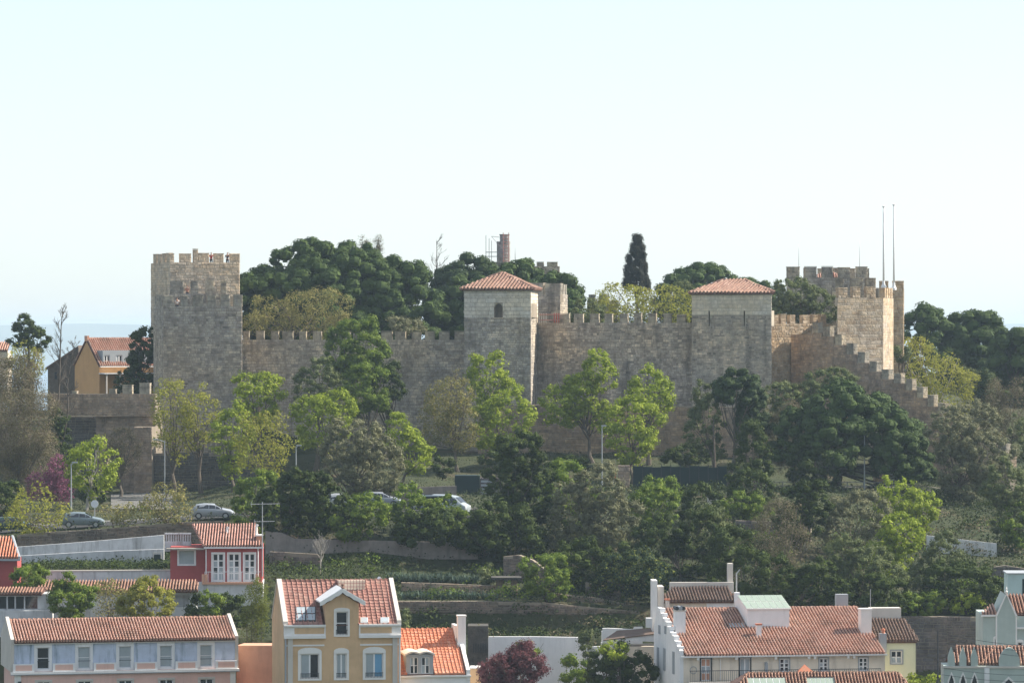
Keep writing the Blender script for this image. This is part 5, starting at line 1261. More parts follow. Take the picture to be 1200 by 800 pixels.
rwall('sloping wall leading down to the tall piers', [(640,387.5,694),(700,387.2,700),(728,387,706),(748,386.8,712)], 730, 'st_retain', .5)
rwall('big mauve retaining wall behind the pale green houses', [(1040,384.3,722),(1110,384.3,722),(1200,384.3,724),(1240,384.3,724)], 900, 'mauve', .8)
rwall('white plastered wall with end post on the right slope', [(1086,419,627),(1120,419,631),(1168,419,636.5)], [650,656,660], 'white_old', .4, stone=False)
rwall('reddish low wall above the pale cyan hut', [(1110,402,672),(1165,401,664),(1178,401,662),(1215,401,668)], 695, 'mauve', .5)
rwall('cream wall on the slope half hidden by the bare shrubs', [(862,416.5,609.5),(925,416.5,611.5),(950,416,613)], [630,632,634], 'mauve', .5)
rwall('short pale pier wall under the tall pine trunks', [(829,421,583),(843,421,583)], 605, 'stone_trim', .5, stone=False)
rwall('low grey wall beyond the cars on the road', [(430,425.6,573.5),(480,425.7,571),(535,425.8,569)], 592, 'wall_plain', .3, stone=False)
rwall('small square brick pillar wall beside the red sign', [(724,453,545),(738,453,545)], 575, 'st_brown', .5)
# stone shed on the slope
sh = empty('stone_shed', (*P2(582,391), zpx(702,391)), 0, 'tiny dark stone shed with slab roof on the middle of the slope', 'shed')
a, b_ = P2(582,391.0), P2(606,391.0); mb = MB(); stone_prism(mb, [a,(a+Vector((.6,0))),a+Vector((.6,2)),a+Vector((0,2))], zpx(702,391), zpx(679,391)); stone_prism(mb, [b_-Vector((.5,0)),b_,b_+Vector((0,2)),b_+Vector((-.5,2))], zpx(702,391), zpx(679,391)); mb.build('wall', M['st_retain'], sh, wrel=True)
MB().box(a.x-.5, b_.x+.4, a.y-.5, a.y+2.3, zpx(678.9,391), zpx(676,391)).build('roof', M['st_shade'], sh, wrel=True)
# green fence above the path
fe = empty('panel_fence', (*P2(745,452.5), zpx(573,452.5)), 0, 'dark green panel fence below the castle in the middle right', 'fence')
for i in range(10):
    a = P2(742+i*11,452.5-(i*.05)); b_ = P2(742+(i+1)*11,452.5-(i*.05))
    MB().box(a.x+.05, b_.x-.03, a.y, a.y+.05, zpx(572,452.5), zpx(546+(i%3)*.6,452.5)).build('panel', M['green_fence'], fe, wrel=True)
    MB().box(a.x-.04, a.x+.045, a.y-.03, a.y+.08, zpx(573,452.5), zpx(544,452.5)).build('post', M['iron'], fe, wrel=True)
fe = empty('green_hut', (*P2(538,446), zpx(585,446)), 0, 'dark green site hut with pale shutter beside the white van', 'hut')
a, b_ = P2(533,446), P2(562,446); MB().box(a.x, b_.x, a.y, a.y+3, zpx(588,446), zpx(557,446)).build('wall', M['green_fence'], fe, wrel=True)
a, b_ = P2(562.5,446), P2(590,446); MB().box(a.x, b_.x, a.y, a.y+3, zpx(588,446), zpx(560,446)).build('wall', M['mauve'], fe, wrel=True)
for i in range(5): z = zpx(583-i*4.5,446); MB().box(a.x+.1, b_.x-1.2, a.y-.05, a.y-.003, z, z+.22).build('shutter_slat', M['grey_trim'], fe, wrel=True)
fe = empty('red_sign', (*P2(719,451), zpx(565,451)), 0, 'small plain red sign board on a post left of the green fence', 'sign')
p = P2(719,451); MB().box(p.x-.25,p.x+.25,p.y,p.y+.04,zpx(560,451),zpx(552,451)).build('board', M['red_paint'], fe, wrel=True); MB().tube([(p.x,p.y+.08,zpx(572,451)),(p.x,p.y+.08,zpx(554,451))],.04,6).build('post', M['metal'], fe, wrel=True)
fe = empty('timber_rail_fence', (*P2(965,456), zpx(575,456)), 0, 'pale rail fence along the footpath under the large pine', 'fence')
for i in range(14):
    p = P2(860+i*19,455.2); g_ = ground(p.x,p.y); MB().box(p.x-.06,p.x+.06,p.y-.06,p.y+.06,g_,g_+1.0).build('post', M['bark_pale'], fe, wrel=True)
    if i < 13:
        q = P2(860+(i+1)*19,455.2); g2 = ground(q.x,q.y)
        for h_ in (.5,.9): MB().tube([(p.x,p.y-.08,g_+h_),(q.x,q.y-.08,g2+h_)], .045, 5).build('rail', M['bark_pale'], fe, wrel=True)
# kiosk under the pine
fe = empty('kiosk', (*P2(1045,463), zpx(565,463)), 0, 'small grey kiosk in the shade under the large pine', 'kiosk')
a = P2(1025,463); MB().box(a.x,a.x+1.0,a.y,a.y+2,zpx(570,463),zpx(541,463)).build('wall', M['st_brown'], fe, wrel=True)
a = P2(1042,463); MB().box(a.x,a.x+1.0,a.y,a.y+2,zpx(570,463),zpx(545,463)).build('door', M['grey_trim'], fe, wrel=True)
a = P2(1022,463); MB().box(a.x,a.x+3.4,a.y-.3,a.y+2.4,zpx(541,463)+.003,zpx(539,463)).build('roof', M['mauve'], fe, wrel=True)

# ------------------------------------------------------------------ trees and shrubs
def rvec(rng, n):
    v = rng.normal(size=(n,3)); return v/np.linalg.norm(v, axis=1, keepdims=True)
def leaf_quads(rng, pos, nrm, size, aspect, jit=0.55):
    n = len(pos); nn = nrm + rng.normal(size=(n,3))*jit; nn /= np.linalg.norm(nn, axis=1, keepdims=True)+1e-9
    t = np.cross(nn, rvec(rng, n)); t /= np.linalg.norm(t, axis=1, keepdims=True)+1e-9; b = np.cross(nn, t)
    sz = (size*rng.uniform(0.6,1.35,n))[:,None]
    return np.stack([pos - t*sz*.5, pos - b*sz*.5*aspect + t*sz*.08, pos + t*sz*.5, pos + b*sz*.5*aspect + t*sz*.08], axis=1)
#            leafmat  size aspect cover puff  npuff  sparse(outer shell) up   squash
KIND = {
 'pine':   ('pine',   .26, .62, 2.2, .17, 1.0, .10, .6, .80),
 'pineb':  ('pineb',  .25, .62, 2.4, .19, 1.0, .10, .6, .80),
 'lime':   ('lime',   .24, .78, 3.1, .16, 1.2, .26, .25, .8),
 'ylime':  ('limey',  .19, .75, 3.2, .17, 1.2, .20, .3, .8),
 'dense':  ('green',  .19, .75, 3.4, .17, 1.2, .20, .3, .8),
 'limey':  ('limey',  .23, .74, 2.6, .15, 1.2, .34, .15, .8),
 'green':  ('green',  .22, .75, 2.5, .17, 1.0, .22, .3, .8),
 'dark':   ('dark',   .225, .70, 2.3, .18, 1.0, .2, .3, .8),
 'olive':  ('olive',  .20, .45, 2.0, .14, 1.2, .30, .2, .85),
 'oliveg': ('oliveg', .20, .48, 2.1, .15, 1.1, .25, .2, .85),
 'twig':   ('twig',   .23, .26, 2.7, .16, 1.2, .5, .1, .9),
 'autumn': ('autumn', .21, .65, 2.6, .14, 1.4, .38, .15, .8),
 'purple': ('purple', .18, .70, 3.6, .13, 1.4, .3, .1, .85),
 'plum':   ('plum',   .19, .60, 4.2, .12, 1.5, .35, .25, .9),
 'bamboo': ('bamboo', .28, .25, 5.0, .20, 1.2, .3, .3, 1.2),
 'cypress':('cypress',.20, .45, 6.5, .13, 1.2, .2, .3, 1.4),
 'speck':  ('speck',  .22, .75, 4.5, .13, 1.2, .2, .3, .8),
 'cedar':  ('pineb',  .22, .45, 4.5, .15, 1.2, .25, .1, .28),
}
def crown(rng, kind, c, Rr, shape):
    lm, size, asp, cover, pr, pn, sparse, up, sq = KIND[kind]
    c = np.array(c); Rr = np.array(Rr, float); mr = (Rr[0]+Rr[2])/2
    area = math.pi*Rr[0]*Rr[2]
    size = size * (0.85 if c[1] < 400 else 1.0)
    nl = int(min(36000, cover*area/(size*size*asp*.5)*0.95))
    p_r = max(.45, min(1.7, pr*mr*1.15))
    if kind in ('pine','pineb'): p_r = min(p_r, 1.0)
    npf = int(max(10, pn*2.6*(Rr[0]*Rr[1]+2*Rr[0]*Rr[2])/3*math.pi/(p_r*p_r*2.2)))
    npf = min(npf, 330)
    d = rvec(rng, npf)
    if shape == 'dome': d[:,2] = np.abs(d[:,2])*1.15 - 0.22; d /= np.linalg.norm(d, axis=1, keepdims=True)
    if shape == 'cone':
        h = rng.uniform(-1, 1, npf)**1; a = rng.uniform(0, 2*math.pi, npf); rr_ = np.clip((1-h)/2, .04, 1)**.75
        d = np.stack([np.cos(a)*rr_, np.sin(a)*rr_, h], axis=1)
    ph = rng.uniform(0, 6.28, 6)
    lump = 1 + .13*np.sin(3*d[:,0]+ph[0]+2*d[:,2]) + .11*np.sin(5*d[:,0]-4*d[:,2]+ph[1]) + .08*np.sin(7*d[:,2]+ph[2]+3*d[:,1])
    f = rng.uniform(.50, 1.0, npf)**np.where(rng.random(npf) < .6, .25, .8 if kind in ('pine','pineb') else .6) * (1+(lump-1)*(.22 if kind in ('pine','pineb') else 1))
    rr3 = np.maximum(Rr - p_r*.3, Rr*.5)
    pc = d*f[:,None]*rr3
    prad = p_r*(rng.uniform(.78, 1.2, npf) if kind in ('pine','pineb') else rng.uniform(.6, 1.35, npf))
    # leaves over puff shells
    pine = kind in ('pine', 'pineb'); cored = kind in CORED
    w = prad**2; w /= w.sum(); nsh = int(nl*(.95 if cored else .88)); idx = rng.choice(npf, nsh, p=w)
    dd = rvec(rng, nsh); dd[:,2] = np.where(rng.random(nsh) < up, np.abs(dd[:,2]), dd[:,2])
    outw = pc[idx]/(np.linalg.norm(pc[idx],axis=1,keepdims=True)+1e-6)
    dd = dd + outw*.45; dd /= np.linalg.norm(dd,axis=1,keepdims=True)
    rad = prad[idx]*(1 + rng.normal(0, sparse, nsh)*(.3 if pine else .55))
    off = dd*rad[:,None]; off[:,2] *= sq
    pos = pc[idx] + off
    V = [leaf_quads(rng, pos, dd, size, asp, .22 if pine else .34)]
    ni = nl - nsh; di = rvec(rng, ni)*(rng.random(ni)**.4)[:,None]*.8
    if shape == 'dome': di[:,2] = np.abs(di[:,2])*.9 - .15
    if shape == 'cone': di[:,:2] *= np.clip((1-di[:,2:3])/2,.05,1)
    V.append(leaf_quads(rng, di*Rr, rvec(rng, ni), size*1.1, asp))
    if cored:   # dense inner leaf mass of each clump
        k = prad*CORED[kind]
        cc = pc[:,None,None,:] + _cs[None]*k[:,None,None,None]*np.array([1,1,sq])*rng.uniform(.85,1.12,(npf,24,1,1))
        V.append(cc.reshape(-1,4,3))
    V = np.concatenate(V); far = V[:,0,1] > .3*Rr[1]; V = V[~far | (rng.random(len(V)) < .2)]
    return V + c, pc + c, prad
_cs = []
for ax in range(3):
    for sg in (-1, 1):
        for i in (-1, 0):
            for j in (-1, 0):
                q = []
                for (u, v) in ((i,j),(i+1,j),(i+1,j+1),(i,j+1)):
                    p = [0,0,0]; p[ax] = sg; p[(ax+1)%3] = u*1.0; p[(ax+2)%3] = v*1.0; n_ = math.sqrt(sum(k*k for k in p)); q.append([k/n_ for k in p])
                if sg < 0: q = q[::-1]
                _cs.append(q)
_cs = np.array(_cs)
CORED = {'dense': .74, 'lime': .55, 'ylime': .72, 'pine': .86, 'pineb': .86, 'dark': .74, 'green': .70, 'olive': .62, 'oliveg': .66, 'cypress': .7, 'plum': .6, 'speck': .7}
def limbs(mb, rng, base, cc, Rr, pc, tr, nb, stems=1, twigs=0):
    base = Vector(base); cc = Vector(cc); tips = [Vector(p) for p in pc]; rnd = random
    for s_ in range(stems):
        b0 = base + Vector((rnd.uniform(-.4,.4)*(stems > 1), rnd.uniform(-.3,.3)*(stems > 1), -.3))
        top = cc + Vector((rnd.uniform(-.25,.25)*Rr[0]*(1+(stems>1)), 0, -Rr[2]*.05)); k = 5; pts = []
        for i in range(k+1):
            t = i/k; j = .25*math.sin(t*math.pi)*(1+tr)
            pts.append(b0.lerp(top, t) + Vector((rnd.uniform(-j,j), rnd.uniform(-j,j), 0)))
        mb.tube(pts, [tr*(1-.72*i/k)*(1.25 if i == 0 else 1) for i in range(k+1)], 7)
        sel = rnd.sample(tips, min(len(tips), nb//stems + 1))
        for tp in sel:
            t = rnd.uniform(.45, .95); i = min(k-1, int(t*k)); st = pts[i].lerp(pts[i+1], t*k-i); r0 = tr*(1-.72*t)*.6
            mid = st.lerp(tp, .5) + Vector((rnd.uniform(-.3,.3), rnd.uniform(-.3,.3), -.12*(tp-st).length + rnd.uniform(0,.5)))
            mb.tube([st, mid, tp], [r0, r0*.6, .03], 5)
            if twigs:
                for q in range(twigs):
                    e = tp + Vector((rnd.uniform(-1,1), rnd.uniform(-1,1), rnd.uniform(-.2,1)))*.9
                    mb.tube([mid.lerp(tp, rnd.uniform(.2,.9)), e], [.04,.012], 3)
seed = [100]
def tree(label, kind, x0, x1, y0, y1, D, shape='ball', name='tree', trunk='bark', tx=None, stems=1, bush=False, group=None, twigs=0, trr=None, depth=1.0, blobs=None, nb=None, cat=None):
    seed[0] += 1; rng = np.random.default_rng(seed[0]); random.seed(seed[0])
    cx_ = (x0+x1)/2; cy = (y0+y1)/2
    if 386 < D < 470:
        while D > 386.5 and HY + (CZ-ground(xpx(cx_,D),D))*F/D < y1 - (3 if bush else -3): D -= 0.5
    C = W(cx_, cy, D); Rr = ((x1-x0)/2/F*D, (x1-x0)/2/F*D*depth, (y1-y0)/2/F*D)
    bx_ = xpx(tx if tx else cx_, D); g = ground(bx_, D)
    root = empty(name, (bx_, D, g), 0, label, cat or ('shrub' if bush else 'tree'), group)
    if kind in ('lime','limey') and not bush: Rr = tuple(q*1.07 for q in Rr)
    if shape == 'dome': Cc = (C.x, C.y, C.z - Rr[2]*.75); R2 = (Rr[0], Rr[1], Rr[2]*1.72)
    else: Cc = (C.x, C.y, C.z); R2 = Rr
    VV = []; pcs = []
    for bl in (blobs or [None]):
        if bl is None: v, pc, pr = crown(rng, kind, Cc, R2, shape)
        else:
            bx0, bx1, by0, by1 = bl[:4]; c2 = W((bx0+bx1)/2, (by0+by1)/2, D + (bl[4] if len(bl) > 4 else 0)); r2 = ((bx1-bx0)/2/F*D, (bx1-bx0)/2/F*D, (by1-by0)/2/F*D)
            sh = shape
            if shape == 'dome': c2.z -= r2[2]*.75; r2 = (r2[0], r2[1], r2[2]*1.72)
            v, pc, pr = crown(rng, kind, c2, r2, sh)
        VV.append(v); pcs.append(pc)
    V = np.concatenate(VV); pc = np.concatenate(pcs)
    # drop leaves that would sink below the ground
    quads_object('foliage' if bush else 'crown', V, L[KIND[kind][0]], root, origin=root.location)
    mb = MB(); H = max(1.5, C.z - g); tr = trr or (.10 + .022*H)
    limbs(mb, rng, (bx_, D, g), (Cc[0], Cc[1], C.z - Rr[2]*.35), Rr, pc, tr if not bush else .09, nb or (6 if bush else int(8+Rr[0]*3)), stems if not bush else 2, twigs)
    mb.build('stem' if bush else 'trunk', M[trunk], root, wrel=True)
    return root

T = tree
# skyline behind the walls
T('huge dark stone pine with billowing crown spreading right of the left towers', 'pine', 262, 522, 281, 402, 531, 'dome', 'pine_tree', 'bark_dark', trr=.6, depth=.6,
  blobs=[(262,345,312,385,-3),(282,452,280,400),(345,495,281,405,-1),(405,524,297,410,-2),(300,440,300,400,-4)], nb=30)
T('small brown dead topped conifer showing above the big pine crown', 'twig', 436, 450, 278, 300, 536, 'cone', 'conifer', 'bark_dark', trr=.1)
T('tiny brown treetop poking out on top of the big pine', 'twig', 418, 434, 279, 292, 538, 'ball', 'conifer', 'bark_dark', trr=.1)
T('dark pine behind the middle tower with lighter right edge', 'pineb', 497, 600, 297, 420, 541, 'dome', 'pine_tree', 'bark_dark', trr=.5, depth=.6, blobs=[(497,600,297,385),(505,560,335,420,4)])
T('broad dark green pine running right behind the middle tower roof', 'pine', 520, 692, 306, 400, 536, 'dome', 'pine_tree', 'bark_dark', trr=.5, depth=.6, blobs=[(530,672,306,400),(600,692,318,400,-2),(510,600,312,400,-3)])
T('tall narrow dark cypress standing alone on the skyline', 'cypress', 728, 766, 276, 338, 556, 'cone', 'cypress_tree', 'bark_dark', trr=.3, blobs=[(729,765,280,345),(736,757,276,300)])
T('low domed dark pine right of the cypress on the skyline', 'pine', 762, 905, 309, 372, 575, 'dome', 'pine_tree', 'bark_dark', trr=.4, depth=.6, blobs=[(762,900,308,375),(850,918,325,375)])
T('loose yellow green tree with bare twigs behind the streaked wall', 'limey', 676, 815, 328, 392, 528, 'ball', 'spring_tree', 'bark', twigs=3, stems=3, blobs=[(678,740,350,392),(700,770,332,385),(745,815,335,390)], nb=26)
T('grey green shrubby tree left of the yellow green tree behind the wall', 'oliveg', 664, 712, 352, 392, 520, 'ball', 'olive_tree', 'bark')
T('small dark bush between the two yellow green crowns behind the wall', 'oliveg', 770, 830, 335, 385, 534, 'ball', 'olive_tree', 'bark')
T('grey green olive filling the gap between hipped tower and right towers', 'oliveg', 903, 985, 321, 385, 512, 'ball', 'olive_tree', 'bark', blobs=[(905,960,322,372),(930,984,340,385),(900,940,345,380)])
T('rightmost dark pine mass behind the right towers', 'pine', 1055, 1172, 362, 470, 566, 'dome', 'pine_tree', 'bark_dark', trr=.5, depth=.6, blobs=[(1035,1150,354,470),(1085,1200,360,490),(1120,1180,362,440)])
T('second dark pine dropping out of the picture at the right edge', 'pineb', 1135, 1270, 384, 500, 556, 'dome', 'pine_tree', 'bark_dark', trr=.5, depth=.6)
T('lime yellow deciduous tree beside the foot of the sandstone tower', 'limey', 1038, 1142, 392, 490, 515, 'ball', 'spring_tree', 'bark_pale', twigs=2, stems=3, blobs=[(1040,1100,393,460),(1075,1145,415,495)], nb=26)
T('dark pine continuing the skyline to the right edge', 'pine', 1150, 1235, 374, 470, 552, 'dome', 'pine_tree', 'bark_dark', depth=.6)
T('small grey olive at the foot of the narrow right tower', 'oliveg', 1046, 1066, 402, 425, 508, 'ball', 'olive_tree', 'bark')
T('layered dark cedar below the right hand pines', 'cedar', 1130, 1176, 432, 505, 516, 'cone', 'cedar_tree', 'bark_dark')
T('grey green tree behind the layered cedar', 'oliveg', 1125, 1165, 427, 480, 526, 'ball', 'olive_tree', 'bark')
T('brownish grey cedar at the right edge', 'twig', 1152, 1215, 442, 540, 512, 'ball', 'cedar_tree', 'bark_dark', blobs=[(1150,1185,445,530),(1170,1215,442,520)])
T('dark rounded tree at the right edge below the cedars', 'oliveg', 1175, 1225, 490, 560, 500, 'ball', 'tree', 'bark_dark')
T('dark crooked tree at far left on the horizon', 'dark', 10, 58, 370, 425, 556, 'ball', 'tree', 'bark_dark', blobs=[(14,40,370,398),(24,58,380,412),(10,36,392,408)], twigs=1)
T('dark evergreen tree pressed against the left side of the castle towers', 'dark', 130, 182, 378, 470, 518, 'ball', 'evergreen_tree', 'bark_dark', blobs=[(152,184,378,430),(148,184,400,470),(134,168,432,468)])
T('yellow olive coloured tree behind the low curtain wall next to the left tower', 'autumn', 290, 412, 332, 398, 515, 'ball', 'spring_tree', 'bark', twigs=2, stems=2, blobs=[(292,352,348,398),(335,412,333,398)], nb=24)
T('silvery bush peeping over the curtain wall merlons', 'olive', 455, 500, 371, 400, 511, 'ball', 'olive_tree', 'bark')
T('yellow bush just right of the left tower behind the wall', 'autumn', 284, 312, 365, 395, 512, 'ball', 'bush', 'bark', bush=True)
# in front of the walls
T('fresh green round tree against the left end of the curtain wall', 'lime', 273, 334, 433, 492, 490, tx=303)
T('leftmost pale lime tree at the foot of the broad left tower', 'limey', 177, 226, 446, 535, 480, tx=203, twigs=1)
T('lime tree with visible trunk below the right corner of the broad left tower', 'limey', 208, 256, 455, 528, 478, tx=236, twigs=1)
T('left one of the twin lime trees in front of the castle wall', 'lime', 249, 296, 475, 550, 474)
T('yellowish right one of the twin lime trees in front of the castle wall', 'limey', 278, 339, 481, 556, 470)
T('full green tree touching the curtain wall crenels', 'dense', 377, 450, 374, 470, 496, blobs=[(379,450,374,440),(385,446,405,470)])
T('rounded green tree just under the full green tree', 'green', 395, 458, 424, 490, 487)
T('dark evergreen peeping out right of the rounded green tree', 'dark', 428, 475, 424, 482, 492)
T('olive green tree left of the full green tree', 'oliveg', 343, 396, 422, 478, 489)
T('bright lime round tree above the grey olive', 'lime', 349, 413, 457, 525, 480)
T('large grey olive tree above the road with parked cars', 'olive', 368, 472, 488, 590, 455, trr=.3, blobs=[(372,440,490,580),(400,472,505,585)], tx=400)
T('bright lime young tree right of the grey olive', 'lime', 448, 506, 485, 558, 458, tx=467, blobs=[(448,490,485,530),(460,507,505,558)])
T('tall sparse yellowish tree before the middle of the curtain wall', 'autumn', 493, 559, 438, 536, 476, tx=537, twigs=3, blobs=[(500,552,438,495),(493,530,460,530),(520,560,465,535)])
T('upper lime tree at the left foot of the middle tower', 'lime', 547, 597, 415, 485, 490, tx=570)
T('lower lime tree below the middle tower', 'lime', 560, 622, 454, 532, 480, tx=590, twigs=1)
T('wide irregular lime tree with dark trunk right of the middle tower', 'lime', 630, 722, 408, 520, 484, tx=695, twigs=2, blobs=[(632,690,445,500),(680,722,410,462),(655,705,440,490),(690,725,475,510)], nb=18)
T('round bright lime tree with clear trunk in the middle of the lawn', 'lime', 711, 773, 462, 540, 468, tx=740, twigs=1)
T('rounded lime tree behind the round bright one', 'lime', 735, 792, 434, 486, 482, tx=760)
T('tall umbrella shaped pine with bare trunk in front of the hipped roof tower', 'pineb', 832, 895, 432, 500, 458, 'dome', 'pine_tree', 'bark', tx=853, trr=.28, blobs=[(834,895,432,470),(862,900,450,505,1)])
T('drooping grey tree left of the umbrella shaped pine', 'oliveg', 802, 850, 446, 548, 460, tx=838, name='tree', blobs=[(812,836,446,480),(803,848,465,530),(832,850,515,540)])
T('pale grey tree hanging under the umbrella pine', 'olive', 868, 908, 470, 545, 462, blobs=[(880,908,465,540)])
T('dark tree in the shade right of the tall pine trunks', 'dark', 858, 905, 490, 575, 466)
T('brownish grey tree left of the large stone pine', 'twig', 900, 955, 470, 560, 462, trunk='bark_dark')
T('grey green crown above the large stone pine at the stepped wall', 'oliveg', 898, 1010, 438, 480, 481, blobs=[(898,960,445,490),(945,1000,430,465)])
T('large stone pine with layered dark crown in front of the stepped wall', 'pine', 893, 1096, 446, 570, 464, 'dome', 'pine_tree', 'bark_dark', tx=985, trr=.4, depth=.6, nb=26,
  blobs=[(935,1050,446,500),(985,1082,465,530),(1020,1095,500,555,-2),(940,1010,480,540,-4),(900,960,478,535),(1050,1096,525,565,-3)])
T('dark branch layer under the left side of the stone pine', 'dark', 920, 1000, 510, 572, 466, 'ball')
T('spreading grey olive tree on the right slope below the stepped wall', 'olive', 1080, 1200, 478, 590, 462, blobs=[(1085,1150,480,545),(1120,1190,500,570),(1095,1160,520,590)], tx=1108, trr=.25)
T('grey olive at the right edge of the slope', 'oliveg', 1150, 1225, 540, 640, 452, blobs=[(1150,1205,540,600),(1165,1225,570,640)])
T('small olive higher on the slope beside the stepped wall', 'olive', 1105, 1170, 470, 520, 474)
T('bright lime tree below the footpath', 'lime', 1022, 1102, 560, 625, 440, blobs=[(1022,1080,560,610),(1050,1102,575,625)])
T('second lime tree lower on the slope in front', 'lime', 1010, 1084, 598, 680, 428, blobs=[(1025,1084,600,650),(1010,1070,630,685)])
T('silver grey olive left of the two lime trees', 'olive', 966, 1042, 570, 650, 432)
T('lower grey green olive below the silver grey one', 'oliveg', 975, 1055, 635, 705, 422, blobs=[(975,1055,640,700),(960,1010,625,680)])
T('grey olive in front of the white plastered wall', 'oliveg', 1062, 1132, 622, 700, 412, blobs=[(1085,1132,622,680),(1060,1110,650,705)])
T('dark bushy growth at the foot of the olives on the right', 'dark', 1080, 1180, 655, 715, 400, bush=True, name='bush')
T('rounded shrub right of the white plastered wall', 'green', 1172, 1215, 590, 650, 424, bush=True, name='bush')
# left park
T('big grey brown leafless crown at the far left', 'twig', -60, 58, 405, 585, 470, trunk='bark', twigs=2, trr=.35, blobs=[(-50,50,410,500),(-60,58,450,575),(-10,45,415,480)], nb=40)
T('second leafless grey crown in front of the pale lime treetop', 'twig', -20, 66, 440, 590, 462, trunk='bark', twigs=2, trr=.25, blobs=[(-20,62,445,560),(5,66,480,585)], nb=36)
T('ivy dark bush between the bare trees and the ruined wall', 'dark', 52, 84, 475, 560, 476, bush=True, name='bush', blobs=[(54,80,480,520),(50,84,500,560)])
T('pale lime treetop behind the leafless crown at far left', 'limey', 8, 54, 402, 470, 490, blobs=[(8,54,402,450)])
T('lime tree with pale trunk beside the lamp post at the left', 'lime', 79, 139, 513, 580, 440, tx=100, trunk='bark_pale', twigs=1)
T('magenta blossoming tree left of the lamp post', 'purple', 34, 84, 534, 590, 446, blobs=[(52,84,534,575),(30,70,552,588),(55,84,560,592)], name='blossom_tree')
T('low yellow green tree in front of the blossoming tree', 'limey', 6, 72, 574, 625, 428, tx=38)
T('olive yellow round tree above the silver car on the left', 'autumn', 163, 225, 569, 615, 409.2, tx=195, twigs=1)
T('small grey shrub between the parked car and the round tree', 'autumn', 120, 165, 588, 616, 409.0, bush=True, name='bush')
T('dim purplish leafy tree in front of the dark opening of the ruined wall', 'twig', 118, 162, 500, 560, 480, tx=140)
T('dark shrub on the left edge below the leafless tree', 'dark', -30, 30, 560, 610, 448, bush=True, name='bush')
T('small dark green tree trunked beside the yard', 'dark', 92, 130, 560, 592, 456, bush=True, name='bush')
# slope between road and houses
T('bright topped green tree left of the dark grove above the red house', 'green', 272, 330, 550, 625, 420)
T('dark evergreen tree right behind the television aerial', 'dark', 300, 372, 555, 635, 414, blobs=[(300,350,560,632),(325,372,550,625)])
T('dark green tree between the aerial and the grey olive', 'dark', 345, 408, 540, 630, 416, blobs=[(350,408,565,630),(340,390,545,610)])
T('leafy green shrub hiding the white car', 'green', 385, 462, 577, 636, 408, blobs=[(400,460,577,620),(385,440,595,636)], tx=390)
T('wide green hedge like shrub below the white van', 'green', 455, 545, 572, 632, 409, bush=True, name='hedge_shrub', blobs=[(455,514,571,630),(495,548,584,632)])
T('dark lower part of the hedge beside the van', 'dark', 460, 575, 598, 642, 407, bush=True, name='hedge_shrub')
T('very dark broad tree in the centre of the slope below the lawn', 'dark', 566, 648, 500, 625, 444, blobs=[(580,640,503,560),(566,625,530,600),(590,648,545,625)], tx=605)
T('dark green bush under the dark broad tree', 'dark', 545, 640, 585, 660, 414, bush=True, name='bush')
T('fresh green tree between the dark broad tree and the big grey olive', 'green', 630, 700, 541, 625, 440)
T('biggest grey olive tree in the centre of the slope', 'olive', 640, 758, 543, 650, 424, blobs=[(668,730,545,600),(640,700,565,650),(690,758,580,660),(660,720,600,670)], trr=.3)
T('green undergrowth below the biggest olive', 'dark', 640, 740, 625, 690, 410, bush=True, name='bush')
T('drooping mid green tree left of the yellow speckled shrub', 'green', 612, 672, 642, 705, 396)
T('yellow speckled loquat like shrub above the tall piers', 'speck', 692, 792, 645, 700, 402, name='fruit_tree')
T('green tree right of the biggest olive below the green fence', 'green', 735, 795, 562, 625, 436)
T('dark green mass of foliage centre right of the slope', 'dark', 745, 850, 590, 680, 420, blobs=[(745,805,600,660),(790,850,590,680)])
T('grey green hanging tree on the slope above the cream house', 'oliveg', 800, 868, 590, 670, 424)
T('dark tree above the shaded tile roof', 'dark', 820, 905, 620, 705, 408)
T('green shrub right below the tall pine trunks', 'green', 840, 900, 575, 612, 438, bush=True, name='bush')
T('brownish bare shrub beside the cream wall stub', 'twig', 880, 945, 590, 690, 420, trunk='bark')
T('dark foliage above the middle of the cream house roof', 'dark', 880, 985, 650, 720, 402, blobs=[(880,940,650,715),(925,985,655,720)])
T('leafy green shrub among the dark foliage above the house', 'green', 935, 985, 655, 712, 398, bush=True, name='bush')
T('dark bush behind the grey chimney boxes', 'dark', 970, 1075, 675, 730, 392, bush=True, name='bush')
T('pale leaved creeper heap on the top of the mauve retaining wall', 'green', 1045, 1110, 693, 725, 390, bush=True, name='bush')
T('light green shrub at the top of the mauve wall near the gothic gable', 'lime', 1112, 1152, 690, 725, 389, bush=True, name='bush')
T('dark green shrub left of the gothic gable', 'dark', 1135, 1190, 680, 728, 391, bush=True, name='bush')
T('grove tree in the shade left of the silver olive', 'dark', 905, 975, 560, 650, 440, blobs=[(905,960,570,640),(930,975,560,620)])
T('dark tree trunked beside the footpath fence', 'dark', 850, 912, 545, 600, 452)
T('low dark shrub added as lawn shade below the middle tower', 'dark', 640, 690, 533, 556, 468, bush=True, name='bush')  # this and the next three shrubs added in place of lawn shade
T('dark shrub patch added as lawn shade between the yellowish tree and the lower lime', 'dark', 560, 600, 528, 556, 470, bush=True, name='bush')
T('low dark shrub added as lawn shade left of the sparse yellowish tree', 'dark', 505, 535, 535, 560, 466, bush=True, name='bush')
T('long dark shrub added as shade at the wall foot right of the round bright lime tree', 'dark', 775, 835, 520, 546, 474, bush=True, name='bush')
T('green shrub at the left foot of the green fence', 'green', 745, 800, 560, 600, 446, bush=True, name='bush')
T('dark shrub under the green panel fence', 'dark', 795, 845, 565, 615, 442, bush=True, name='bush')
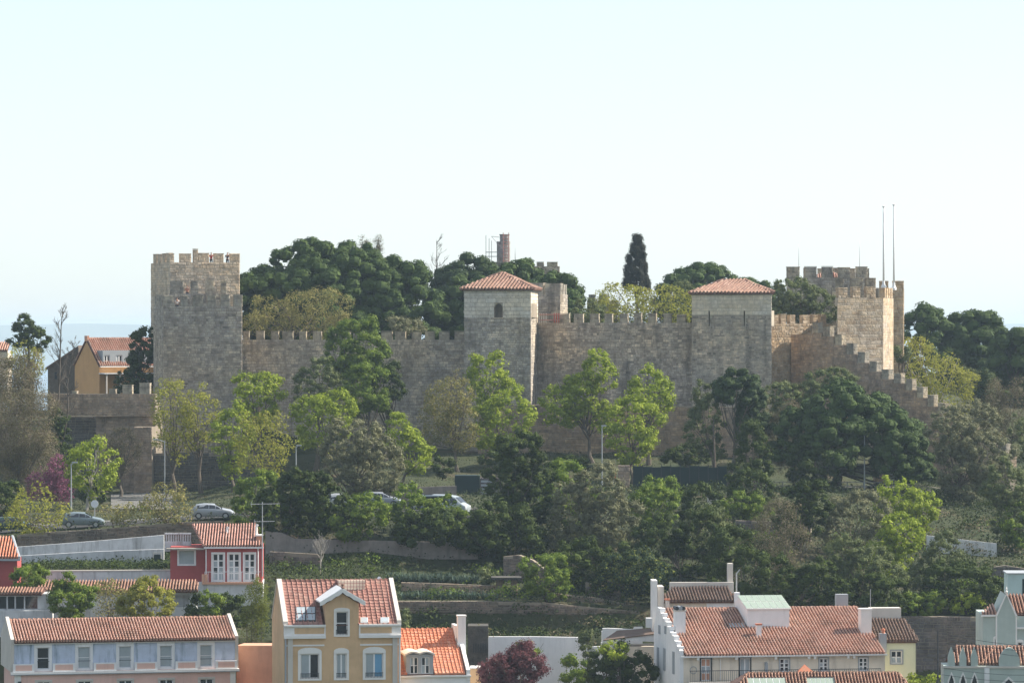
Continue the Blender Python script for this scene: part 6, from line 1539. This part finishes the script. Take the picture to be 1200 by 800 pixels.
# gardens between houses
T('small round garden tree above the dark fronted shed', 'dense', 14, 58, 658, 698, 379, tx=34)
T('rounded deep green garden tree left of the yellow green one', 'dense', 56, 116, 678, 735, 371, blobs=[(58,112,679,730),(66,90,672,700)])
T('rounded yellow green garden tree behind the pink house roof', 'ylime', 139, 202, 680, 736, 370.5)
T('scruffy brownish shrub between the two round garden trees', 'autumn', 108, 148, 680, 722, 373, bush=True, name='bush', twigs=1)
T('dark green trees beneath the red house base wall', 'dark', 215, 290, 692, 752, 373, blobs=[(216,250,695,750),(250,292,690,752)], name='tree')
T('yellow green patch of leaves within the dark trees below the red house', 'green', 228, 262, 692, 735, 371.5, bush=True, name='bush')
T('feathery yellow green bamboo left of the ochre house', 'bamboo', 287, 316, 680, 752, 370, name='bamboo', blobs=[(290,316,682,725),(286,312,700,752)], bush=True, cat='bamboo')
T('deep purple leaved plum tree at the bottom edge', 'plum', 560, 640, 753, 820, 352, name='plum_tree', blobs=[(562,605,765,815),(580,640,755,815),(590,625,752,790)], twigs=2)
T('glossy dark green tree in front of the cream gable wall', 'dark', 690, 770, 750, 812, 358, blobs=[(694,742,750,808),(725,770,760,808),(690,725,772,812)], name='tree')
T('yellowish leaf tufts on the glossy tree in front of the gable', 'lime', 700, 740, 750, 775, 357, bush=True, name='shrub', group=None)
T('small bushy tree at the foot of the white garden wall', 'green', 658, 690, 768, 812, 360, name='bush', bush=True)
T('narrow dark creeper climbing the white wall end', 'oliveg', 679, 696, 736, 795, 369.5, bush=True, name='creeper')
T('pale green leafy plant on the white garden wall', 'green', 600, 632, 752, 772, 368, bush=True, name='bush')
T('small yellow green shrub at the bottom edge under the lemon house', 'lime', 1060, 1100, 788, 830, 342, bush=True, name='bush')
T('grey green shrub right behind the ochre house', 'oliveg', 462, 482, 712, 745, 378, bush=True, name='bush')
T('little yellow topped palm like plant behind the garden hut', 'autumn', 557, 573, 733, 752, 367, bush=True, name='bush')
T('dry rounded bush beside the stone shed', 'oliveg', 561, 584, 660, 686, 394, bush=True, name='bush')
T('orange flowered dark bush under the road in the centre', 'twig', 548, 580, 618, 650, 404, bush=True, name='bush')

# bare trees
def bare(label, pts, D, r0, mat, spread, nbr, name='bare_tree', depth=2):
    seed[0] += 1; random.seed(seed[0]); P = [W(p[0],p[1],D) for p in pts]; g = ground(P[0].x, D)
    P[0].z = g-.2
    root = empty(name, (P[0].x, D, g), 0, label, 'tree'); mb = MB()
    mb.tube(P, [r0*(1-.85*i/(len(P)-1)) for i in range(len(P))], 6); tw = MB()
    def br(a, d, l, r, k):
        m = a + d*l*.5 + Vector((random.uniform(-1,1),random.uniform(-1,1),random.uniform(-.3,.8)))*l*.10; e = a + d*l + Vector((0,0,.12*l))
        tw.tube([a, m, e], [r, r*.7, max(.012, r*.35)], 4)
        if k > 0:
            for q in range(3):
                t = random.uniform(.35,1); s_ = (a.lerp(m,t*2) if t < .5 else m.lerp(e,t*2-1))
                nd = (d + Vector((random.uniform(-1,1),random.uniform(-1,1),random.uniform(-.1,1)))*.7).normalized(); br(s_, nd, l*random.uniform(.45,.7), r*.5, k-1)
    for i in range(nbr):
        t = random.uniform(.35, .99)*(len(P)-1); j = min(len(P)-2, int(t)); s_ = P[j].lerp(P[j+1], t-j)
        a = random.uniform(0, 6.28); d = Vector((math.cos(a)*spread, math.sin(a)*spread, random.uniform(.5,1))).normalized()
        br(s_, d, random.uniform(.6,1)*(1.9 if spread > .4 else 1.2)*(1.15-t/len(P)), r0*.32, depth)
    mb.build('trunk', M[mat], root, wrel=True); tw.build('branches', M[mat], root, wrel=True, kind='stuff')
bare('tall thin leafless tree with pale trunk left of the orange house', [(65,590),(67,500),(70,440),(71,400),(72,375),(76,362)], 478, .15, 'bark', .55, 20, depth=3)
bare('leaning leafless tree with spreading branches before the orange house', [(62,588),(72,530),(80,480),(79,450),(83,425),(88,400)], 476, .14, 'bark', .9, 22, depth=3)
bare('tiny leafless tree on the skyline left of the scaffolded drum', [(513,420),(512,330),(512,300),(511.5,283)], 543, .12, 'bark', .95, 16)
bare('clump of thin bare stems above the ochre house roof', [(375,672),(376,655),(377,645)], 396, .08, 'bark_pale', .5, 14)
bare('bare branching shrub in front of the cream wall stub', [(935,690),(936,660),(940,630)], 412, .12, 'bark_pale', .6, 18)
bare('tall bare pine trunk left of the umbrella pine', [(838,590),(838,560),(837,520),(836,490)], 455, .22, 'bark', .4, 4)

# ground cover, grass and blades
def cover(name, label, mat, regs, size, asp, n, up=.35, lift=.12, hgt=.35):
    rng = np.random.default_rng(hash(name) % 1000 if False else len(name)*7); tot = sum(r[4] for r in regs); VV = []
    for (pa, pb, D0, D1, wgt, hh) in regs:
        k = int(n*wgt/tot); D = rng.uniform(D0, D1, k); p = rng.uniform(pa, pb, k); x = (p-600)/F*D
        cl = np.sin(x*1.3+D*.9)*np.sin(D*1.7-x*.6)
        z = np.array([ground(a, b_) for a, b_ in zip(x, D)]) + lift + rng.uniform(0, 1, k)*hh*(1+.6*cl)
        VV.append(leaf_quads(rng, np.stack([x, D, z], axis=1), np.tile([0.1,-.5,1.0], (k,1)), size, asp, .7))
    o = quads_object(name, np.concatenate(VV), mat, kind='stuff'); tag(o, label, 'ground cover')
cover('ground_cover', 'dark leafy undergrowth covering the slope between the walls', L['cover'],
      [(-20,1220,386,412,5,.7),(270,1220,412,440,4,.6),(560,1220,440,456,2,.5),(300,760,372,386,3,.7),(1060,1220,440,500,2,.6),(560,700,404,424,1,.7)], .22, .7, 70000)
cover('lawn_grass', 'short rough grass on the castle lawn and road banks', L['grass'],
      [(-20,1100,458,490,5,.12),(0,560,425.5,458,4,.12),(0,230,403.5,409.5,1,.4),(200,900,486,497,2,.2)], .22, .3, 30000, lift=.04)
cover('garden_greens', 'rows of low garden plants on the terraces', L['dark'], [(20,200,390.5,400,2,.5),(311,470,386,402,2,.6),(30,200,403,408,1,.6),(640,760,392,404,1,.8)], .24, .6, 14000)  # dark leaf colour stands in for shade on the terraces
def thicket(name, label, mat, regs, size, asp, n, puff, seed_):
    rng = np.random.default_rng(seed_); VV = []
    for (pa, pb, D0, D1, npf, r0, r1) in regs:
        for i in range(npf):
            D = rng.uniform(D0, D1); px = rng.uniform(pa, pb); x = (px-600)/F*D; r = rng.uniform(r0, r1); z = ground(x, D) + r*rng.uniform(.1,.8)
            k = int(n*r*r); d = rvec(rng, k); d[:,2] = np.abs(d[:,2])*1.1-.1
            pos = np.array([x, D, z]) + d*r*np.array([1.25,1.0,.85])*(1+rng.normal(0,.16,k))[:,None]
            VV.append(leaf_quads(rng, pos, d, size, asp))
    o = quads_object(name, np.concatenate(VV), mat, kind='stuff'); tag(o, label, 'undergrowth')
thicket('thicket', 'dense dark thicket of bushes filling the slope above the houses', L['dark'],
    [(600,900,388,412,50,.4,1.1),(860,1215,388,414,55,.4,1.1),(640,1215,412,438,60,.4,1.1),(570,900,436,450,20,.4,.9),(300,560,405,411,22,.6,1.3),(560,690,402,422,24,.6,1.4),(1060,1215,440,480,30,.5,1.2),(480,760,377,385,36,.4,.9)], .25, .7, 150, 0, 11)
thicket('bramble_thicket', 'lighter green brambles mixed through the slope thicket', L['green'],
    [(620,1215,388,440,60,.4,1.1),(300,600,386,410,26,.4,.9),(560,740,386,400,16,.4,1.0),(120,560,428,440,10,.3,.7),(1050,1200,386,392,14,.5,1.0)], .24, .7, 130, 0, 12)
thicket('dry_scrub', 'greyish brown twiggy scrub patches on the slope', L['twig'],
    [(780,1000,392,425,26,.7,1.7),(1050,1215,405,440,20,.7,1.5),(480,760,378,386,14,.5,1.0)], .26, .35, 90, 0, 13)
def agaves(label, pa, pb, D, n, h):
    seed[0] += 1; rng = np.random.default_rng(seed[0]); Q = []
    g0 = P2((pa+pb)/2, D); root = empty('agave_row', (g0.x, D, ground(g0.x, D)), 0, label, 'plants')
    for i in range(n):
        px = pa + (pb-pa)*(i+.5)/n; x = xpx(px, D)+rng.uniform(-.15,.15); y = D + rng.uniform(-.4,.4); z = ground(x, y)
        for k in range(14):
            a = rng.uniform(0, 6.28); t = rng.uniform(.25, 1.2); d = np.array([math.cos(a)*math.sin(t), math.sin(a)*math.sin(t), math.cos(t)]); s_ = np.array([-math.sin(a), math.cos(a), 0])*.07
            l = h*rng.uniform(.7,1.1); b_ = np.array([x,y,z]); Q.append([b_-s_, b_+s_, b_+d*l+s_*.1, b_+d*l-s_*.1])
    o = quads_object('blades', np.array(Q), L['agave'], root, origin=root.location, kind='stuff')
agaves('upper row of blue green spiky agaves on the terrace', 452, 560, 394, 60, .95)
agaves('lower row of blue green spiky agaves above the dark wall', 470, 585, 388, 60, .9)

# ------------------------------------------------------------------ cars, lamps, people
def car(label, px, D, heading, col, kind='hatch', group='cars parked along the castle road'):
    x, y = xpx(px, D), D; g = max(ground(x, y), .5*(ground(x,413.2)+ground(x,423.2)))+.06
    root = empty('parked_car' if kind != 'van' else 'parked_van', (x,y,g), heading, label, 'car' if kind != 'van' else 'van', group)
    paint, nt, b = newmat('car_paint'); b.inputs['Base Color'].default_value = (*col,1); b.inputs['Metallic'].default_value = .1; b.inputs['Roughness'].default_value = .32; b.inputs['Coat Weight'].default_value = .6
    if kind == 'van': S = [(-2.3,.80,.95,1.70,.70),(-2.2,.86,1.05,1.84,.76),(-1,.88,1.05,1.90,.78),(.6,.88,1.05,1.88,.78),(1.25,.88,1.03,1.70,.72),(1.95,.86,1.00,1.08,.74),(2.3,.80,.85,.92,.68),(2.42,.66,.55,.6,.55)]
    else: S = [(-2.1,.66,.72,.78,.52),(-2.0,.80,.90,1.02,.60),(-1.55,.85,.94,1.36,.60),(-.8,.87,.95,1.46,.62),(.2,.87,.95,1.42,.62),(1.05,.87,.93,.99,.66),(1.75,.82,.80,.86,.62),(2.05,.70,.62,.68,.52),(2.12,.60,.42,.46,.45)]
    vs_ = []; fs = []; zb = .24
    for (a, w, zs, zt, wt) in S:
        vs_ += [(a,-w*.92,zb),(a,-w,zb+.2),(a,-w,zs*.8+zb*.2),(a,-w*.96,zs),(a,-wt,zt-.03),(a,-wt*.7,zt+.03),(a,0,zt+.05),(a,wt*.7,zt+.03),(a,wt,zt-.03),(a,w*.96,zs),(a,w,zs*.8+zb*.2),(a,w,zb+.2),(a,w*.92,zb)]
    k = 13
    for i in range(len(S)-1):
        for j in range(k-1): fs.append((i*k+j,(i+1)*k+j,(i+1)*k+j+1,i*k+j+1))
        fs.append((i*k+k-1,(i+1)*k+k-1,(i+1)*k,i*k))
    fs.append(tuple(range(k))); fs.append(tuple(range((len(S)-1)*k,len(S)*k))[::-1])
    bd = MB().add(vs_, fs).build('body', paint, root, smooth_=False)
    bd.data.polygons.foreach_set('use_smooth', [True]*(len(fs)-2)+[False]*2)
    bv = bd.modifiers.new('bevel','BEVEL'); bv.width = .02; bv.limit_method = 'ANGLE'
    def P_(i, t, f, sd):   # point on the glasshouse side between stations
        A, B = S[i], S[i+1]; w = A[1]*.96*(1-t)+B[1]*.96*t; wt = A[4]*(1-t)+B[4]*t; zs = A[2]*(1-t)+B[2]*t; zt = A[3]*(1-t)+B[3]*t-.03
        return Vector((A[0]*(1-t)+B[0]*t, sd*(w*(1-f)+wt*f), zs*(1-f)+zt*f))
    for sd in (-1, 1):
        segs = [((2,.15),(3,.45)),((3,.53),(4,.12)),((4,.2),(4,.75))] if kind != 'van' else [((1,.2),(2,.3)),((2,.38),(3,.1)),((3,.2),(4,.35))]
        for (a, b2) in segs:
            q = [P_(a[0],a[1],.14,sd),P_(b2[0],b2[1],.14,sd),P_(b2[0],b2[1]*(.75 if b2 == segs[-1][1] else 1),.88,sd),P_(a[0],a[1],.88,sd)]
            o_ = Vector((0,sd*.012,.004)); m = MB().add([v+o_ for v in q]+[v-o_ for v in q], [(0,1,2,3),(7,6,5,4),(0,4,5,1),(1,5,6,2),(2,6,7,3),(3,7,4,0)]).build('side_window', M['glass'], root)
    i = 4; A, B = S[i], S[i+1]
    def ws(A, B, nm, f0=.1, f1=.9):
        p = []
        for f in (f0, f1):
            xx = A[0]*(1-f)+B[0]*f; zz = A[3]*(1-f)+B[3]*f+.045; ww = (A[4]*(1-f)+B[4]*f)*.86; p += [(xx,-ww,zz),(xx,ww,zz)]
        q = [Vector(p[0]),Vector(p[1]),Vector(p[3]),Vector(p[2])]; u = Vector((0,0,.015))
        MB().add([v+u for v in q]+[v-u*2 for v in q], [(0,1,2,3),(7,6,5,4),(0,4,5,1),(1,5,6,2),(2,6,7,3),(3,7,4,0)]).build(nm, M['glass'], root)
    ws(S[4], S[5], 'windscreen'); ws(S[2], S[1], 'rear_window', .1, .85)
    for wx in (-1.30, 1.30):
        for sd in (-1, 1):
            w_ = MB().tube([(wx,sd*.88,.32),(wx,sd*.66,.32)], .32, 18).build('wheel', M['iron'], root)
            MB().tube([(wx,sd*.895,.32),(wx,sd*.87,.32)], .20, 12).build('rim', M['metal'], w_)
    for sd in (-1, 1):
        h = S[-2]; MB().box(h[0]-.12,h[0]+.07,sd*.60-.13,sd*.60+.09,h[2]-.14,h[2]+.02).build('headlight', M['white_metal'], root)
        MB().box(S[0][0]-.03,S[0][0]+.12,sd*.60-.08,sd*.60+.14,.62,.80).build('tail_light', M['red_paint'], root)
        MB().box(.85,1.0,sd*.98-.09,sd*.98+.07,.95,1.08).build('mirror', paint, root)
    return root
car('silver hatchback parked on the road above the red house', 249, 411.9, .02, (.32,.34,.37))
car('dusty blue grey saloon parked behind the dark roadside wall at the left', 97, 412.5, .03, (.16,.20,.22))
car('dark green car at the left edge half hidden by the yellow green tree', 14, 412.8, .03, (.03,.06,.05))
car('white car mostly hidden behind the leafy shrub', 403, 416, .02, (.36,.37,.38))
car('pale silver car with bright roof on the road right of the olive trunk', 446, 420, .0, (.25,.27,.30))
car('grey car just left of the white van', 502, 421.5, .0, (.16,.16,.17))
car('white van parked beside the dark green site hut', 522, 417, -.35, (.34,.38,.40), 'van')
def lamp(label, px, D, ytop, arm, group='street lamps in the castle park', two=False):
    x = xpx(px, D); g = ground(x, D); zt = zpx(ytop, D)
    o = empty('street_lamp', (x,D,g), 0, label, 'street lamp', group)
    MB().tube([(x,D,g),(x,D,g+1),(x,D,zt)], [.11,.08,.05], 8).build('pole', M['metal'], o, wrel=True)
    for s_ in ([arm] if not two else [arm, -arm]):
        MB().tube([(x,D,zt-.15),(x+s_*.5,D,zt+.05),(x+s_*1.0,D,zt+.12)], [.045,.04,.03], 6).build('arm', M['metal'], o, wrel=True)
        MB().box(x+s_*1.0-.28,x+s_*1.0+.28,D-.12,D+.12,zt+.06,zt+.19).build('lamp_head', M['metal'], o, wrel=True)
lamp('street lamp with left pointing arm in front of the dark low wall', 193, 470, 516, -1)
lamp('street lamp beside the magenta blossoming tree', 83.5, 436, 543, .35)
lamp('street lamp right of the twin lime trees', 347, 462, 523, .3)
lamp('street lamp on the lawn left of the round bright lime tree', 705.5, 462, 500, .2)
lamp('pale lamp post under the large stone pine', 1013, 455, 509, .2)
# round mirror like sign on the left road
p = P2(111,424.3); g = ground(p.x, 424.3)+.1
sg = empty('traffic_mirror', (p.x,424.3,g), 0, 'bright round traffic mirror on a post at the left park', 'traffic sign')
MB().tube([(p.x,424.3,g),(p.x,424.3,zpx(586,424.3))], .05, 6).build('post', M['metal'], sg, wrel=True)
MB().tube([(p.x,424.15,zpx(590,424.3)),(p.x,424.22,zpx(590,424.3))], .38, 16).build('mirror', M['white_metal'], sg, wrel=True)
# television aerial above the red house
p = P2(307.5,385); sg = empty('television_aerial', (p.x,385,zpx(675,385)), 0, 'tall television aerial mast with two cross arrays beside the red house', 'aerial')
MB().tube([(p.x,385,zpx(675,385)),(p.x,385,zpx(588,385))], [.06,.04], 6).build('mast', M['metal'], sg, wrel=True)
for (ya, xa, xb) in ((590.5,294,328),(611,298,322)):
    z = zpx(ya,385); a, b_ = xpx(xa,385), xpx(xb,385); m = MB(); m.tube([(a,385,z),(b_,385,z+.05)], .03, 5)
    n = 9
    for i in range(n): q = a+(b_-a)*(i+.3)/n; m.tube([(q,384.65,z+.02),(q,385.35,z+.02)], .018, 4)
    m.tube([(a+.1,385,z-.25),(a,385,z),(a+.05,385,z+.25)], .02, 4); m.build('array', M['metal'], sg, wrel=True)

for k, (ya, yb) in enumerate(((741,757),(747,764),(753,771),(782,788),(790,795))):
    a = W(1100+k*4 if k < 3 else 1104, ya, 330.5+.3*k); b_ = W(1260, yb, 328+.3*k); o = empty('overhead_cable', a, 0, ['topmost','second','third','fourth','lowest'][k]+' of the thin dark cables hanging before the pale green houses', 'cable')
    MB().tube([a.lerp(b_, t/6) - Vector((0,0,.35*math.sin(math.pi*t/6))) for t in range(7)], .016, 4).build('cable', M['iron'], o, wrel=True)
p = W(1099, 741, 331); o = empty('utility_pole', (p.x, p.y, ground(p.x,p.y)), 0, 'thin dark pole carrying cables at the left of the pale green annex', 'pole')
MB().tube([(p.x,p.y,zpx(830,331)),(p.x,p.y,zpx(739,331))], [.07,.05], 6).build('shaft', M['iron'], o, wrel=True)
def skin_fig(name, joints, edges, mat, parent, root=0, sub=1):
    bm = bmesh.new(); lay = bm.verts.layers.skin.verify(); vs_ = []
    for (p, r) in joints:
        v = bm.verts.new(p); v[lay].radius = (r[0], r[1]) if hasattr(r,'__len__') else (r, r); vs_.append(v)
    vs_[root][lay].use_root = True
    for a, b_ in edges: bm.edges.new((vs_[a], vs_[b_]))
    me = bpy.data.meshes.new(name); bm.to_mesh(me); bm.free(); me.materials.append(M[mat])
    o = bpy.data.objects.new(name, me); COL.objects.link(o); o.parent = parent
    sk = o.modifiers.new('Skin','SKIN'); sk.use_smooth_shade = True; o.modifiers.new('Sub','SUBSURF').levels = sub; o.modifiers['Sub'].render_levels = sub
    return o
M['skin'] = m_flat('skin', (.45,.27,.19), .6); M['shirt_red'] = m_flat('red_cloth', (.50,.05,.05), .8); M['shirt_white'] = m_flat('white_cloth', (.75,.72,.70), .8)
M['shirt_black'] = m_flat('dark_cloth', (.05,.05,.06), .8); M['hair'] = m_flat('dark_hair', (.03,.02,.015), .7); M['trousers'] = m_flat('dark_trousers', (.04,.045,.06), .8); M['shirt_pink'] = m_flat('pinkish_cloth', (.60,.30,.24), .8)
def person(label, px, D, z, facing, shirt, raise_=0):
    x = xpx(px, D); o = empty('person', (x,D,z), R(facing), label, 'person')
    ha = (.30,-.28,1.42) if not raise_ else (.30,-.22,1.75); 
    J = [((0,0,.95),(.15,.11)),((0,0,1.15),(.13,.10)),((0,.0,1.38),(.17,.11)),((0,0,1.50),(.06,.06)),((0,-.02,1.60),(.085,.095)),((0,-.02,1.70),(.08,.09)),
         ((.20,0,1.40),.055),((.27,-.08,1.14),.045),(ha,.03),((-.20,0,1.40),.055),((-.28,-.04,1.14),.045),((-.22,-.28,1.12),.03),
         ((.10,0,.86),.085),((.11,-.02,.48),.06),((.11,.02,.08),.045),((.12,-.14,.04),.035),((-.10,0,.86),.085),((-.11,-.04,.48),.06),((-.11,.02,.08),.045),((-.12,-.14,.04),.035)]
    E = [(0,1),(1,2),(2,3),(3,4),(4,5),(2,6),(6,7),(7,8),(2,9),(9,10),(10,11),(0,12),(12,13),(13,14),(14,15),(0,16),(16,17),(17,18),(18,19)]
    skin_fig('body', J, E, 'skin', o, 0, 2)
    skin_fig('shirt', [((0,0,.92),(.17,.13)),((0,0,1.15),(.155,.12)),((0,0,1.40),(.19,.13)),((.21,0,1.39),.072),((.25,-.05,1.24),.065),((-.21,0,1.39),.072),((-.255,-.03,1.24),.065)], [(0,1),(1,2),(2,3),(3,4),(2,5),(5,6)], shirt, o, 0, 2)
    skin_fig('trousers', [((0,0,.92),(.165,.125)),((.10,0,.84),.10),((.11,-.02,.48),.075),((.11,.02,.10),.065),((-.10,0,.84),.10),((-.11,-.04,.48),.075),((-.11,.02,.10),.065)], [(0,1),(1,2),(2,3),(0,4),(4,5),(5,6)], 'trousers', o, 0, 2)
    skin_fig('hair', [((0,.02,1.74),(.09,.095)),((0,.06,1.66),(.085,.07)),((0,.06,1.57),(.06,.045))], [(0,1),(1,2)], 'hair', o, 0, 2)
    for s_ in (-1,1):   # face and fingers
        MB().box(s_*.03-.012,s_*.03+.012,-.125,-.10,1.635,1.655).build('eye', M['hair'], o)
    m = MB(); m.tube([(0,-.10,1.64),(0,-.135,1.60),(0,-.11,1.59)], [.01,.018,.01], 5); m.build('nose', M['skin'], o)
    MB().box(-.025,.025,-.115,-.10,1.555,1.568).build('mouth', M['shirt_red'], o)
    for (hx, hy, hz) in (ha, (-.22,-.28,1.12)):
        for k, l in enumerate((.07,.08,.085,.07)):
            q = hx-.03+k*.02; MB().tube([(q,hy-.02,hz),(q,hy-.02-l*.7,hz+.01),(q,hy-.02-l,hz-.015)], [.010,.009,.007], 5).build('finger', M['skin'], o)
        MB().tube([(hx-.035*(1 if hx > 0 else -1),hy,hz),(hx-.065*(1 if hx > 0 else -1),hy-.045,hz+.01)], [.012,.008], 5).build('thumb', M['skin'], o)
zB = zpx(306,516.2)-1.0; zA = zpx(358,501.5)-1.0; zM = zpx(344,512.4)-1.0
person('person in a red top standing in the left gap on the highest left tower', 247.5, 517.6, zB+.35, 10, 'shirt_red')
person('person in a dark top in the right gap on the highest left tower', 266.5, 518.3, zB+.35, -20, 'shirt_black', 1)
person('person in white leaning in the left crenel of the broad front tower', 207.5, 501.9, zA+.2, 15, 'shirt_white')
person('person in pink behind the short parapet between the left towers', 219.5, 513.6, zM+.25, -10, 'shirt_pink', 1)
person('person in dark clothes on the wall walk just right of the broad front tower', 287.2, 508.6, zpx(398,507)-1.0, -30, 'shirt_black')

# ------------------------------------------------------------------ haze
hz = bpy.data.materials.new('haze'); hz.use_nodes = True; nt = hz.node_tree
for n_ in list(nt.nodes): nt.nodes.remove(n_)
out = nt.nodes.new('ShaderNodeOutputMaterial'); pv = nt.nodes.new('ShaderNodeVolumePrincipled')
pv.inputs['Color'].default_value = (.66,.84,1.0,1); pv.inputs['Density'].default_value = HAZE; pv.inputs['Anisotropy'].default_value = 0.2
nt.links.new(pv.outputs[0], out.inputs['Volume'])
h_ = MB().box(-9100,9100,-700,13100,-3,CZ+22).build('haze', hz, kind='stuff')
